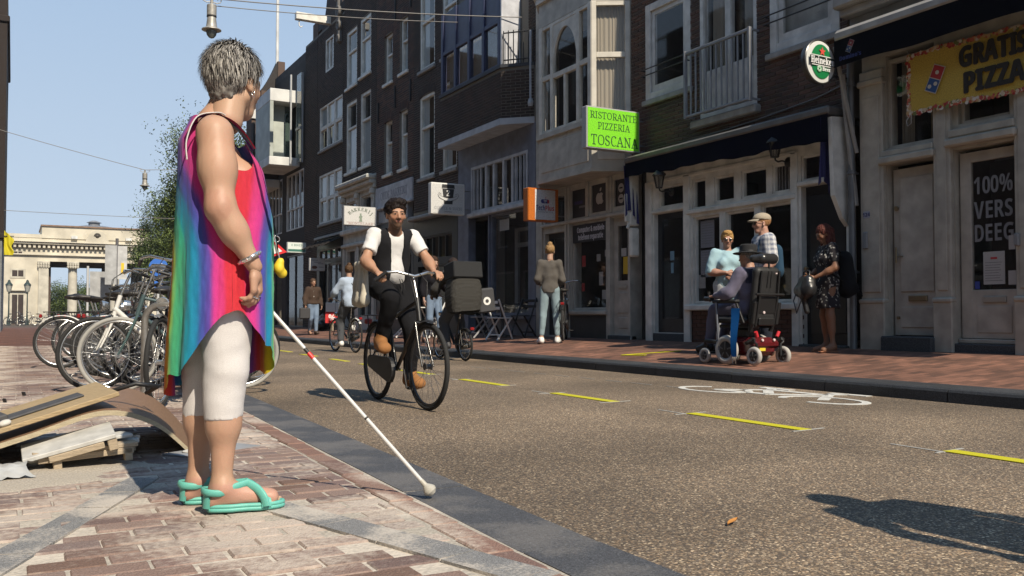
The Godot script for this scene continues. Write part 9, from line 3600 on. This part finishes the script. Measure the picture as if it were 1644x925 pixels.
func lady_in_blue(hm: Material)->void:
	var f:=standing("blond woman with sunglasses in a loose light blue blouse before the cafe window",V(9.1,ground_y(9.1),-9.98),-0.52,1.0,{"cell": 0.016,"head_cell": 0.0065,"skin": Color(0.52,0.29,0.21),"w": 1.12,"bust": 0.035,"belly": 0.06,"yaw": -0.08,"pitch": 0.06,"pose": {"elL": V(0.25,1.11,0.03),"wrL": V(0.08,1.04,0.20),"elR": V(-0.25,1.11,0.03),"wrR": V(-0.06,1.10,0.22)},"handL": [V(-1,-0.1,0.2),V(0,0,-1),V(0,1,0),0.5],"handR": [V(1,-0.2,0.1),V(0,0,-1),V(0,1,0),0.5]})
	hair(f["t"],f["hd"],hm,0.0075,{"c0": Color(0.22,0.12,0.04),"c1": Color(0.46,0.29,0.12),"thick": 0.016,"amp": 0.010,"freq": V(60,40,60),"more": [["e",V(0,0.10,0.03),V(0.068,0.045,0.062)]],"nape": -0.075})
	glasses(f,0.0)
	legs_cloth(f,"trousers",cloth("white_linen",lin(0.50,0.52,0.54)),0.025,1.9,41)
	top_cloth(f,"blouse",cloth("aqua_blouse",lin(0.38,0.56,0.63)),0.014,0.95,0.72,42,{"amp": 0.020,"loose": 0.016,"flare": 0.17,"freq": V(7,4,7),"neck": 0.075})
	for q in ["L","R"]:
		shoe(f["t"],f["k"],q,mat("shoe_brown"),0.010,0.014)
func glasses(f: Dictionary,tone: float)->void:
	var m:=mb()
	for s in [-1.0,1.0]:
		m.lathe([[0.0,0.0],[0.019,0.001],[0.021,0.004],[0.017,0.006],[0.0,0.006]],14,f["hd"]*Transform3D(Basis(Vector3.RIGHT,PI/2),V(s*0.031,0.002,0.094)))
		m.rod(f["hd"]*V(s*0.052,0.006,0.090),f["hd"]*V(s*0.082,0.004,0.0),0.002,5)
	m.rod(f["hd"]*V(-0.012,0.006,0.098),f["hd"]*V(0.012,0.006,0.098),0.002,5)
	put("sunglasses",m.done(),mat("dark_lens",lin(0.02,0.018,0.016),0.15,{"tex": ""}),f["t"])
func man_in_cap(hm: Material)->void:
	var f:=standing("tall man in a beige cap and checked shirt standing behind the wheelchair",V(8.62,ground_y(8.62),-8.78),-1.98,1.09,{"cell": 0.016,"head_cell": 0.0065,"skin": Color(0.56,0.32,0.24),"pitch": 0.05,"pose": {"elR": V(-0.25,1.20,-0.03),"wrR": V(-0.22,1.03,0.15),"elL": V(0.25,1.20,-0.03),"wrL": V(0.22,1.03,0.15)}})
	hair(f["t"],f["hd"],hm,0.008,{"c0": Color(0.22,0.11,0.05),"c1": Color(0.36,0.20,0.10),"thick": 0.006,"amp": 0.004,"nape": -0.06})
	glasses(f,0.0)
	var plaid:=func(p: Vector3,n: Vector3)->Color:
		var c:=Color(0.74,0.74,0.74)
		var ang:=atan2(p.x,p.z)*0.16
		var a:=fposmod(ang,0.062)/0.062
		var b:=fposmod(p.y,0.062)/0.062
		var k:=0.0
		if a<0.40:
			k+=0.5
		if b<0.40:
			k+=0.5
		c=c.lerp(Color(0.045,0.07,0.17),k*0.8)
		if absf(a-0.7)<0.05 or absf(b-0.7)<0.05:
			c=c.lerp(Color(0.10,0.13,0.25),0.5)
		return c
	legs_cloth(f,"trousers",cloth("navy_trousers",lin(0.03,0.035,0.05)),0.02,1.92,43)
	top_cloth(f,"shirt",mat("checked_cloth",Color.WHITE,0.9,{"tex": "weave","scale": 9.0,"vc": true,"world": false}),0.020,0.85,0.92,44,{"amp": 0.008,"loose": 0.016,"colf": plaid})
	for q in ["L","R"]:
		shoe(f["t"],f["k"],q,mat("shoe_brown"),0.012,0.016)
	# flat-topped beige cap
	var hd: Transform3D=f["hd"]
	var m:=mb()
	field_mesh([["e",V(0,0.062,-0.012),V(0.092,0.074,0.112)],["p",V(0,0.048,0),V(0,-1,0.12)]],0.008,0.01,m,hd)
	var cap:=put("cap",m.done(),cloth("beige_cap",lin(0.42,0.36,0.28)),f["t"])
	m=mb()
	m.sheet(func(u: float,v: float)->Vector3:
		var a:=lerpf(-1.15,1.15,u)
		return hd*V(sin(a)*(0.088+0.012*v),0.060-0.018*v-0.008*absf(sin(a)),0.02+cos(a)*(0.075+0.075*v)),16,6)
	m.sheet(func(u: float,v: float)->Vector3:
		var a:=lerpf(1.15,-1.15,u)
		return hd*V(sin(a)*(0.088+0.012*v),0.052-0.018*v-0.008*absf(sin(a)),0.02+cos(a)*(0.075+0.075*v)),16,6)
	put("peak",m.done(),mats["beige_cap"],cap)
	var b:=thing("backpack","small blue backpack on the back of the man in the cap","backpack",V(8.62,ground_y(8.62),-8.78),-1.98)
	m=mb()
	field_mesh([["c",V(0,1.12,-0.20),V(0,1.36,-0.20),0.12,0.10,V(0,0,1),0.65]],0.02,0.05,m)
	put("sack",m.done(),cloth("pack_blue",lin(0.03,0.07,0.12)),b)
	m=mb()
	for s in [-1.0,1.0]:
		m.tube(PV([V(s*0.10,1.47,-0.15),V(s*0.125,1.575,-0.03),V(s*0.13,1.50,0.085),V(s*0.15,1.33,0.13),V(s*0.18,1.2,0.03),V(s*0.12,1.12,-0.15)]),0.016,6,false,0.35)
	put("strap",m.done(),mats["pack_blue"],b)
func girl(hm: Material,ws: Material)->void:
	var at:=V(9.3,ground_y(9.3),-8.31)
	var f:=standing("young woman with long reddish hair in a black and white patterned dress",at,-2.0,0.97,{"cell": 0.016,"head_cell": 0.0065,"skin": Color(0.30,0.15,0.09),"w": 0.98,"bust": 0.02,"pitch": 0.42,"yaw": 0.1,"pose": {"head": V(0,1.53,0.05),"elR": V(-0.24,1.08,0.0),"wrR": V(-0.12,0.99,0.20),"elL": V(0.24,1.08,0.0),"wrL": V(0.12,0.96,0.22)},"handR": [V(0.3,-0.3,1),V(1,0,0),V(0,1,0),0.7],"handL": [V(-0.3,-0.3,1),V(-1,0,0),V(0,1,0),0.7]})
	hair(f["t"],f["hd"],hm,0.008,{"c0": Color(0.035,0.012,0.010),"c1": Color(0.13,0.045,0.035),"thick": 0.014,"long": true,"amp": 0.010,"freq": V(50,14,50),"more": [["c",V(0,0.0,-0.08),V(0.0,-0.30,-0.02),0.075,0.05],["c",V(-0.07,0.0,-0.02),V(-0.09,-0.30,0.06),0.04,0.03],["c",V(0.07,0.0,-0.02),V(0.09,-0.30,0.06),0.04,0.03]]})
	var nz:=FastNoiseLite.new()
	nz.seed=15
	nz.noise_type=FastNoiseLite.TYPE_CELLULAR
	nz.frequency=22.0
	nz.cellular_return_type=FastNoiseLite.RETURN_DISTANCE
	var pat:=func(p: Vector3,n: Vector3)->Color:
		return Color(0.55,0.53,0.48) if nz.get_noise_3dv(p)<-0.62 else Color(0.016,0.015,0.016)
	var k: Dictionary=f["k"]
	var P:=torso(k,0.98,0.014,0.02)
	for q in ["L","R"]:
		P.append_array(arm(k,q,1.0,0.014,0.5))
	P.append(["c",V(0,1.0,0),V(0,0.60,0),0.13,0.175,V(0,0,1),0.85])
	P.append(["p",V(0,0.56,0),Vector3.DOWN])
	P.append(["-e",(k["neck"] as Vector3)+V(0,0.05,0.03),V(0.06,0.06,0.065)])
	garment(f["t"],"dress",P,mat("patterned_cloth",Color.WHITE,0.9,{"tex": "weave","scale": 9.0,"vc": true,"world": false}),0.012,0.05,folds(0.012,V(7,3,7),46),pat)
	var S:=[]
	for q in ["L","R"]:
		S.append_array([["c",(k["sh"+q] as Vector3).lerp(k["el"+q],0.25),(k["sh"+q] as Vector3).lerp(k["el"+q],0.6),0.060,0.056]])
	garment(f["t"],"sleeve",S,cloth("grey_sleeve",lin(0.05,0.05,0.052)),0.016,0.02)
	for q in ["L","R"]:
		var m:=mb()
		var to: Vector3=k["toe"+q]
		var an: Vector3=k["ank"+q]
		m.beam(an+V(0,-0.078,-0.06),to+V(0,-0.022,0.05),0.08,0.016,0.006)
		m.ring(an+V(0,-0.01,0.0),Vector3.UP,0.044,0.006,16,5)
		m.tube(PV([to+V(-0.042,-0.01,-0.01),to+V(0,0.034,-0.02),to+V(0.042,-0.01,-0.01)]),0.008,6)
		put("sandal",m.done(),mat("sandal_tan",lin(0.28,0.12,0.06),0.6,{"tex": ""}),f["t"])
	var b:=thing("backpack","large black backpack on the back of the young woman in the patterned dress","backpack",at,-2.0)
	var bm:=mb()
	field_mesh([["c",V(0,0.86,-0.25),V(0,1.18,-0.23),0.17,0.14,V(0,0,1),0.7],["c",V(-0.08,0.82,-0.32),V(0.08,0.82,-0.32),0.07,0.07]],0.018,0.05,bm,Transform3D(),null,folds(0.010,V(8,8,8),47))
	put("sack",bm.done(),cloth("pack_black",lin(0.014,0.014,0.016)),b)
	bm=mb()
	for s in [-1.0,1.0]:
		bm.tube(PV([V(s*0.09,1.28,-0.14),V(s*0.11,1.395,-0.02),V(s*0.115,1.32,0.09),V(s*0.14,1.15,0.12),V(s*0.17,1.0,0.02),V(s*0.12,0.92,-0.16)]),0.017,6,false,0.35)
	bm.tube(PV([V(0.05,0.80,-0.34),V(0.10,0.72,-0.42),V(0.0,0.76,-0.46),V(-0.06,0.90,-0.42)]),0.007,5)
	put("strap",bm.done(),mats["pack_black"],b)
	var hb:=thing("handbag","black handbag held in front by the young woman in the patterned dress","bag",at,-2.0)
	bm=mb()
	field_mesh([["c",V(-0.10,0.80,0.30),V(0.10,0.80,0.30),0.11,0.11],["c",V(-0.09,0.92,0.29),V(0.09,0.92,0.29),0.07,0.07],["c",V(0.02,0.74,0.34),V(0.04,0.52,0.30),0.05,0.035]],0.018,0.06,bm,Transform3D(),null,folds(0.012,V(9,9,9),48))
	put("sack",bm.done(),mat("glossy_black",lin(0.016,0.016,0.017),0.35,{"tex": ""}),hb)
	bm=mb()
	bm.tube(PV([V(-0.10,0.92,0.30),V(-0.10,1.04,0.28),V(0.0,1.06,0.27),V(0.10,1.04,0.28),V(0.10,0.92,0.30)]),0.010,6)
	bm.tube(PV([V(-0.08,0.86,0.36),V(-0.10,0.66,0.42),V(0.0,0.50,0.42),V(0.10,0.66,0.40),V(0.10,0.84,0.34)]),0.008,6)
	put("handle",bm.done(),mats["glossy_black"],hb)
func wheelchair_user()->void:
	var at:=V(7.88,ground_y(7.70),-8.34)
	var turn:=PI+0.06
	var tilt:=-0.0
	var w:=thing("wheelchair","powered wheelchair with a tall black back and pale grey tyres","wheelchair",at,turn)
	var blk:=mat("chair_black",lin(0.016,0.016,0.017),0.45,{"tex": "fine","scale": 5.0})
	var pad:=mat("chair_pad",lin(0.020,0.020,0.021),0.6,{"tex": "weave","scale": 9.0,"world": false})
	var red:=mat("chair_red",lin(0.085,0.008,0.010),0.25,{"tex": "","coat": 0.6})
	var greyt:=mat("grey_tyre",lin(0.50,0.48,0.45),0.8,{"tex": "fine","scale": 7.0})
	var steel:=mat("steel")
	# wheels: two drive wheels,four casters
	for q in [[0.29,0.02,0.178,0.040],[-0.29,0.02,0.178,0.040],[0.26,0.42,0.095,0.026],[-0.26,0.42,0.095,0.026],[0.25,-0.38,0.112,0.030],[-0.25,-0.38,0.112,0.030]]:
		var m:=mb()
		m.ring(Vector3.ZERO,Vector3.RIGHT,q[2]-q[3],q[3],32,10)
		var o:=put("wheel",m.done(),greyt,w,Transform3D(Basis(),V(q[0],q[2],q[1])))
		m=mb()
		m.lathe([[0.0,-0.035],[q[2]*0.35,-0.03],[q[2]-q[3]*1.6,-0.02],[q[2]-q[3]*1.5,0.02],[q[2]*0.35,0.03],[0.0,0.035]],20,Transform3D(Basis(Vector3.BACK,PI/2),Vector3.ZERO))
		put("hub",m.done(),blk,o)
		m=mb()
		for i in 5:
			var a:=TAU*i/5
			for s in [-1.0,1.0]:
				m.beam(V(s*0.026,0,0),V(s*0.026,cos(a)*(q[2]-q[3]*1.8),sin(a)*(q[2]-q[3]*1.8)),0.012,0.018)
		put("spoke",m.done(),mat("hub_grey",lin(0.10,0.10,0.10),0.4,{"tex": ""}),o)
		if absf(q[1])>0.1:
			m=mb()
			m.tube(PV([V(q[0]-signf(q[0])*0.045,q[2],q[1]),V(q[0]-signf(q[0])*0.045,q[2]*2+0.03,q[1]),V(q[0],q[2]*2+0.05,q[1]),V(q[0],q[2]*2+0.10,q[1])]),0.016,8)
			m.beam(V(q[0],q[2]*2+0.09,q[1]),V(q[0]*0.7,0.26,q[1]*0.5),0.05,0.05,0.012)
			put("caster_fork",m.done(),blk,w)
	var m:=mb()
	m.box(V(-0.19,0.11,-0.34),V(0.19,0.33,0.30),0.05)
	m.box(V(-0.21,0.20,-0.37),V(0.21,0.30,-0.28),0.03)
	put("base",m.done(),red,w)
	m=mb()
	m.box(V(-0.12,0.32,-0.16),V(0.12,0.44,0.14),0.02)
	m.beam(V(0,0.40,-0.10),V(0,0.52,-0.16),0.18,0.08,0.02)
	for s in [-1.0,1.0]:
		m.beam(V(s*0.16,0.46,-0.30),V(s*0.16,0.46,0.26),0.03,0.04,0.008)
		m.rod(V(s*0.17,0.40,-0.25),V(s*0.20,0.56,-0.30),0.028,10)
	put("seat_frame",m.done(),blk,w)
	for s in [-1.0,1.0]:
		m=mb()
		m.rod(V(s*0.17,0.34,-0.355),V(s*0.20,0.40,-0.36),0.022,10)
		put("red_lamp",m.done(),mat("lamp_red",lin(0.50,0.03,0.04),0.3,{"tex": ""}),w)
		m=mb()
		m.lathe([[0.0,0.0],[0.018,0.0],[0.016,0.012],[0.0,0.014]],10,Transform3D(Basis(Vector3.RIGHT,-PI/2),V(s*0.10,0.30,-0.37)))
		put("reflector",m.done(),mat("reflector_pale",lin(0.6,0.5,0.5),0.3,{"tex": ""}),w)
	put("yellow_label",boxm(V(0.02,0.17,-0.346),V(0.12,0.29,-0.339),0.0),mat("label_yellow",lin(0.62,0.50,0.04),0.5,{"tex": ""}),w)
	m=mb()
	m.box(V(-0.23,0.50,-0.22),V(0.23,0.58,0.30),0.03)
	put("seat",m.done(),pad,w)
	# back: reclined shell with wings,a cross bar and clips
	var bk:=Transform3D(Basis(Vector3.RIGHT,-0.14),V(0,0.52,-0.26))
	var bm:=mb()
	field_mesh([["c",V(-0.125,0.06,0),V(0.125,0.06,0),0.06,0.06],["c",V(-0.135,0.60,0),V(0.135,0.60,0),0.055,0.055],["c",V(-0.14,0.06,0),V(-0.15,0.60,0),0.06,0.05],["c",V(0.14,0.06,0),V(0.15,0.60,0),0.06,0.05],["c",V(0,0.06,-0.01),V(0,0.60,-0.01),0.06,0.055],["c",V(-0.08,0.06,-0.01),V(-0.08,0.60,-0.01),0.055,0.05],["c",V(0.08,0.06,-0.01),V(0.08,0.60,-0.01),0.055,0.05]],0.018,0.04,bm,bk)
	var back:=put("backrest",bm.done(),pad,w)
	m=mb()
	for s in [-1.0,1.0]:
		m.tube(PV([bk*V(s*0.15,-0.05,-0.06),bk*V(s*0.155,0.3,-0.085),bk*V(s*0.15,0.62,-0.075)]),0.014,8)
		m.rod(bk*V(s*0.20,-0.02,-0.06),bk*V(s*0.205,0.24,-0.07),0.026,10)
	m.rod(bk*V(-0.24,0.34,-0.10),bk*V(0.24,0.34,-0.10),0.014,8)
	m.box(V(-0.13,-0.04,-0.10),V(0.13,0.06,-0.05),0.015,bk)
	m.box(V(-0.15,0.10,-0.075),V(0.15,0.30,-0.06),0.01,bk)
	m.box(V(0.02,0.42,-0.075),V(0.035,0.62,-0.06),0.003,bk)
	m.box(V(-0.035,0.42,-0.075),V(-0.02,0.62,-0.06),0.003,bk)
	put("back_frame",m.done(),blk,back)
	m=mb()
	m.lathe([[0.018,0.0],[0.016,0.008],[0.0,0.01]],10,bk*Transform3D(Basis(Vector3.RIGHT,-PI/2),V(0.05,0.12,-0.078)))
	m.box(V(-0.13,0.585,-0.066),V(-0.07,0.60,-0.06),0.0,bk)
	put("pale_button",m.done(),mat("reflector_pale"),back)
	m=mb()
	m.rod(bk*V(0,0.60,-0.05),bk*V(0,0.74,-0.03),0.014,8)
	put("headrest_post",m.done(),blk,w)
	bm=mb()
	field_mesh([["c",V(-0.09,0.0,-0.01),V(0.09,0.0,-0.01),0.062,0.062],["c",V(-0.09,0,0),V(-0.155,0.0,0.07),0.058,0.05],["c",V(0.09,0,0),V(0.155,0.0,0.07),0.058,0.05]],0.014,0.02,bm,Transform3D(Basis(),bk*V(0,0.76,0.0)))
	put("headrest",bm.done(),mat("headrest_vinyl",lin(0.022,0.022,0.023),0.3,{"tex": ""}),w)
	for s in [-1.0,1.0]:
		m=mb()
		m.box(V(s*0.27-0.04,0.74,-0.16),V(s*0.27+0.04,0.785,0.26),0.018)
		var ar:=put("armrest",m.done(),pad,w)
		m=mb()
		m.beam(V(s*0.27,0.75,-0.12),V(s*0.25,0.5,-0.22),0.03,0.03,0.005)
		m.rod(V(s*0.27,0.74,0.20),V(s*0.26,0.50,0.22),0.014,8)
		put("arm_post",m.done(),blk,ar)
	m=mb()
	m.box(V(0.23,0.77,0.27),V(0.32,0.83,0.40),0.02)
	m.rod(V(0.275,0.83,0.33),V(0.275,0.89,0.33),0.012,8,0.02)
	put("joystick",m.done(),blk,w)
	m=mb()
	m.rod(V(0.31,0.17,0.13),V(0.315,0.75,0.17),0.014,8)
	put("side_bar",m.done(),mat("bar_grey",lin(0.16,0.17,0.20),0.4,{"metal": 0.5,"tex": ""}),w)
	m=mb()
	m.box(V(-0.16,0.11,0.50),V(0.16,0.13,0.72),0.008)
	for s in [-1.0,1.0]:
		m.rod(V(s*0.12,0.13,0.55),V(s*0.12,0.50,0.34),0.018,8)
	put("footplate",m.done(),blk,w)
	# blue strap with buckle hanging over the left side
	m=mb()
	m.sheet(func(u: float,v: float)->Vector3:
		return V(0.345+0.012*sin(v*5.0)-0.05*v,0.10+0.58*v,-0.155+(u-0.5)*(0.075+0.06*v)+0.03*v),6,24)
	m.sheet(func(u: float,v: float)->Vector3:
		return V(0.355+0.012*sin(v*5.0)-0.05*v,0.10+0.58*v,-0.155-(u-0.5)*(0.075+0.06*v)+0.03*v),6,24)
	var st:=put("blue_strap",m.done(),cloth("strap_blue",lin(0.01,0.13,0.42),{"scale": 20.0}),w)
	m=mb()
	m.tube(PV([V(0.35,0.12,-0.13),V(0.35,0.02,-0.13),V(0.35,0.02,-0.18),V(0.35,0.12,-0.18)]),0.006,6)
	put("buckle",m.done(),steel,st)
	# the man sitting in it
	var t:=person("man in a black hat and purple-grey sweater sitting in the wheelchair, seen from behind",at,turn)
	var k:=skel(1.0)
	k["pelvis"]=V(0,0.68,-0.08)
	k["chest"]=V(0,0.98,-0.13)
	k["neck"]=V(0,1.165,-0.10)
	k["head"]=V(0.0,1.305,-0.05)
	for s in [["L",1.0],["R",-1.0]]:
		k["hip"+s[0]]=V(s[1]*0.09,0.67,-0.05)
		k["knee"+s[0]]=V(s[1]*0.13,0.66,0.36)
		k["ank"+s[0]]=V(s[1]*0.12,0.235,0.50)
		k["toe"+s[0]]=V(s[1]*0.13,0.165,0.65)
		k["sh"+s[0]]=V(s[1]*0.185,1.105,-0.11)
		k["el"+s[0]]=V(s[1]*0.285,0.865,-0.02)
		k["wr"+s[0]]=V(s[1]*0.275,0.835,0.21)
	var skin:=Color(0.52,0.30,0.22)
	var hd:=head_xf(k,0.28,0.05)
	make_body(t,k,1.06,skin,hd,head_prims(1.0,1.0,1.1),face_col(skin,Color(0.15,0.12,0.10)),[hand(k["wrL"],V(0,-0.1,1),Vector3.DOWN,Vector3.LEFT,0.8),hand(k["wrR"],V(0,-0.1,1),Vector3.DOWN,Vector3.RIGHT,0.8)],0.018,{"head_cell": 0.0065,"hand_cell": 0.008,"belly": 0.05})
	hair(t,hd,hair_mat(),0.009,{"c0": Color(0.14,0.12,0.11),"c1": Color(0.30,0.28,0.26),"thick": 0.005,"amp": 0.004,"nape": -0.05})
	var P:=torso(k,1.08,0.020,0.0,0.05)
	for q in ["L","R"]:
		P.append_array(arm(k,q,1.12,0.024,1.92))
	P.append(["-e",(k["neck"] as Vector3)+V(0,0.055,0.03),V(0.062,0.045,0.065)])
	var cf:=func(p: Vector3,n: Vector3)->Color:
		return Color(0.022,0.022,0.05) if p.z<-0.125+0.04*absf(p.x) and p.y>0.98 and absf(p.x)<0.17 and n.z<0.2 else Color(0.135,0.125,0.185)
	garment(t,"sweater",P,mat("sweater_cloth",Color.WHITE,0.95,{"tex": "weave","scale": 9.0,"vc": true,"sheen": 0.2,"world": false}),0.014,0.045,folds(0.010,V(8,8,8),51),cf)
	var T:=[]
	for q in ["L","R"]:
		T.append_array(leg(k,q,1.05,0.020,1.92))
	T.append(["c",k["hipL"],k["hipR"],0.12,0.12])
	garment(t,"trousers",T,cloth("lilac_trousers",lin(0.14,0.14,0.21)),0.018,0.03,folds(0.008,V(9,9,9),52))
	for q in ["L","R"]:
		shoe(t,k,q,mat("bike_black"),0.014,0.016)
	# wide brimmed felt hat
	m=mb()
	m.lathe([[0.0,0.062],[0.10,0.060],[0.165,0.052],[0.172,0.060],[0.165,0.064],[0.105,0.072],[0.100,0.085],[0.094,0.155],[0.080,0.172],[0.04,0.164],[0.0,0.160]],36,hd*Transform3D(Basis.from_euler(V(-0.06,0,0.05)).scaled(V(0.98,1,1.12)),V(0,-0.012,-0.01)))
	var hat:=put("hat",m.done(),mat("black_felt",lin(0.018,0.018,0.020),0.95,{"tex": "weave","scale": 12.0,"world": false,"sheen": 0.2}),t)
	m=mb()
	m.lathe([[0.1015,0.074],[0.0995,0.098]],36,hd*Transform3D(Basis.from_euler(V(-0.06,0,0.05)).scaled(V(0.985,1,1.125)),V(0,-0.012,-0.01)))
	put("hat_band",m.done(),mat("bike_black"),hat)
